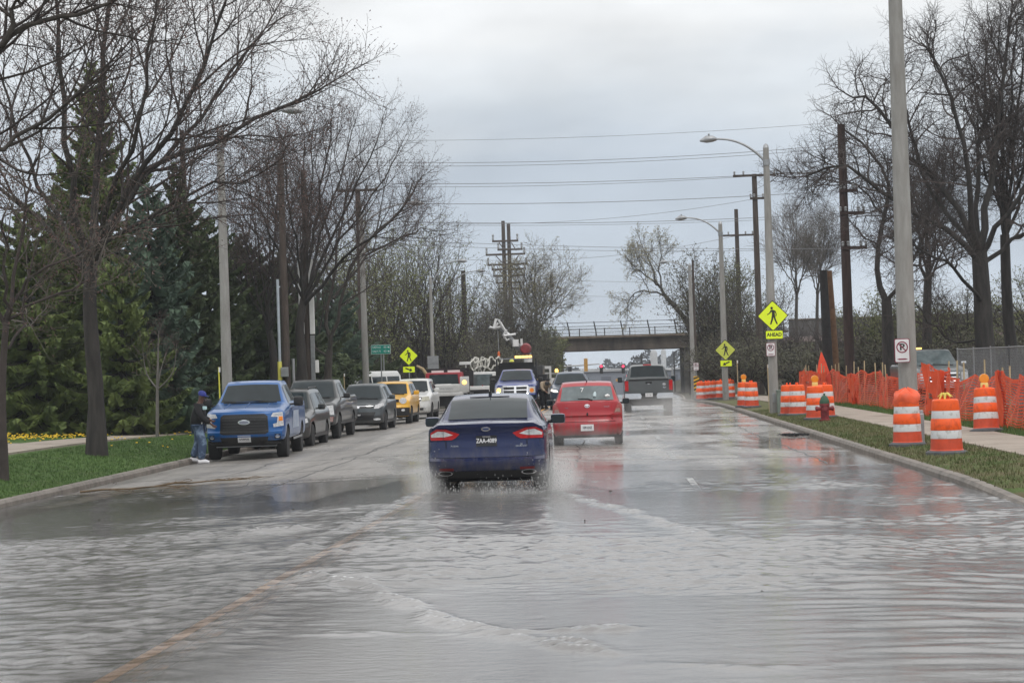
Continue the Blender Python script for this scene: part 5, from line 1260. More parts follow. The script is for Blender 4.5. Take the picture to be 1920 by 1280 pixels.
# thin delineator stakes on the verge
for k, (px, Y, h, lab) in enumerate(((1385, 92, 1.9, 'thin white survey stake between the right crossing signs'), (1443, 71, 1.7, 'slim white marker stake leaning on the AHEAD lamp pole'), (415, 62, 2.2, 'thin yellow marker rod behind the bright blue pickup'), (648, 90, 2.0, 'thin pale marker rod behind the white van roof'))):
    p = spot(px, Y); q = MB(); q.tube([(0, 0, -.1), (-.01, 0, h*.5), (-.02, 0, h)], .022, M_wood2 if px != 415 else mat('rod_yellow', (.75, .7, .08), .5, var=.05), 5); q.lathe([(.03, h*.93), (.03, h)], M_white, 6)
    tag(q.build('marker_stake', loc=p), lab, 'marker')
q = MB(); p = spot(1467, 69.5); q.box((0, 0, .38), (.34, .34, .76), mat('faded_green_box', (.16, .20, .17), .6, var=.1), bev=.03); q.box((0, 0, .78), (.38, .38, .05), MATS['faded_green_box'], bev=.015); tag(q.build('utility_box', loc=p), 'grey green utility box at the foot of the AHEAD lamp pole', 'utility box')
p = spot(1729, 41.6); q = MB(); q.box((0, 0, .3), (.10, .12, .62), M_steel, bev=.02); q.lathe([(.05, .6), (.045, .66), (.02, .68)], M_steel, 10); tag(q.build('utility_box', loc=p), 'small grey cabinet behind the bagged barrel', 'utility box')
# ------------------------------------------------------------------ traffic signals beyond the bridge
def signal(label, px, py, Y, lit, cas, back=False, n=3):
    c_ = at(px, py, Y); g = thing('traffic_light', label, 'traffic light', c_)
    q = MB(); q.box((0, 0, 0), (.42, .3, .36*n), cas, bev=.04); q.build('housing', g)
    for k in range(n):
        z = .36*(n - 1)/2 - .36*k
        if not back:
            q = MB(); q.lathe([(.15, -.18), (.15, -.155)][::-1], lit if (k == 0 and lit) else M_black, 14, (0, 0, z), 'y'); q.build('lens', g)
        q = MB(); q.tube([(.17*math.cos(R(a)), -.25, z + .17*math.sin(R(a))) for a in range(0, 181, 30)], .02, cas, 4); q.build('visor', g)
    return g
M_sigy = mat('signal_yellow', (.50, .27, .05), .5, var=.08)
signal('left red traffic light hanging over the road beyond the bridge', 1127.5, 692, 250, M_glowR, M_black); signal('right red traffic light hanging over the road beyond the bridge', 1168.5, 692, 250, M_glowR, M_black)
signal('ochre traffic light seen from behind beyond the bridge', 1098.5, 684, 225, None, M_sigy, True, 4); signal('black traffic light seen from behind above the teal oncoming suv', 1068.5, 692, 230, None, M_black, True)
g = signal('small distant traffic light showing green beside the grey pickup', 1157, 712.5, 300, None, M_sigy, True, 1); q = MB(); q.lathe([(.15, -.18), (.15, -.155)][::-1], M_glowG, 12, (.45, 0, 0), 'y'); q.build('green_lens', g)
for lab, Yp, ppx, tpx, py, py2 in (('signal mast with long arm reaching left across the road', 251, 1262, 1085, 693, 692), ('signal mast with shorter arm reaching right from the left corner', 226, 1058, 1124, 687, 682)):
    p = spot(ppx, Yp); g = thing('signal_mast', lab, 'signal mast', p); a = at(ppx, py, Yp); b_ = at(tpx, py2, Yp)
    q = MB(); q.tube([(0, 0, -.3), (0, 0, a.z - p.z + .4)], [.16, .12], M_steel, 8); q.build('pole', g); q = MB(); q.tube([(0, 0, a.z - p.z), (b_.x - p.x, 0, b_.z - p.z)], [.11, .06], M_steel, 8); q.build('arm', g)
# far structures seen under the bridge
for lab, px, Y, w, top in (('pale round silo tower seen under the bridge above the grey pickup', 1228, 330, .6, 655), ('second thinner pale silo under the bridge to the right', 1246, 335, .42, 653)):
    p = spot(px, Y); h = z_at(px, top, Y) - p.z; q = MB(); q.lathe([(w, 0), (w, h*.92), (w*.6, h*.98), (.1, h)], mat('pale_silo', (.42, .43, .44), .8, var=.08), 16); tag(q.build('silo', smooth=40, loc=p), lab, 'silo')
p = spot(1205, 322); g = thing('substation_frame', 'dark steel substation frame seen under the bridge left of the silos', 'steel frame', p); h = z_at(1205, 664, 322) - p.z
for x in (-1.5, 0, 1.3): q = MB(); q.tube([(x, 0, 0), (x, 0, h*(1 - .12*abs(x)))], .16, M_iron, 5); q.build('column', g)
for k in range(4): q = MB(); q.box((-.2, -.1, h*(.5 + .14*k)), (3.4 - .4*k, .2, .22), M_iron); q.build('beam', g)
for px, Y, top, lab in ((1266, 280, 662, 'slim dark street light pole seen under the right end of the bridge'),):
    p = spot(px, Y); h = z_at(px, top, Y) - p.z; g = thing('street_lamp', lab, 'street lamp', p); q = MB(); q.tube([(0, 0, 0), (0, 0, h)], .10, M_iron, 6); q.build('pole', g); q = MB(); q.tube([(0, 0, h), (.5, 0, h + .4), (1.0, 0, h + .45)], [.08, .08, .12], M_iron, 6); q.build('arm', g)
p = spot(1140, 330); g = thing('warehouse', 'long blue grey flat warehouse far beyond the bridge', 'building', p); h = z_at(1140, 696, 330) - p.z
q = MB(); q.box((0, 6, h/2), (26, 12, h), mat('blue_grey_wall', (.20, .22, .26), .8, var=.08)); q.build('wall', g); q = MB(); q.box((0, 5.9, h + .15), (26.6, 12.6, .3), mat('pale_eave', (.45, .47, .49), .7, var=.05)); q.build('roof', g)
for k in range(7):
    q = MB(); q.box((-11 + k*3.6, -.06, h*.45), (1.6, .1, h*.7), mat('dark_bay', (.11, .12, .15), .6, var=.1)); q.build('bay_door', g)
# ------------------------------------------------------------------ house on the left
p = at(10, 640, 84); zg = H(p.x, 84); g = thing('house', 'pale grey house half hidden by spruces at the left edge', 'house', (p.x - 1.5, 84, zg))
M_sid = mat('grey_siding', (.22, .235, .25), .7, var=.06, stretch=(1, 1, 6))
q = MB(); q.box((0, 4, 2.6), (6.5, 8, 5.2), M_sid); q.build('wall', g)
q = MB(); q.prism([(-3.7, 5.15), (3.7, 5.15), (0, 7.2)], -.5, 8.5, mat('dark_shingle', (.06, .06, .065), .9, var=.2)); q.build('roof', g)
for x, z in ((1.95, 3.9), (-.6, 3.9)):
    f = MB().box((x, -.04, z), (1.0, .1, 1.5), M_white).build('window', g); MB().box((x, -.10, z), (.82, .04, 1.3), M_glass).build('pane', f)
q = MB()
for k in range(9): q.box((2.0 + .1*0 + k*.16 - .1, -.9, 2.35), (.06, .05, .95), M_white)
q.box((2.55, -.9, 2.85), (1.5, .07, .07), M_white); q.box((2.55, -.9, 1.85), (1.5, .07, .07), M_white); q.box((2.55, -.45, 1.75), (1.6, .9, .12), M_white); q.build('balcony_rail', g)
# ------------------------------------------------------------------ litter on the road
M_twig = mat('wet_twig', (.13, .09, .05), .8, var=.3)
q = MB(); rg_ = random.Random(8)
def twig(q, p, ang, L, r_, depth):
    P = [Vector(p)]; a = ang
    for i in range(5):
        a += rg_.uniform(-.35, .35); n_ = P[-1] + Vector((math.cos(a), math.sin(a), 0))*L/5; n_.z = road_z(n_.x, n_.y) + .02 + rg_.uniform(0, .04); P.append(n_)
        if depth and rg_.random() < .6: twig(q, P[-1], a + rg_.choice((-1, 1))*rg_.uniform(.4, .9), L*.5, r_*.6, depth - 1)
    q.tube(P, [r_*(1 - .15*i) for i in range(6)], M_twig, 4)
for px, py, L in ((150, 922, 2.2), (290, 912, 1.8)):
    p = ground(px, py, -.15); twig(q, p, R(12), L, .022, 2)
tag(q.build('fallen_branch'), 'fallen bare twigs lying on the wet road by the left kerb', 'branch')
p = ground(1487, 813, 0); q = MB()
for k in range(14): twig(q, Vector((p.x + rg_.uniform(-.2, .2), p.y + rg_.uniform(-.2, .2), 0)), rg_.uniform(0, 6), .4, .025, 1)
q.mats = [M_dark]; tag(q.build('leaf_clump'), 'dark clump of wet leaves against the right kerb', 'debris')
# ================================================================== TREES
M_bark = mat('grey_brown_bark', (.036, .030, .026), .9, col2=(.075, .064, .055), vscale=3, stretch=(2.5, 2.5, .4), bump=.6)
M_barkd = mat('dark_bark', (.020, .018, .017), .9, col2=(.048, .042, .038), vscale=3, stretch=(2.5, 2.5, .4), bump=.6)
M_barkp = mat('pale_twig_bark', (.12, .105, .09), .9, var=.3, vscale=3)
M_twigb = mat('brown_twigs', (.058, .046, .042), .9, var=.3, vscale=2)
M_bud = mat('reddish_buds', (.10, .06, .05), .8, var=.3, vscale=1.5)
M_leafo = mat('olive_spring_leaf', (.085, .095, .03), .7, col2=(.15, .165, .055), vscale=.8)
M_leafd = mat('dull_shrub_leaf', (.05, .048, .028), .7, col2=(.085, .085, .045), vscale=.7)
M_leafp = mat('pale_bud_leaf', (.17, .15, .085), .7, col2=(.24, .225, .12), vscale=.7)
def tri_tube(V, F, pts, r0, r1):
    d = (pts[-1] - pts[0]); 
    if d.length < 1e-6: return
    d.normalize(); a = d.orthogonal().normalized(); b = d.cross(a); o = len(V); n = len(pts)
    for i, p in enumerate(pts):
        r_ = r0 + (r1 - r0)*i/(n - 1)
        V.append(p + a*r_); V.append(p + (a*-.5 + b*.866)*r_); V.append(p + (a*-.5 - b*.866)*r_)
    for i in range(n - 1):
        for k in range(3):
            k2 = (k + 1) % 3; F.append((o + i*3 + k, o + i*3 + k2, o + i*3 + 3 + k2, o + i*3 + 3 + k))
class Tree:
    def __init__(s, name, label, cat, base, seed, bark, twig, leaf=None, leafn=0, leafs=.05, group=None, leaf_up=False):
        s.g = thing(name, label, cat, base, group=group); s.b = Vector(base); s.rg = random.Random(seed)
        s.trunk = MB(); s.V = []; s.F = []; s.lv = []; s.lf = []
        s.bark, s.twig, s.leaf, s.leafn, s.leafs = bark, twig, leaf, leafn, leafs
    def line(s, p, d, L, n, wig, up):
        P = [p.copy()]; d = d.normalized(); g = s.rg
        for i in range(n):
            d = (d + Vector((g.gauss(0, wig), g.gauss(0, wig), g.gauss(0, wig) + up))).normalized(); P.append(P[-1] + d*(L/n))
        return P
    def leafit(s, p, n):
        g = s.rg
        for _ in range(n):
            c = p + Vector((g.gauss(0, .09), g.gauss(0, .09), g.gauss(0, .07))); a = Vector((g.gauss(0, 1), g.gauss(0, 1), g.gauss(0, 1))).normalized(); b_ = a.orthogonal().normalized(); k = s.leafs*g.uniform(.6, 1.4); o = len(s.lv)
            s.lv += [c - a*k, c + b_*k*.5, c + a*k, c - b_*k*.5]; s.lf.append((o, o + 1, o + 2, o + 3))
    def grow(s, P, r0, r1, lvl, cfg):
        g = s.rg
        if lvl <= cfg.get('tl', 1): s.trunk.tube(P, [r0 + (r1 - r0)*(i/(len(P) - 1))**.8 for i in range(len(P))], s.bark, 9 if lvl == 0 else 7)
        else: tri_tube(s.V, s.F, P, r0, r1)
        if lvl >= cfg['max']:
            if s.leafn:
                for p in P[1:]: s.leafit(p, s.leafn)
            return
        n = cfg['n'][lvl]; st = cfg.get('st', (.35, .2, .15, .1, .1))[lvl]
        if lvl > 0: n = max(1, int(n*g.uniform(.75, 1.25)))
        az0 = g.uniform(0, 6.28)
        for k in range(n):
            t_ = st + (1 - st)*(k + g.uniform(.1, .95))/n; f = t_*(len(P) - 1); i = min(int(f), len(P) - 2); q = f - i
            p = P[i].lerp(P[i + 1], q); d = (P[i + 1] - P[i]).normalized(); r_ = r0 + (r1 - r0)*t_
            az = az0 + k*2.4 + g.uniform(-.5, .5); a = d.orthogonal().normalized(); side = (a*math.cos(az) + d.cross(a)*math.sin(az))
            an = R(cfg['ang'][lvl]*g.uniform(.7, 1.25)); nd = d*math.cos(an) + side*math.sin(an)
            L = cfg['len'][lvl]*g.uniform(.65, 1.2)*(1.2 - .55*t_)
            rr = min(r_*.75, cfg['rad'][lvl]*g.uniform(.8, 1.2))
            s.grow(s.line(p, nd, L, cfg.get('seg', (7, 7, 5, 4, 3))[lvl], cfg['wig'][lvl], cfg['up'][lvl]), rr, max(cfg.get('tip', .004), rr*.35), lvl + 1, cfg)
        # the axis carries on as a finer shoot
        if lvl > 0: s.grow(s.line(P[-1], P[-1] - P[-2], cfg['len'][lvl]*.6, 4, cfg['wig'][lvl], cfg['up'][lvl]), r1, max(cfg.get('tip', .004), r1*.35), lvl + 1, cfg)
    def done(s):
        s.trunk.v = [Vector(v) - s.b for v in s.trunk.v]
        s.trunk.build('trunk', s.g, 60)
        q = MB(); 
        if s.V: q.add([v - s.b for v in s.V], s.F, s.twig)
        if s.lv: q.add([v - s.b for v in s.lv], s.lf, s.leaf)
        q.build('crown', s.g)
        return s.g
def path(pts, Y, n=9):
    P = [at(px, py, Y + dy) for px, py, dy in pts]; out_ = []
    m = len(P) - 1
    for i in range(n + 1):
        f = i/n*m; k = min(int(f), m - 1); t_ = f - k
        p0, p1, p2, p3 = P[max(k - 1, 0)], P[k], P[k + 1], P[min(k + 2, m)]
        out_.append(((p1*2) + (p2 - p0)*t_ + (p0*2 - p1*5 + p2*4 - p3)*t_*t_ + (p1*3 - p0 - p2*3 + p3)*t_**3)*.5)
    return out_
def bare(label, px, Y, seed, trunk, r0, limbs, cfg, name='bare_tree', bark=None, twig=None, leaf=M_bud, leafn=1, leafs=.025, group='bare trees along the road'):
    """trunk and limbs are pixel paths (px, py, depth offset); finer branches grow by rule"""
    b = spot(px, Y); t_ = Tree(name, label, 'tree', b, seed, bark or M_bark, twig or M_twigb, leaf, leafn, leafs, group)
    P = path(trunk, Y, 10); P[0] = b - Vector((0, 0, .3)); 
    rad = [r0*(1.45 if i == 0 else (1.15 if i == 1 else 1.0 - .28*i/10)) for i in range(11)]
    t_.trunk.tube(P, rad, t_.bark, 12)
    for lp, lr in limbs:
        Q = path(lp, Y, 9); Q = [Q[0]] + [q + Vector((t_.rg.gauss(0, .06), t_.rg.gauss(0, .08), t_.rg.gauss(0, .06))) for q in Q[1:]]
        t_.grow(Q, lr, max(.02, lr*.28), 1, cfg)
    return t_.done()
MAPLE = dict(max=4, n=(0, 11, 8, 6), ang=(40, 42, 45, 45), len=(3, 2.6, 1.25, .62), rad=(.1, .036, .013, .0065), wig=(.06, .10, .14, .18), up=(.05, .06, .05, .04), tip=.0036, st=(.3, .26, .16, .1))
bare('large dark tree by the left sidewalk with spreading bare limbs', 181, 48, 11, [(181, 832, 0), (180, 740, 0), (172, 640, 0), (168, 560, 0), (172, 490, 0)], .21,
     [([(172, 500, 0), (205, 430, .3), (240, 370, .5), (300, 300, .8), (400, 265, 1.2), (520, 205, 1.5), (588, 178, 1.6)], 0.108), ([(172, 500, 0), (215, 420, -.4), (255, 330, -.8), (330, 230, -1.2), (385, 110, -1.4), (420, 10, -1.5)], 0.108),
      ([(170, 500, 0), (178, 400, .4), (185, 280, .7), (190, 150, .9), (205, 0, 1.0), (215, -90, 1)], 0.122), ([(170, 510, 0), (140, 410, -.5), (128, 300, -.9), (112, 150, -1.2), (108, 20, -1.4), (100, -80, -1.4)], 0.108), ([(168, 520, 0), (110, 450, .4), (50, 400, .8), (-30, 330, 1), (-120, 260, 1.2)], 0.086),
      ([(172, 500, 0), (225, 400, 1.2), (290, 310, 2.0), (350, 250, 2.6), (440, 130, 3.0), (500, 60, 3.2)], 0.094), ([(172, 490, 0), (200, 380, -1.4), (250, 250, -2.4), (280, 120, -2.8), (300, -20, -3)], 0.086), ([(172, 505, 0), (210, 450, -1), (290, 395, -1.8), (390, 350, -2.2), (480, 330, -2.4)], 0.065), ([(168, 505, 0), (120, 430, 1.4), (60, 330, 2), (20, 200, 2.3), (-20, 80, 2.4)], 0.079)], MAPLE, bark=M_barkd)
bare('thin pale branched tree at the far left edge of the lawn', 6, 38.5, 12, [(6, 862, 0), (4, 760, 0), (6, 680, 0), (12, 600, 0)], .085,
     [([(12, 610, 0), (40, 540, .2), (110, 490, .4), (190, 445, .6)], .04), ([(12, 600, 0), (60, 575, -.3), (130, 545, -.5), (185, 500, -.6)], .035), ([(12, 605, 0), (30, 480, .2), (45, 380, .3), (60, 300, .4)], .045), ([(10, 610, 0), (-30, 520, 0), (-70, 430, .2), (-90, 350, .2)], .045), ([(8, 650, 0), (30, 620, .5), (44, 560, .7), (60, 470, .8)], .03), ([(12, 600, 0), (8, 500, -.5), (10, 400, -.6)], .04)],
     dict(MAPLE, max=4, n=(0, 7, 5, 4), len=(3, 1.3, .7, .4), rad=(.1, .02, .009, .005)), bark=M_twigb, twig=M_barkp)
bare('tree outside the left edge reaching two heavy limbs across the upper left corner', -230, 34, 13, [(-230, 900, 0), (-225, 700, 0), (-215, 500, 0), (-210, 330, 0)], .3,
     [([(-210, 340, 0), (-120, 220, -.4), (-20, 120, -.6), (30, 60, -.7), (110, 30, -.7), (200, 5, -.6)], 0.098), ([(-210, 360, 0), (-110, 310, .4), (-10, 270, .6), (60, 245, .7), (150, 180, .8), (200, 120, .8)], 0.070), ([(-20, 120, -.6), (20, 50, -.8), (35, -20, -.9), (50, -100, -.9)], 0.063), ([(-210, 340, 0), (-200, 200, .2), (-180, 50, .3)], 0.105)], dict(MAPLE, n=(0, 9, 6, 5)), bark=M_bark)
SPRD = dict(MAPLE, n=(0, 10, 7, 5), len=(3, 2.4, 1.3, .7), rad=(.1, .034, .013, .0065))
def crown_limbs(g, x0, y0, xs, top, n, Y, r0, dpt=3.0):
    L = []
    for k in range(n):
        f = (k + .5)/n; tx = xs[0] + (xs[1] - xs[0])*f + g.uniform(-12, 12); e = 1 - abs(2*f - 1)**2.0; ty = top + (1 - e)*(y0 - top)*.48 + g.uniform(-10, 18); dy = g.uniform(-dpt, dpt)
        L.append(([(x0, y0 + g.uniform(-6, 14), 0), (x0 + (tx - x0)*.28, y0 + (ty - y0)*.30, dy*.3), (x0 + (tx - x0)*.62, y0 + (ty - y0)*.62, dy*.7), (tx, ty, dy)], r0*g.uniform(.7, 1.1)))
    return L
G = random.Random(77)
bare('dark bare tree with moss green trunk behind the parked pickups, middle of three', 566, 80, 21, [(566, 722, 0), (565, 660, 0), (562, 610, 0), (570, 560, 0)], .21, crown_limbs(G, 570, 562, (440, 790), 232, 10, 80, .085, 3.5), SPRD, bark=M_barkd)
bare('dark bare tree behind the parked pickups, left one of three', 516, 86, 22, [(516, 722, 0), (512, 660, 0), (505, 620, 0)], .19, crown_limbs(G, 505, 622, (400, 610), 330, 8, 86, .09), SPRD, bark=M_barkd)
bare('dark forked bare tree behind the parked cars, right one of three', 614, 90, 23, [(614, 720, 0), (616, 680, 0), (618, 655, 0)], .19, [([(618, 660, 0), (612, 600, .2), (625, 520, .5), (640, 430, 1), (655, 350, 1.2)], .11), ([(618, 660, 0), (634, 590, -.3), (650, 520, -.6), (700, 440, -1), (745, 400, -1.2)], .11), ([(616, 670, 0), (590, 640, 0), (585, 570, .4), (570, 480, .6)], .08), ([(625, 560, 0), (690, 480, 1), (760, 440, 1.6), (800, 430, 2)], .07)], SPRD, bark=M_bark)
# big oaks on the right
OAK = dict(MAPLE, n=(0, 16, 10, 7), ang=(40, 52, 52, 50), len=(3, 2.4, 1.15, .5), rad=(.1, .048, .018, .008), wig=(.1, .20, .24, .25), up=(.04, .05, .04, .02))
bare('massive dark oak on the right with gnarled spreading bare crown', 1852, 80, 31, [(1852, 715, 0), (1846, 640, 0), (1842, 560, 0), (1836, 470, 0)], .42,
     [([(1836, 475, 0), (1800, 400, .5), (1745, 330, .9), (1690, 270, 1.2), (1640, 200, 1.3), (1600, 180, 1.3)], 0.160), ([(1836, 490, 0), (1780, 430, -.6), (1700, 390, -1), (1640, 350, -1.3), (1580, 310, -1.5), (1510, 330, -1.6)], 0.136), ([(1836, 470, 0), (1850, 380, .4), (1870, 270, .6), (1880, 150, .8), (1890, 40, .8)], 0.176), ([(1836, 470, 0), (1820, 360, -1), (1800, 250, -1.4), (1770, 150, -1.6), (1740, 90, -1.7)], 0.144),
      ([(1838, 480, 0), (1890, 400, -.8), (1940, 320, -1), (2000, 230, -1.2)], 0.136), ([(1838, 500, 0), (1900, 450, .9), (1980, 400, 1.4), (2060, 360, 1.5)], 0.112), ([(1836, 475, 0), (1830, 350, 1.8), (1840, 230, 2.8), (1850, 110, 3.2)], 0.136), ([(1836, 480, 0), (1770, 390, 1.8), (1720, 300, 2.6), (1700, 200, 3.0), (1690, 150, 3)], 0.120), ([(1842, 570, 0), (1790, 500, -1.8), (1730, 470, -2.6), (1660, 440, -3)], 0.088), ([(1846, 640, 0), (1790, 640, .8), (1740, 600, 1.2), (1700, 540, 1.5)], 0.056)], OAK, bark=M_barkd, twig=M_twigb, leafn=0)
bare('slimmer dark tree close right of the massive oak', 1905, 84, 32, [(1905, 712, 0), (1895, 640, 0), (1888, 560, 0), (1884, 440, 0)], .27, crown_limbs(G, 1884, 440, (1780, 2010), 30, 8, 84, .11, 3), OAK, bark=M_barkd, leafn=0)
bare('crooked dark tree with a bent forked trunk right of the reddish pole', 1668, 92, 33, [(1668, 705, 0), (1664, 610, 0), (1662, 560, 0)], .30, [([(1662, 565, 0), (1648, 520, .2), (1645, 460, .4), (1662, 400, .5), (1668, 350, .5), (1640, 290, .5), (1575, 240, .6)], 0.160), ([(1662, 570, 0), (1690, 530, -.4), (1720, 470, -.8), (1745, 400, -1), (1770, 330, -1.2)], 0.112), ([(1655, 400, .5), (1610, 350, .2), (1560, 330, -.2), (1520, 345, -.3)], 0.056)], OAK, bark=M_barkd, leafn=0)
bare('dark straight tree between the crooked tree and the massive oak', 1742, 98, 34, [(1742, 705, 0), (1738, 620, 0), (1740, 520, 0)], .26, crown_limbs(G, 1740, 520, (1660, 1820), 300, 7, 98, .09, 3), OAK, bark=M_barkd, leafn=0)
# leaning willow at the right end of the bridge
WIL = dict(MAPLE, n=(0, 7, 6, 4), len=(3, 2.2, 1.4, .8), ang=(40, 45, 45, 40), wig=(.06, .14, .16, .2), up=(.02, .05, .04, .03), rad=(.1, .05, .02, .012), tip=.008)
bare('leaning tree with pale green young leaves over the right end of the bridge', 1300, 178, 41, [(1300, 640, 0), (1288, 605, 0), (1270, 580, 0), (1248, 556, 0)], .26, [([(1248, 556, 0), (1232, 530, 0), (1222, 500, .5), (1208, 470, 1)], .15), ([(1248, 556, 0), (1220, 545, -1), (1190, 550, -1.5), (1175, 575, -1.6)], .10), ([(1240, 545, 0), (1235, 505, 1), (1240, 475, 1.4)], .10), ([(1236, 535, 0), (1205, 510, -1), (1182, 500, -1.4)], .09)], WIL, leaf=M_leafp, leafn=1, leafs=.07, bark=M_barkd, name='willow_tree')
for lab, px, xs, top, sd, Y in (('pale bare tree with fine upright twigs left of the short cut poles', 1493, (1460, 1525), 418, 51, 168), ('pale bare tree with fine twigs rising behind the short cut poles', 1532, (1505, 1575), 424, 52, 172)):
    bare(lab, px, Y, sd, [(px, 640, 0), (px, 590, 0), (px + 1, 545, 0)], .16, crown_limbs(G, px + 1, 548, xs, top, 8, Y, .07, 2.5), dict(WIL, n=(0, 9, 7, 5), ang=(40, 32, 34, 36)), twig=M_barkp, leaf=M_leafp, leafn=0)
bare('wide bare tree with tan buds leaning over the left end of the bridge', 1000, 172, 42, [(1000, 690, 0), (1002, 650, 0), (1005, 625, 0)], .22, crown_limbs(G, 1005, 625, (930, 1085), 500, 10, 172, .09, 4), dict(WIL, n=(0, 8, 6, 4)), leaf=M_leafp, leafn=1, leafs=.055)
# ------------------------------------------------------------------ shrubs and leafing trees
def shrub(label, px, Y, w, h, seed, leaf, leafn, leafs, twig=M_twigb, stems=9, name='shrub', cfg=None, cat='shrub', up=.6, group='shrubs and young trees along the embankment', base_dz=0):
    b = spot(px, Y); b.z += base_dz; t_ = Tree(name, label, cat, b, seed, M_barkd, twig, leaf, leafn, leafs, group); g = t_.rg
    c = cfg or dict(max=3, tl=1, n=(0, 10, 6), ang=(40, 34, 42), len=(3, h*.34, h*.17), rad=(.1, .03, .016), wig=(.1, .12, .2), up=(.05, .08, .03), tip=.009, st=(.3, .18, .1), seg=(7, 5, 4, 3))
    for k in range(stems):
        a = k*2.4 + g.uniform(-.4, .4); sp = w*.5*math.sqrt((k + .5)/stems); hh = h*g.uniform(.7, 1.0)*(1 - .22*(k/stems))
        P = [b + Vector((math.cos(a)*sp*.25*f + math.cos(a)*sp*f*f*.75, math.sin(a)*sp*f, hh*f)) for f in [i/7 for i in range(8)]]
        P = [P[0]] + [p + Vector((g.gauss(0, .05*h/6), g.gauss(0, .05), 0)) for p in P[1:]]
        t_.grow(P, .025 + .012*h, .02, 1, c)
    return t_.done()
def hgt(px, top, Y): return z_at(px, top, Y) - spot(px, Y).z
for lab, px, top, w, Y, sd, lf, ln, ls in (
    ('olive leafing tree filling the gap behind the green address sign', 668, 470, 5.5, 122, 61, M_leafo, 2, .07), ('olive leafing tree behind the left crossing sign', 728, 455, 6.0, 128, 62, M_leafo, 2, .07), ('tall thin leafing tree left of the two thin street lamps', 790, 448, 5.5, 133, 63, M_leafo, 1, .065), ('olive leafing tree behind the two thin street lamps', 838, 505, 5.5, 139, 64, M_leafo, 1, .07),
    ('dark bare thicket of upright stems right of the thick dark pole', 902, 562, 5.0, 160, 65, M_leafd, 1, .07), ('dark bare thicket under the transmission poles', 945, 552, 5.5, 164, 66, M_leafd, 1, .07), ('dark brown thicket left of the bridge', 985, 575, 5.0, 168, 67, M_leafd, 2, .08), ('green brown shrub hanging over the left bridge abutment', 1024, 640, 3.6, 183, 68, M_leafo, 3, .10), ('low dark shrub at the foot of the left bridge abutment', 1000, 640, 5.5, 176, 69, M_leafd, 3, .10),
    ('tall dense shrub right of the farthest street lamp', 1330, 505, 5.5, 141, 71, M_leafd, 2, .075), ('tall dense olive shrub behind the faded crossing sign', 1372, 515, 5.5, 144, 72, M_leafo, 2, .07), ('dense brown shrub behind the AHEAD lamp pole', 1425, 545, 6, 137, 73, M_leafd, 1, .06), ('loose brown shrub right of the AHEAD sign', 1478, 612, 4.0, 135, 74, M_leafd, 0, .06), ('scrubby shrub with pale green leaves behind the short cut poles', 1562, 602, 4.0, 130, 75, M_leafo, 0, .06), ('scrubby bush left of the crooked tree', 1622, 604, 4.0, 120, 76, M_leafo, 0, .06),
    ('green bush at the foot of the crooked tree', 1690, 570, 5.5, 104, 77, M_leafo, 3, .06), ('green brown bush behind the tall bare lamp pole', 1755, 590, 6.0, 110, 78, M_leafd, 1, .065), ('bush behind the parked dark grey pickup', 1815, 545, 6.0, 106, 79, M_leafd, 1, .065), ('olive bush right of the massive oak trunk', 1900, 585, 6.0, 104, 80, M_leafo, 1, .065), ('olive bush at the far right edge', 1965, 530, 6.5, 100, 81, M_leafo, 1, .065)):
    shrub(lab, px, Y, w, hgt(px, top, Y), sd, lf, ln, ls, stems=13)
for k, (px, top, Y, w) in enumerate(((1345, 640, 126, 4), (1400, 650, 112, 4.5), (1440, 640, 116, 4.5), (1500, 662, 112, 5), (1545, 668, 108, 5), (1600, 660, 105, 5), (1650, 645, 100, 5), (1715, 635, 100, 5), (1790, 640, 97, 5), (1860, 630, 97, 5), (1925, 630, 94, 5), (880, 640, 152, 5), (920, 650, 154, 5), (960, 655, 158, 5), (780, 640, 138, 6), (840, 640, 146, 6), (720, 640, 132, 6))):
    shrub('dark low undergrowth bush, %s one along the foot of the %s trees' % ((ORD + ['x']*20)[k] if k < 11 else ORD[k - 11], 'right hand' if k < 11 else 'left hand'), px, Y, w, max(1.5, hgt(px, top, Y)), 200 + k, M_leafd, 1, .07, stems=12, name='undergrowth_bush', cat='bush', group='undergrowth bushes')
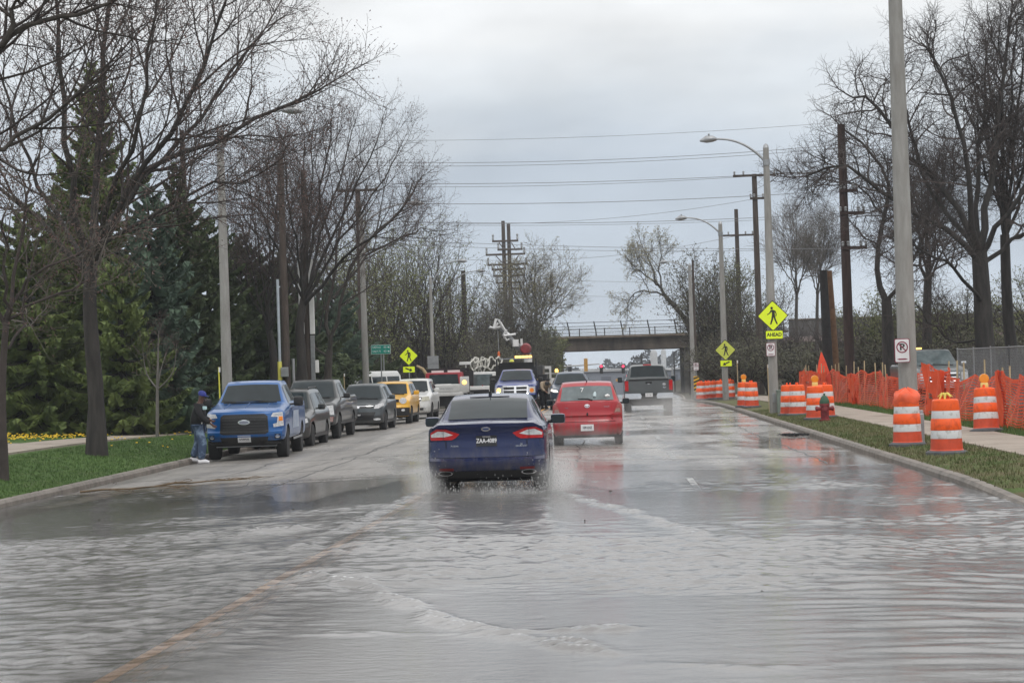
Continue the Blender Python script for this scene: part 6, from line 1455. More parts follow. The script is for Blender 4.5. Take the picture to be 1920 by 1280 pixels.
# ------------------------------------------------------------------ spruces
M_sp1 = mat('dark_spruce_needles', (.036, .056, .020), .7, col2=(.085, .118, .042), vscale=1.6)
M_sp2 = mat('blue_spruce_needles', (.040, .074, .050), .7, col2=(.10, .155, .10), vscale=1.6)
M_sp3 = mat('yellow_green_spruce_needles', (.055, .085, .020), .7, col2=(.145, .19, .044), vscale=1.4)
def spruce(label, px, Y, top, rad, seed, m, dens=1.0, base=.25, group='spruces behind the left lawn'):
    b = spot(px, Y); h = z_at(px, top, Y) - b.z; g = random.Random(seed); o = thing('spruce_tree', label, 'tree', b, group=group)
    q = MB(); q.tube([(0, 0, -.3), (0, 0, h*.5), (0, 0, h*.98)], [.12 + h*.012, .08 + h*.004, .015], M_barkd, 8); q.build('trunk', o, 60)
    V = []; F = []; BV = []; BF = []; z = base
    while z < h*.99:
        f = z/h; rr = 1.18*rad*((1 - f)**.72*(.92 + .16*math.sin(z*2.1 + seed)) + .02); nb = max(4, int(9*dens*(1 - .45*f)))
        a0 = g.uniform(0, 6.28)
        for k in range(nb):
            a = a0 + 2*math.pi*k/nb + g.uniform(-.25, .25); L = rr*g.uniform(.62, 1.25)*(1 + .18*math.sin(a*2 + seed)); c, s_ = math.cos(a), math.sin(a); dr = g.uniform(.22, .42)*(1 - .8*f); up0 = .55*f
            P = []
            for i in range(7):
                t_ = i/6; P.append(Vector((c*L*t_, s_*L*t_, z + L*(-dr*math.sin(t_*1.9)*1.0 + up0*t_ + .16*t_**3))))
            tri_tube(BV, BF, P, .02 + .006*L, .006)
            n = max(6, int(L*38*dens))
            for j in range(n):
                t_ = .12 + .88*(j + g.random())/n; ff = t_*6; i = min(int(ff), 5); p = P[i].lerp(P[i + 1], ff - i); d = (P[i + 1] - P[i]).normalized(); wdt = L*.30*(1 - .72*t_) + .10
                for sd_ in (-1, 1):
                    tx = Vector((-s_*sd_, c*sd_, 0)); ln = wdt*g.uniform(.5, 1.1)
                    e1 = p + tx*ln*.8 + d*ln*.55 + Vector((0, 0, -ln*g.uniform(.15, .75))); mid = (p + e1)*.5; wd = (.014 + .018*g.random()); nrm = Vector((g.gauss(0, .5), g.gauss(0, .5), 1)).normalized(); sv = (e1 - p).cross(nrm).normalized()*wd; oo = len(V)
                    V += [p, mid + sv + Vector((0, 0, -.02)), e1, mid - sv + Vector((0, 0, -.02))]; F.append((oo, oo + 1, oo + 2, oo + 3))
                    dn = Vector((g.gauss(0, .04), g.gauss(0, .04), -g.uniform(.06, .2))); oo = len(V)
                    V += [p, mid, e1, mid + dn]; F.append((oo, oo + 1, oo + 2, oo + 3))
        z += g.uniform(.34, .52)*(1 - .40*f)
    q = MB(); q.add(BV, BF, M_barkd); q.add(V, F, m); q.build('foliage', o)
for args in (('yellow green spruce in the yard left of the large dark tree', 62, 66, 380, 2.5, 1, M_sp3), ('tall spruce with a narrow top rising behind the large dark tree', 190, 71, 112, 2.4, 2, M_sp3), ('green spruce just right of the large dark trunk', 232, 65, 470, 2.0, 3, M_sp3), ('blue green spruce left of the sapling', 290, 69, 345, 2.6, 4, M_sp2), ('dark spruce right of the sapling', 345, 74, 300, 2.4, 5, M_sp1), ('dark green spruce behind the man in the blue cap', 398, 78, 400, 2.6, 6, M_sp1), ('dark spruce behind the bright blue pickup', 460, 88, 430, 2.8, 7, M_sp1), ('dark spruce behind the charcoal pickup', 535, 96, 470, 2.9, 8, M_sp1), ('blue green spruce right of the white guard strips', 628, 104, 520, 2.8, 9, M_sp2), ('dark spruce left of the yellow green one near the house', -20, 76, 470, 2.6, 10, M_sp1), ('dark spruce behind the gap left of the large dark trunk', 128, 80, 350, 2.7, 14, M_sp1), ('dark spruce far behind the white van', 668, 116, 590, 2.8, 15, M_sp1), ('dark spruce between the first two dark bare trees', 495, 102, 520, 2.8, 16, M_sp1), ('small dark spruce deep behind the three dark bare trees', 585, 110, 560, 2.6, 17, M_sp1), ('low dark spruce deep behind the blue green one', 315, 84, 480, 2.8, 18, M_sp1)):
    spruce(*args)
for k, (px, Y, top) in enumerate(((20, 74, 690), (100, 73, 680), (160, 76, 680), (355, 82, 690), (420, 88, 690), (480, 92, 680), (560, 94, 680), (620, 98, 680), (255, 75, 700))):
    shrub('dark evergreen bush, %s from the left along the foot of the spruces' % (ORD[k] if k else 'first'), px, Y, 3.6, max(1.6, hgt(px, top, Y)), 300 + k, M_sp1, 7, .10, stems=12, name='evergreen_bush', cat='bush', group='evergreen bushes under the spruces')
# sapling
b = spot(295, 61.5); t_ = Tree('sapling', 'slender young tree with grey forked stem in front of the spruces', 'tree', b, 91, mat('sapling_bark', (.13, .12, .11), .85, var=.2), M_twigb, M_bud, 1, .022)
cf = dict(max=3, n=(0, 6, 4), ang=(40, 38, 40), len=(3, .75, .4), rad=(.1, .012, .007), wig=(.1, .1, .15), up=(.05, .07, .04), tip=.004, st=(.3, .2, .1), seg=(7, 5, 4, 3))
P = path([(295, 812, 0), (295, 740, 0), (296, 690, 0), (297, 640, 0), (298, 620, 0)], 61.5, 9); P[0] = b; t_.grow(P[:5], .055, .045, 0, dict(cf, max=0)); t_.grow(P[4:], .035, .015, 1, cf)
for lp in ([(295, 728, 0), (280, 710, .2), (272, 690, .3), (268, 660, .3)], [(295, 730, 0), (312, 715, -.2), (325, 695, -.3), (330, 665, -.3)], [(295, 735, 0), (300, 700, .3), (312, 660, .4)]): t_.grow(path(lp, 61.5, 6), .028, .012, 1, cf)
t_.done()
# far blue tree line beyond the bridge
g_ = random.Random(3); q = MB(); V = []; F = []
for k in range(9000):
    x = g_.uniform(-70, 130); y = 520 + g_.uniform(0, 30); top = 5.4 + 1.3*math.sin(x*.21) + .9*math.sin(x*.67 + 1) + .5*math.sin(x*1.7); z = H(x, 520) + top*g_.random()**.6
    a = Vector((g_.gauss(0, 1), g_.gauss(0, .3), g_.gauss(0, 1))).normalized(); b_ = Vector((-a.z, 0, a.x)); s_ = g_.uniform(.25, .6); c = Vector((x, y, z)); oo = len(V); V += [c - a*s_, c + b_*s_*.6, c + a*s_, c - b_*s_*.6]; F.append((oo, oo + 1, oo + 2, oo + 3))
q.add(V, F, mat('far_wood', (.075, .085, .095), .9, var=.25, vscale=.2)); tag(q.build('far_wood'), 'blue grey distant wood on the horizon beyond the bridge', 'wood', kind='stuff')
# ================================================================== WORK TRUCKS
def wheels4(g, xs, ys, r, w):
    for y in ys:
        for x in xs:
            q = MB(); q.lathe([(r*.6, -w/2), (r*.93, -w/2), (r, -w*.3), (r, w*.3), (r*.93, w/2), (r*.6, w/2)], M_tyre, 20, (0, 0, 0), 'x'); wh = q.build('wheel', g, 30, (x, y, r))
            q = MB(); q.lathe([(r*.6, -w*.4), (r*.6, w*.4), (r*.2, w*.45), (.01, w*.45)], M_rim, 16, (0, 0, 0), 'x', Matrix.Scale(1 if x > 0 else -1, 4, (1, 0, 0))); q.build('rim', wh)
p = spot(832, 100)
g = thing('flatbed_truck', 'white fronted work truck with red trimmed dark cab window next to the white suv', 'truck', p)
M_trw = mat('truck_white', (.60, .60, .59), .45, var=.08); M_trr = mat('truck_red', (.34, .02, .03), .45, var=.1)
q = MB(); q.box((0, .3, 1.24), (1.95, .9, .42), M_trw, bev=.06); q.box((0, -.02, .96), (2.0, .5, .18), M_trw, bev=.04); q.build('hood', g, 40)
o = q = MB().prism(rect(-.86, 1.10, .80, 1.38), -.185, -.14, M_trw).build('front_panel', g); text('lettering', 'CITY WRECKING', .14, mat('faint_grey_ink', (.30, .31, .33), .5, var=.1), o, T((-.02, -.19, 1.23)), sx=1.0)
q = MB(); q.box((0, 1.4, 1.66), (1.82, 1.5, .75), M_trr, bev=.10); q.build('cab', g, 40)
q = MB(); q.prism([(-.76, 1.42), (.76, 1.42), (.70, 1.94), (-.70, 1.94)], .622, .64, M_glass); q.build('windshield', g)
q = MB(); q.box((0, .58, 1.43), (.75, .1, .07), M_white); q.build('dash_plate', g)
q = MB(); q.box((0, 2.25, 2.16), (2.35, .12, .16), M_black)
for sg in (-1, 1): q.box((sg*1.12, 2.25, 1.4), (.12, .12, 1.5), M_black)
q.box((1.15, 2.1, 1.7), (.5, .3, .75), M_black); q.box((-1.2, 2.1, 1.7), (.45, .3, .7), M_black); q.build('headache_rack', g)
for x in (-.42, .40): q = MB(); q.box((x, 2.16, 2.08), (.62, .06, .12), M_white); q.build('rack_light', g)
q = MB(); q.tube([(-1.45, 1.9, 2.42), (-1.15, 1.9, 2.25), (-.95, 1.9, 1.95), (-.98, 1.9, 1.5)], [.05, .08, .09, .07], mat('tan_hose', (.35, .27, .15), .7, var=.2), 8); q.build('hose', g, 60)
q = MB(); q.lathe([(.02, -.2), (.13, -.19), (.15, -.12), (.10, 0)][::-1], M_lens, 14, (-.62, .0, 1.48), 'y'); q.build('headlight', g, 40)
q = MB(); q.box((1.08, -.05, 1.42), (.44, .3, .78), M_trw, bev=.03); q.build('lamp_box', g, 40); q = MB(); q.lathe([(.02, -.24), (.10, -.23), (.11, -.18)][::-1], M_glowA, 14, (1.08, 0, 1.52), 'y'); q.build('amber_lamp', g)
q = MB(); q.box((0, .6, .62), (1.95, 1.4, .5), M_dark); q.box((0, 4, .8), (2.2, 5, .3), M_black); q.build('chassis', g); wheels4(g, (-.85, .85), (.5, 4.5), .45, .3)
# white derrick truck with coiled hoses
p = spot(897, 107); g = thing('utility_truck', 'white utility truck carrying coiled hoses above its cab behind the dark blue sedan', 'truck', p)
q = MB(); q.box((0, .5, 1.02), (1.95, 1.1, .52), M_trw, bev=.10); q.build('hood', g, 40)
q = MB(); q.box((0, 1.75, 1.52), (1.85, 1.6, 1.02), M_trw, bev=.12); q.build('cab', g, 40)
q = MB(); q.prism([(-.80, 1.30), (.80, 1.30), (.74, 1.90), (-.74, 1.90)], .925, .945, M_glass2); q.build('windshield', g)
q = MB(); q.prism([(-.6, .85), (.6, .85), (.6, 1.1), (-.6, 1.1)], -.07, -.04, M_black); q.build('grille', g); q = MB(); q.box((0, -.12, .62), (2.0, .2, .22), M_steel, bev=.04); q.build('bumper', g)
for sg in (-1, 1): q = MB(); q.lathe([(.02, -.1), (.11, -.09), (.12, .0)][::-1], M_lens, 12, (sg*.78, 0, .98), 'y'); q.build('headlight', g)
for sg in (-1, 1): q = MB(); q.box((sg*1.12, 1.05, 1.45), (.2, .12, .36), M_black, bev=.04); q.build('mirror', g)
q = MB(); q.box((-.30, .15, 1.26), (.05, .03, .16), M_trr, rz=.5); q.box((.25, .12, 1.24), (.05, .03, .2), M_trr, rz=-.4); q.build('red_marking', g)
M_hose = mat('dirty_white_hose', (.50, .49, .45), .7, var=.3, vscale=7); rg_ = random.Random(12)
for k in range(9):
    cx, cz, r_ = rg_.uniform(-.35, 1.05), rg_.uniform(2.25, 2.62), rg_.uniform(.16, .36); tl_ = rg_.uniform(.6, 1.0)
    q = MB(); q.tube([(cx + r_*tl_*math.cos(R(a))*(1 + .25*math.sin(R(a*3) + k)), 2.4 + .12*math.sin(R(a*2)) + k*.05, cz + r_*1.0*math.sin(R(a))*(1 + .3*math.cos(R(a*2) + k*2)) + .05*math.sin(R(a*5))) for a in range(0, 361, 24)], .045, M_hose, 6, False); q.build('hose_coil', g, 60)
q = MB(); q.box((-.78, 2.3, 2.52), (.62, .3, .16), M_trw, bev=.03); q.tube([(-.75, 2.3, 2.45), (-.75, 2.3, 1.9)], .04, M_trw, 6); q.build('tool_rack', g)
q = MB(); q.box((0, 2.5, .55), (1.9, 5.0, .4), M_dark); q.box((0, 4.2, 1.3), (2.2, 3.2, 1.2), M_black); q.build('chassis', g); wheels4(g, (-.85, .85), (.6, 4.6), .45, .3)
# boom crane
p = spot(978, 122); Yb = 122; g = thing('crane_truck', 'crane truck raising a white lattice headed boom with a red pivot above the tow truck', 'crane', p)
def bx(px, py): a = at(px, py, Yb); return Vector((a.x - p.x, 0, a.z - p.z))
M_boom = mat('boom_white', (.66, .66, .66), .5, var=.15)
q = MB(); q.tube([bx(992, 668), bx(962, 640), bx(936, 612)], [.22, .16, .11], mat('boom_grey', (.20, .205, .21), .6, var=.2), 8); q.build('boom', g, 40)
q = MB(); q.lathe([(.02, -.4), (.26, -.36), (.36, 0), (.3, .36), (.02, .4)], mat('dark_maroon_drum', (.20, .02, .025), .6, var=.3, vscale=5), 14, bx(986, 654) + Vector((0, -.35, 0)), 'y'); q.build('pivot_drum', g, 30)
q = MB()
for pts in (([(926, 616), (930, 598), (936, 600), (940, 614), (930, 616), (918, 613)]), ([(938, 604), (946, 618), (952, 626), (945, 634)]), ([(934, 606), (928, 614), (940, 612), (948, 622), (956, 628)]), ([(945, 629), (955, 628), (967, 626)]), ([(950, 618), (944, 628), (950, 638), (958, 634)])):
    q.tube([bx(*a) + Vector((0, -.2 + .05*i, 0)) for i, a in enumerate(pts)], .075, M_boom, 6)
q.build('boom_head', g, 60)
q = MB(); q.box(bx(967, 643) + Vector((0, -.3, 0)), (.34, .3, .42), M_boom, rz=.2); q.build('winch', g); q = MB(); q.tube([bx(979, 648) + Vector((0, -.5, 0)), bx(978, 635) + Vector((0, -.5, 0))], .07, M_boom, 6); q.build('lever', g)
q = MB(); q.tube([bx(933, 614), bx(935.5, 664)], .022, M_steel, 5); q.build('cable', g); q = MB(); q.lathe([(.02, 0), (.08, .08), (.07, .3), (.02, .38)], mat('hook_orange', (.7, .14, .03), .5, var=.1), 10, bx(935.5, 670)); q.build('hook', g)
q = MB(); q.box((.2, 1.6, 1.5), (2.3, 4.5, 1.9), M_black, bev=.05); q.tube([(.45, 0, 2.2), bx(990, 668)], .25, M_boom, 8); q.build('deck', g, 40); wheels4(g, (-.9, .9), (.2, 3.4), .5, .3)
# white lift truck far behind
p = spot(1022, 126); g = thing('service_truck', 'far white service truck with ladder rack and amber beacon left of the teal suv', 'truck', p); s_ = FPX/126
q = MB(); q.box((0, 1.2, 1.15), (2.2, 2.4, 1.0), M_trw, bev=.05); q.build('body', g, 40); q = MB(); q.prism([(-.55, 1.66), (-.42, 1.66), (-.42, 2.25), (.32, 2.25), (.32, 1.66), (.45, 1.66), (.45, 2.42), (-.55, 2.42)], -.1, .1, M_trw); q.box((-.05, .05, 1.98), (.8, .1, .10), M_trw); q.build('rack', g)
q = MB(); q.box((.95, .1, 1.95), (1.1, .12, .10), M_steel); q.build('bar', g); q = MB(); q.lathe([(.10, 0), (.10, .16), (.04, .22)], M_glowA, 12, (.78, .05, 2.02)); q.build('beacon', g)
q = MB(); q.lathe([(.02, -.06), (.18, -.02), (.14, .4), (.03, .62)], M_white, 10, (-.95, -.2, 1.75)); q.build('bucket', g, 40)
q = MB(); q.box((0, 1.5, .5), (1.9, 3.0, .4), M_dark); q.build('chassis', g); wheels4(g, (-.85, .85), (.3, 2.6), .42, .28)
# ================================================================== PEOPLE
def skin(name, verts, edges, rad, m, parent, root=0, sub=1):
    me = bpy.data.meshes.new(name); me.from_pydata([tuple(v) for v in verts], edges, [])
    o = bpy.data.objects.new(name, me); COL.objects.link(o)
    md = o.modifiers.new('s', 'SKIN'); md.use_smooth_shade = True
    for i, r_ in enumerate(rad):
        me.skin_vertices[0].data[i].radius = (r_, r_) if not hasattr(r_, '__len__') else r_
        me.skin_vertices[0].data[i].use_root = (i == root)
    s2 = o.modifiers.new('d', 'SUBSURF'); s2.levels = sub; s2.render_levels = sub
    dg = bpy.context.evaluated_depsgraph_get(); nm = bpy.data.meshes.new_from_object(o.evaluated_get(dg))
    o.modifiers.clear(); o.data = nm; nm.materials.clear(); nm.materials.append(m); nm.shade_smooth(); nm.name = name; o.parent = parent
    return o
def person(label, loc, rz, J, skinm, coat, pants, shoes, hat=None, group=None, hatm=None, sleeve=1.0):
    g = thing('person', label, 'person', loc, rz, group)
    V, E, RD, idx = [], [], [], {}
    def add(n, p, r_, par=None):
        idx[n] = len(V); V.append(Vector(p)); RD.append(r_)
        if par: E.append((idx[par], idx[n]))
    add('pelvis', J['pelvis'], (.15, .11)); add('belly', J['belly'], (.15, .115), 'pelvis'); add('chest', J['chest'], (.165, .115), 'belly'); add('neck', J['neck'], .058, 'chest'); add('jaw', J['jaw'], (.066, .075), 'neck'); add('skull', J['head'], (.078, .095), 'jaw'); add('crown', J['top'], (.05, .06), 'skull')
    for s_ in ('l', 'r'):
        add('sho' + s_, J['sho' + s_], .062, 'chest'); add('elb' + s_, J['elb' + s_], .042, 'sho' + s_); add('wri' + s_, J['wri' + s_], .027, 'elb' + s_)
        w = Vector(J['wri' + s_]); d = (w - Vector(J['elb' + s_])).normalized(); sd = d.orthogonal().normalized(); up = d.cross(sd)
        add('palm' + s_, w + d*.055, (.036, .018), 'wri' + s_)
        for k, (o_, L) in enumerate(((-.030, .062), (-.010, .075), (.010, .07), (.028, .055))):
            b0 = w + d*.085 + sd*o_; add('k%d' % k + s_, b0, .010, 'palm' + s_); add('f%d' % k + s_, b0 + d*L*.5 + up*.01, .0088, 'k%d' % k + s_); add('t%d' % k + s_, b0 + d*L*.85 + up*.034, .0075, 'f%d' % k + s_)
        add('th0' + s_, w + d*.045 - sd*.036 + up*.012, .011, 'palm' + s_); add('th1' + s_, w + d*.085 - sd*.052 + up*.024, .009, 'th0' + s_)
        add('hip' + s_, J['hip' + s_], .09, 'pelvis'); add('kne' + s_, J['kne' + s_], .06, 'hip' + s_); add('ank' + s_, J['ank' + s_], .04, 'kne' + s_)
    body = skin('body', V, E, RD, skinm, g)
    h = Vector(J['head']); f = Vector(J['face']).normalized(); upv = (Vector(J['top']) - Vector(J['jaw'])).normalized(); sdv = upv.cross(f).normalized()
    q = MB(); q.tube([h + f*.088 - upv*.0, h + f*.118 - upv*.035], [.010, .018], skinm, 6)
    for s_ in (-1, 1): q.tube([h + sdv*s_*.078 + upv*.01, h + sdv*s_*.092 - upv*.03], [.022, .014], skinm, 6)
    q.build('face_relief', g, 60)
    q = MB()
    for s_ in (-1, 1): q.tube([h + f*.086 + sdv*s_*.032 + upv*.012, h + f*.094 + sdv*s_*.032 + upv*.012], [.012, .008], M_sblk, 6)
    q.build('eyes', g); q = MB(); q.tube([h + f*.088 - upv*.07 - sdv*.025, h + f*.096 - upv*.072, h + f*.088 - upv*.07 + sdv*.025], .009, mat('lips', (.16, .06, .05), .6, var=.1), 5); q.build('mouth', g, 60)
    # coat
    V2 = [V[idx[n]] for n in ('pelvis', 'belly', 'chest', 'neck')]; V2[0] = V2[0] - (V2[1] - V2[0])*.75; V2[3] = V2[2].lerp(V2[3], .85)
    E2 = [(0, 1), (1, 2), (2, 3)]; R2 = [(.22, .19), (.235, .195), (.235, .175), .105]
    for s_ in ('l', 'r'):
        b0 = len(V2); a_, b_, c_ = V[idx['sho' + s_]], V[idx['elb' + s_]], V[idx['wri' + s_]]
        V2 += [a_, b_, b_.lerp(c_, .9*sleeve)]; E2 += [(2, b0), (b0, b0 + 1), (b0 + 1, b0 + 2)]; R2 += [.105, .085, .068]
    skin('jacket', V2, E2, R2, coat, g)
    V3 = [V[idx['pelvis']] + Vector((0, 0, .02))]; E3 = []; R3 = [(.17, .135)]
    for s_ in ('l', 'r'):
        b0 = len(V3); a_, b_, c_ = V[idx['hip' + s_]], V[idx['kne' + s_]], V[idx['ank' + s_]]
        V3 += [a_, a_.lerp(b_, .5), b_, b_.lerp(c_, .55), b_.lerp(c_, .98)]; E3 += [(0, b0)] + [(b0 + i, b0 + i + 1) for i in range(4)]; R3 += [.135, .13, .115, .11, .10]
    skin('trousers', V3, E3, R3, pants, g)
    for s_ in ('l', 'r'):
        a_ = Vector(J['ank' + s_]); td = Vector(J['toe' + s_]) - a_; q = MB(); t_ = Vector(J['toe' + s_])
        q.tube([a_ - Vector((td.x, td.y, 0)).normalized()*.06 + Vector((0, 0, -.02)), a_ + Vector((0, 0, -.03)), a_.lerp(t_, .5) + Vector((0, 0, .0)), t_], [.05, .062, .056, .036], shoes, 9); q.build('shoe', g, 60)
    if hat == 'cap':
        M = Matrix((f.cross(upv).normalized(), f, upv)).transposed().to_4x4()
        q = MB(); q.lathe([(.100, -.01), (.104, .03), (.092, .075), (.06, .105), (.01, .115)], hatm, 16, h + upv*.035, M=M); q.build('cap', g, 60)
        q = MB(); q.lathe([(.02, 0), (.085, 0), (.09, .008), (.02, .012)], hatm, 16, h + f*.085 + upv*.035, M=M); q.build('cap_brim', g, 60)
    elif hat == 'hard':
        q = MB(); q.lathe([(.14, 0), (.115, .01), (.108, .06), (.07, .11), (.01, .125)], hatm, 16, h + upv*.04); q.build('hard_hat', g, 60)
    else:
        q = MB(); q.lathe([(.088, -.02), (.098, .03), (.085, .08), (.05, .105), (.01, .112)], mat('dark_hair', (.015, .012, .01), .8, var=.2), 14, h + upv*.02 - f*.012); q.build('hair', g, 60)
    return g
M_skinD = mat('dark_brown_skin', (.10, .045, .03), .5, var=.1); M_skinL = mat('tan_skin', (.36, .20, .14), .5, var=.1)
M_jkt = mat('black_jacket', (.008, .008, .010), .8, var=.3); M_jean = mat('faded_jeans', (.045, .075, .14), .85, col2=(.24, .33, .45), vscale=4.5, lo=.48, hi=.68); M_shoe = mat('white_trainers', (.70, .70, .72), .6, var=.08)
p = spot(374, 49.2)
g = person('man in blue cap, black jacket and faded jeans stepping off the left kerb', (p.x, p.y, p.z), 0,
   dict(pelvis=(0, 0, .93), belly=(.0, 0, 1.10), chest=(.01, 0, 1.33), neck=(.05, 0, 1.48), jaw=(.09, 0, 1.55), head=(.115, 0, 1.635), top=(.10, 0, 1.725), face=(.96, -.15, -.25),
        shol=(.0, .20, 1.40), elbl=(.05, .25, 1.13), wril=(.27, .16, 1.05), shor=(.02, -.20, 1.40), elbr=(.12, -.26, 1.14), wrir=(.36, -.20, .96),
        hipl=(-.01, .10, .88), knel=(-.02, .11, .50), ankl=(-.19, .11, .13), hipr=(.01, -.10, .88), kner=(.12, -.11, .49), ankr=(.06, -.12, .08), toel=(-.03, .11, .05), toer=(.27, -.13, .04)),
   M_skinD, M_jkt, M_jean, M_shoe, 'cap', hatm=mat('royal_blue_cap', (.02, .035, .26), .6, var=.1))
q = MB(); q.box((.19, -.125, 1.36), (.13, .03, .085), mat('pale_chest_patch', (.42, .60, .62), .6, var=.15), rz=.9, bev=.012); q.build('chest_patch', g); q = MB(); q.box((.12, -.17, .98), (.03, .02, .07), M_white, bev=.005); q.build('key_tag', g)
p = spot(1019, 95)
person('stooping person in tan jacket and dark trousers between the tow truck and the teal suv', p, R(-60),
   dict(pelvis=(0, 0, .86), belly=(.10, 0, 1.0), chest=(.26, 0, 1.15), neck=(.38, 0, 1.24), jaw=(.44, 0, 1.26), head=(.50, 0, 1.31), top=(.55, 0, 1.38), face=(.6, 0, -.8),
        shol=(.26, .2, 1.18), elbl=(.36, .25, .93), wril=(.52, .15, .80), shor=(.26, -.2, 1.18), elbr=(.38, -.25, .93), wrir=(.52, -.14, .82),
        hipl=(0, .1, .82), knel=(.10, .13, .46), ankl=(-.02, .14, .08), hipr=(0, -.1, .82), kner=(.16, -.12, .47), ankr=(.12, -.13, .08), toel=(.16, .16, .04), toer=(.30, -.15, .04)),
   M_skinL, mat('tan_jacket', (.42, .33, .23), .8, var=.12), mat('dark_trousers', (.014, .014, .018), .8, var=.2), M_sblk)
p = spot(966, 100); zt = z_at(966, 675, 100) - 1.80
stand = dict(pelvis=(0, 0, .95), belly=(0, 0, 1.12), chest=(0, 0, 1.34), neck=(.02, 0, 1.52), jaw=(.04, 0, 1.60), head=(.05, 0, 1.68), top=(.05, 0, 1.77), face=(1, 0, -.2), shol=(0, .2, 1.42), elbl=(.02, .27, 1.16), wril=(.2, .22, 1.08), shor=(0, -.2, 1.42), elbr=(.02, -.27, 1.16), wrir=(.22, -.2, 1.1), hipl=(0, .1, .9), knel=(.02, .1, .5), ankl=(0, .1, .08), hipr=(0, -.1, .9), kner=(.02, -.1, .5), ankr=(0, -.1, .08), toel=(.2, .12, .04), toer=(.2, -.12, .04))
person('worker in lime hi-vis vest standing up on the tow truck deck under the amber lights', (p.x, 98.0, max(zt, p.z)), R(-100), stand, M_skinL, mat('lime_vest', (.50, .72, .04), .7, var=.1, emit=(.5, .75, .02), estr=.06), MATS['dark_trousers'], M_sblk, 'hard', hatm=M_fyg2)
q = MB(); q.box((0, 0, -.06), (1.9, 2.2, .1), M_steel); q.box((0, -.6, -.5), (.2, .2, .9), M_dark); q.box((0, .6, -.5), (.2, .2, .9), M_dark); o = q.build('work_platform', loc=(p.x, 98.0, max(zt, p.z))); tag(o, 'grey steel deck the lime vested worker stands on', 'platform')
# ================================================================== SPRAY THROWN UP BY THE WHEELS
def spray(label, c, d, dens, seed, nscale=2.2, anis=.0):
    m = bpy.data.materials.new('spray_mist'); m.use_nodes = True; t = m.node_tree; t.nodes.clear(); o_ = nn(t, 'ShaderNodeOutputMaterial'); v = nn(t, 'ShaderNodeVolumePrincipled'); v.inputs['Color'].default_value = (.93, .93, .92, 1); v.inputs['Anisotropy'].default_value = anis
    tc_ = nn(t, 'ShaderNodeTexCoord'); mp_ = nn(t, 'ShaderNodeMapping'); mp_.inputs['Location'].default_value = (-1, -1, -.5); mp_.inputs['Scale'].default_value = (2, 2, 1.5)
    t.links.new(tc_.outputs['Generated'], mp_.inputs[0]); ln = nn(t, 'ShaderNodeVectorMath', operation='LENGTH'); t.links.new(mp_.outputs[0], ln.inputs[0])
    fo = nn(t, 'ShaderNodeMapRange'); fo.inputs[1].default_value = .95; fo.inputs[2].default_value = .15; fo.inputs[3].default_value = 0; fo.inputs[4].default_value = 1; t.links.new(ln.outputs['Value'], fo.inputs[0])
    nz_ = noise(t, tc_.outputs['Object'], nscale, 4, .65); nr = nn(t, 'ShaderNodeMapRange'); nr.inputs[1].default_value = .42; nr.inputs[2].default_value = .70; nr.inputs[3].default_value = .1; nr.inputs[4].default_value = 1; t.links.new(nz_, nr.inputs[0])
    m1_ = nn(t, 'ShaderNodeMath', operation='MULTIPLY'); t.links.new(fo.outputs[0], m1_.inputs[0]); t.links.new(nr.outputs[0], m1_.inputs[1])
    m2_ = nn(t, 'ShaderNodeMath', operation='MULTIPLY'); m2_.inputs[1].default_value = dens; t.links.new(m1_.outputs[0], m2_.inputs[0]); t.links.new(m2_.outputs[0], v.inputs['Density']); t.links.new(v.outputs[0], o_.inputs['Volume'])
    bm = bmesh.new(); bmesh.ops.create_uvsphere(bm, u_segments=16, v_segments=10, radius=1.0)
    for w in bm.verts: w.co = Vector((w.co.x*d[0], w.co.y*d[1], max(w.co.z, -.33)*d[2] + .33*d[2]))
    me = bpy.data.meshes.new('water_spray'); bm.to_mesh(me); bm.free(); me.materials.append(m)
    o = bpy.data.objects.new('water_spray', me); COL.objects.link(o); o.location = c; tag(o, label, 'spray', kind='stuff')
M_drop = mat('water_drop', (.55, .55, .54), .15, var=.1); M_drop.node_tree.nodes['Principled BSDF'].inputs['Alpha'].default_value = .5
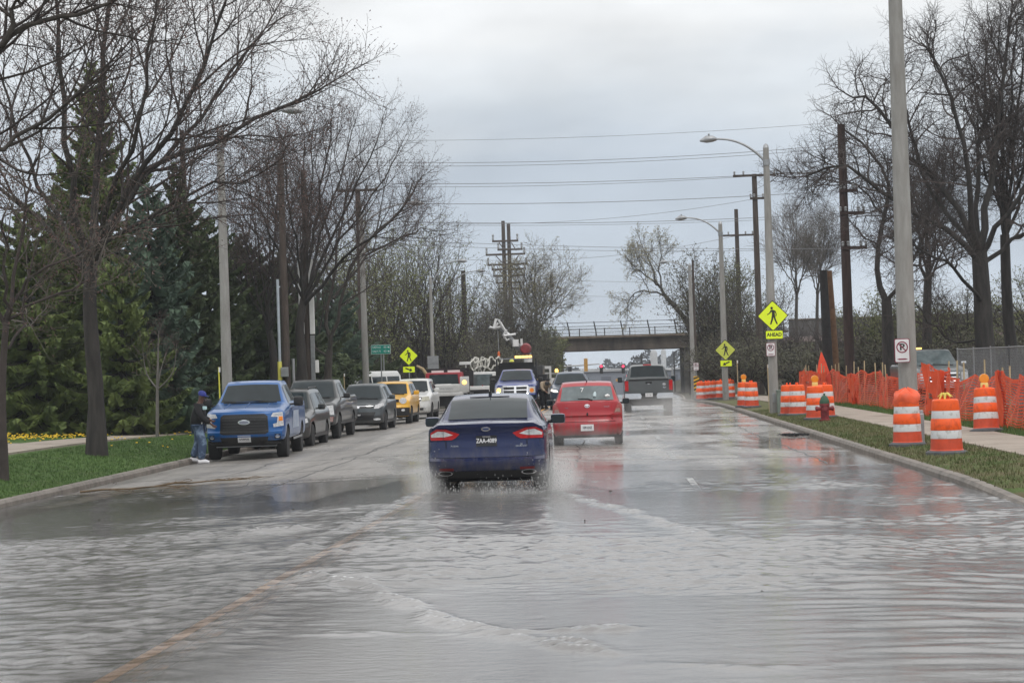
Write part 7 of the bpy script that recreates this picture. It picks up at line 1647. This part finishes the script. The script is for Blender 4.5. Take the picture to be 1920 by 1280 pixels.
def drops(label, boxes, n, seed):
    g = random.Random(seed); q = MB()
    for k in range(n):
        c, d = boxes[k % len(boxes)]; p = Vector((c[0] + g.gauss(0, d[0]), c[1] + g.gauss(0, d[1]), c[2] + abs(g.gauss(0, d[2])))); r_ = g.uniform(.002, .0065)*(1.6 if g.random() < .1 else 1); L = r_*g.uniform(1.2, 3.5)
        q.add([p + Vector((r_, 0, 0)), p + Vector((-r_, 0, 0)), p + Vector((0, r_, 0)), p + Vector((0, -r_, 0)), p + Vector((0, 0, L)), p + Vector((0, 0, -L))], [(0, 2, 4), (2, 1, 4), (1, 3, 4), (3, 0, 4), (2, 0, 5), (1, 2, 5), (3, 1, 5), (0, 3, 5)], M_drop)
    tag(q.build('water_drops'), label, 'spray', kind='stuff')
xs_ = at(914, 900, 30.6).x
spray('mist thrown up by the left rear wheel of the dark blue sedan', (xs_ - .95, 30.9, -.02), (.40, 1.6, .48), 2.0, 1); spray('mist thrown up by the right rear wheel of the dark blue sedan', (xs_ + 1.06, 31.0, -.02), (.46, 1.8, .56), 2.2, 2)
spray('low mist trailing over the water behind the dark blue sedan', (xs_ + .05, 29.9, -.04), (1.4, 1.2, .18), .6, 3)
spray('mist around the wheels of the red hatchback', (at(1103, 820, 48).x, 48.2, -.04), (1.25, 1.6, .45), .5, 4); spray('long mist trailing behind the grey pickup', (at(1232, 760, 78).x, 76, -.04), (1.9, 8, .7), .17, 5, 1.2); spray('mist drifting right of the grey pickup', (at(1275, 760, 82).x, 81, -.04), (1.3, 5, .9), .15, 6, 1.2)
drops('water drops splashing behind the wheels of the dark blue sedan', [((xs_ - .85, 30.5, .0), (.14, .35, .22)), ((xs_ + .95, 30.5, .0), (.17, .35, .25)), ((xs_, 30.2, -.0), (.6, .3, .09)), ((xs_ + .3, 30.3, -.0), (.5, .2, .10))], 2200, 5)
drops('water drops jumping from the bubbling spot left of the yellow line', [((ground(505, 1000, 0).x, ground(505, 1000, 0).y, -.06), (.16, .2, .07))], 120, 6)

# ================================================================== DAMP AIR
M_haze = bpy.data.materials.new('damp_air'); M_haze.use_nodes = True; t = M_haze.node_tree; t.nodes.clear()
o_ = nn(t, 'ShaderNodeOutputMaterial'); v = nn(t, 'ShaderNodeVolumePrincipled'); v.inputs['Color'].default_value = (.86, .91, .97, 1); v.inputs['Density'].default_value = .00032; t.links.new(v.outputs[0], o_.inputs['Volume'])
q = MB(); q.box((0, 494, 11.5), (720, 1020, 35), M_haze); tag(q.build('haze'), 'thin damp haze over the whole street', 'haze', kind='stuff')
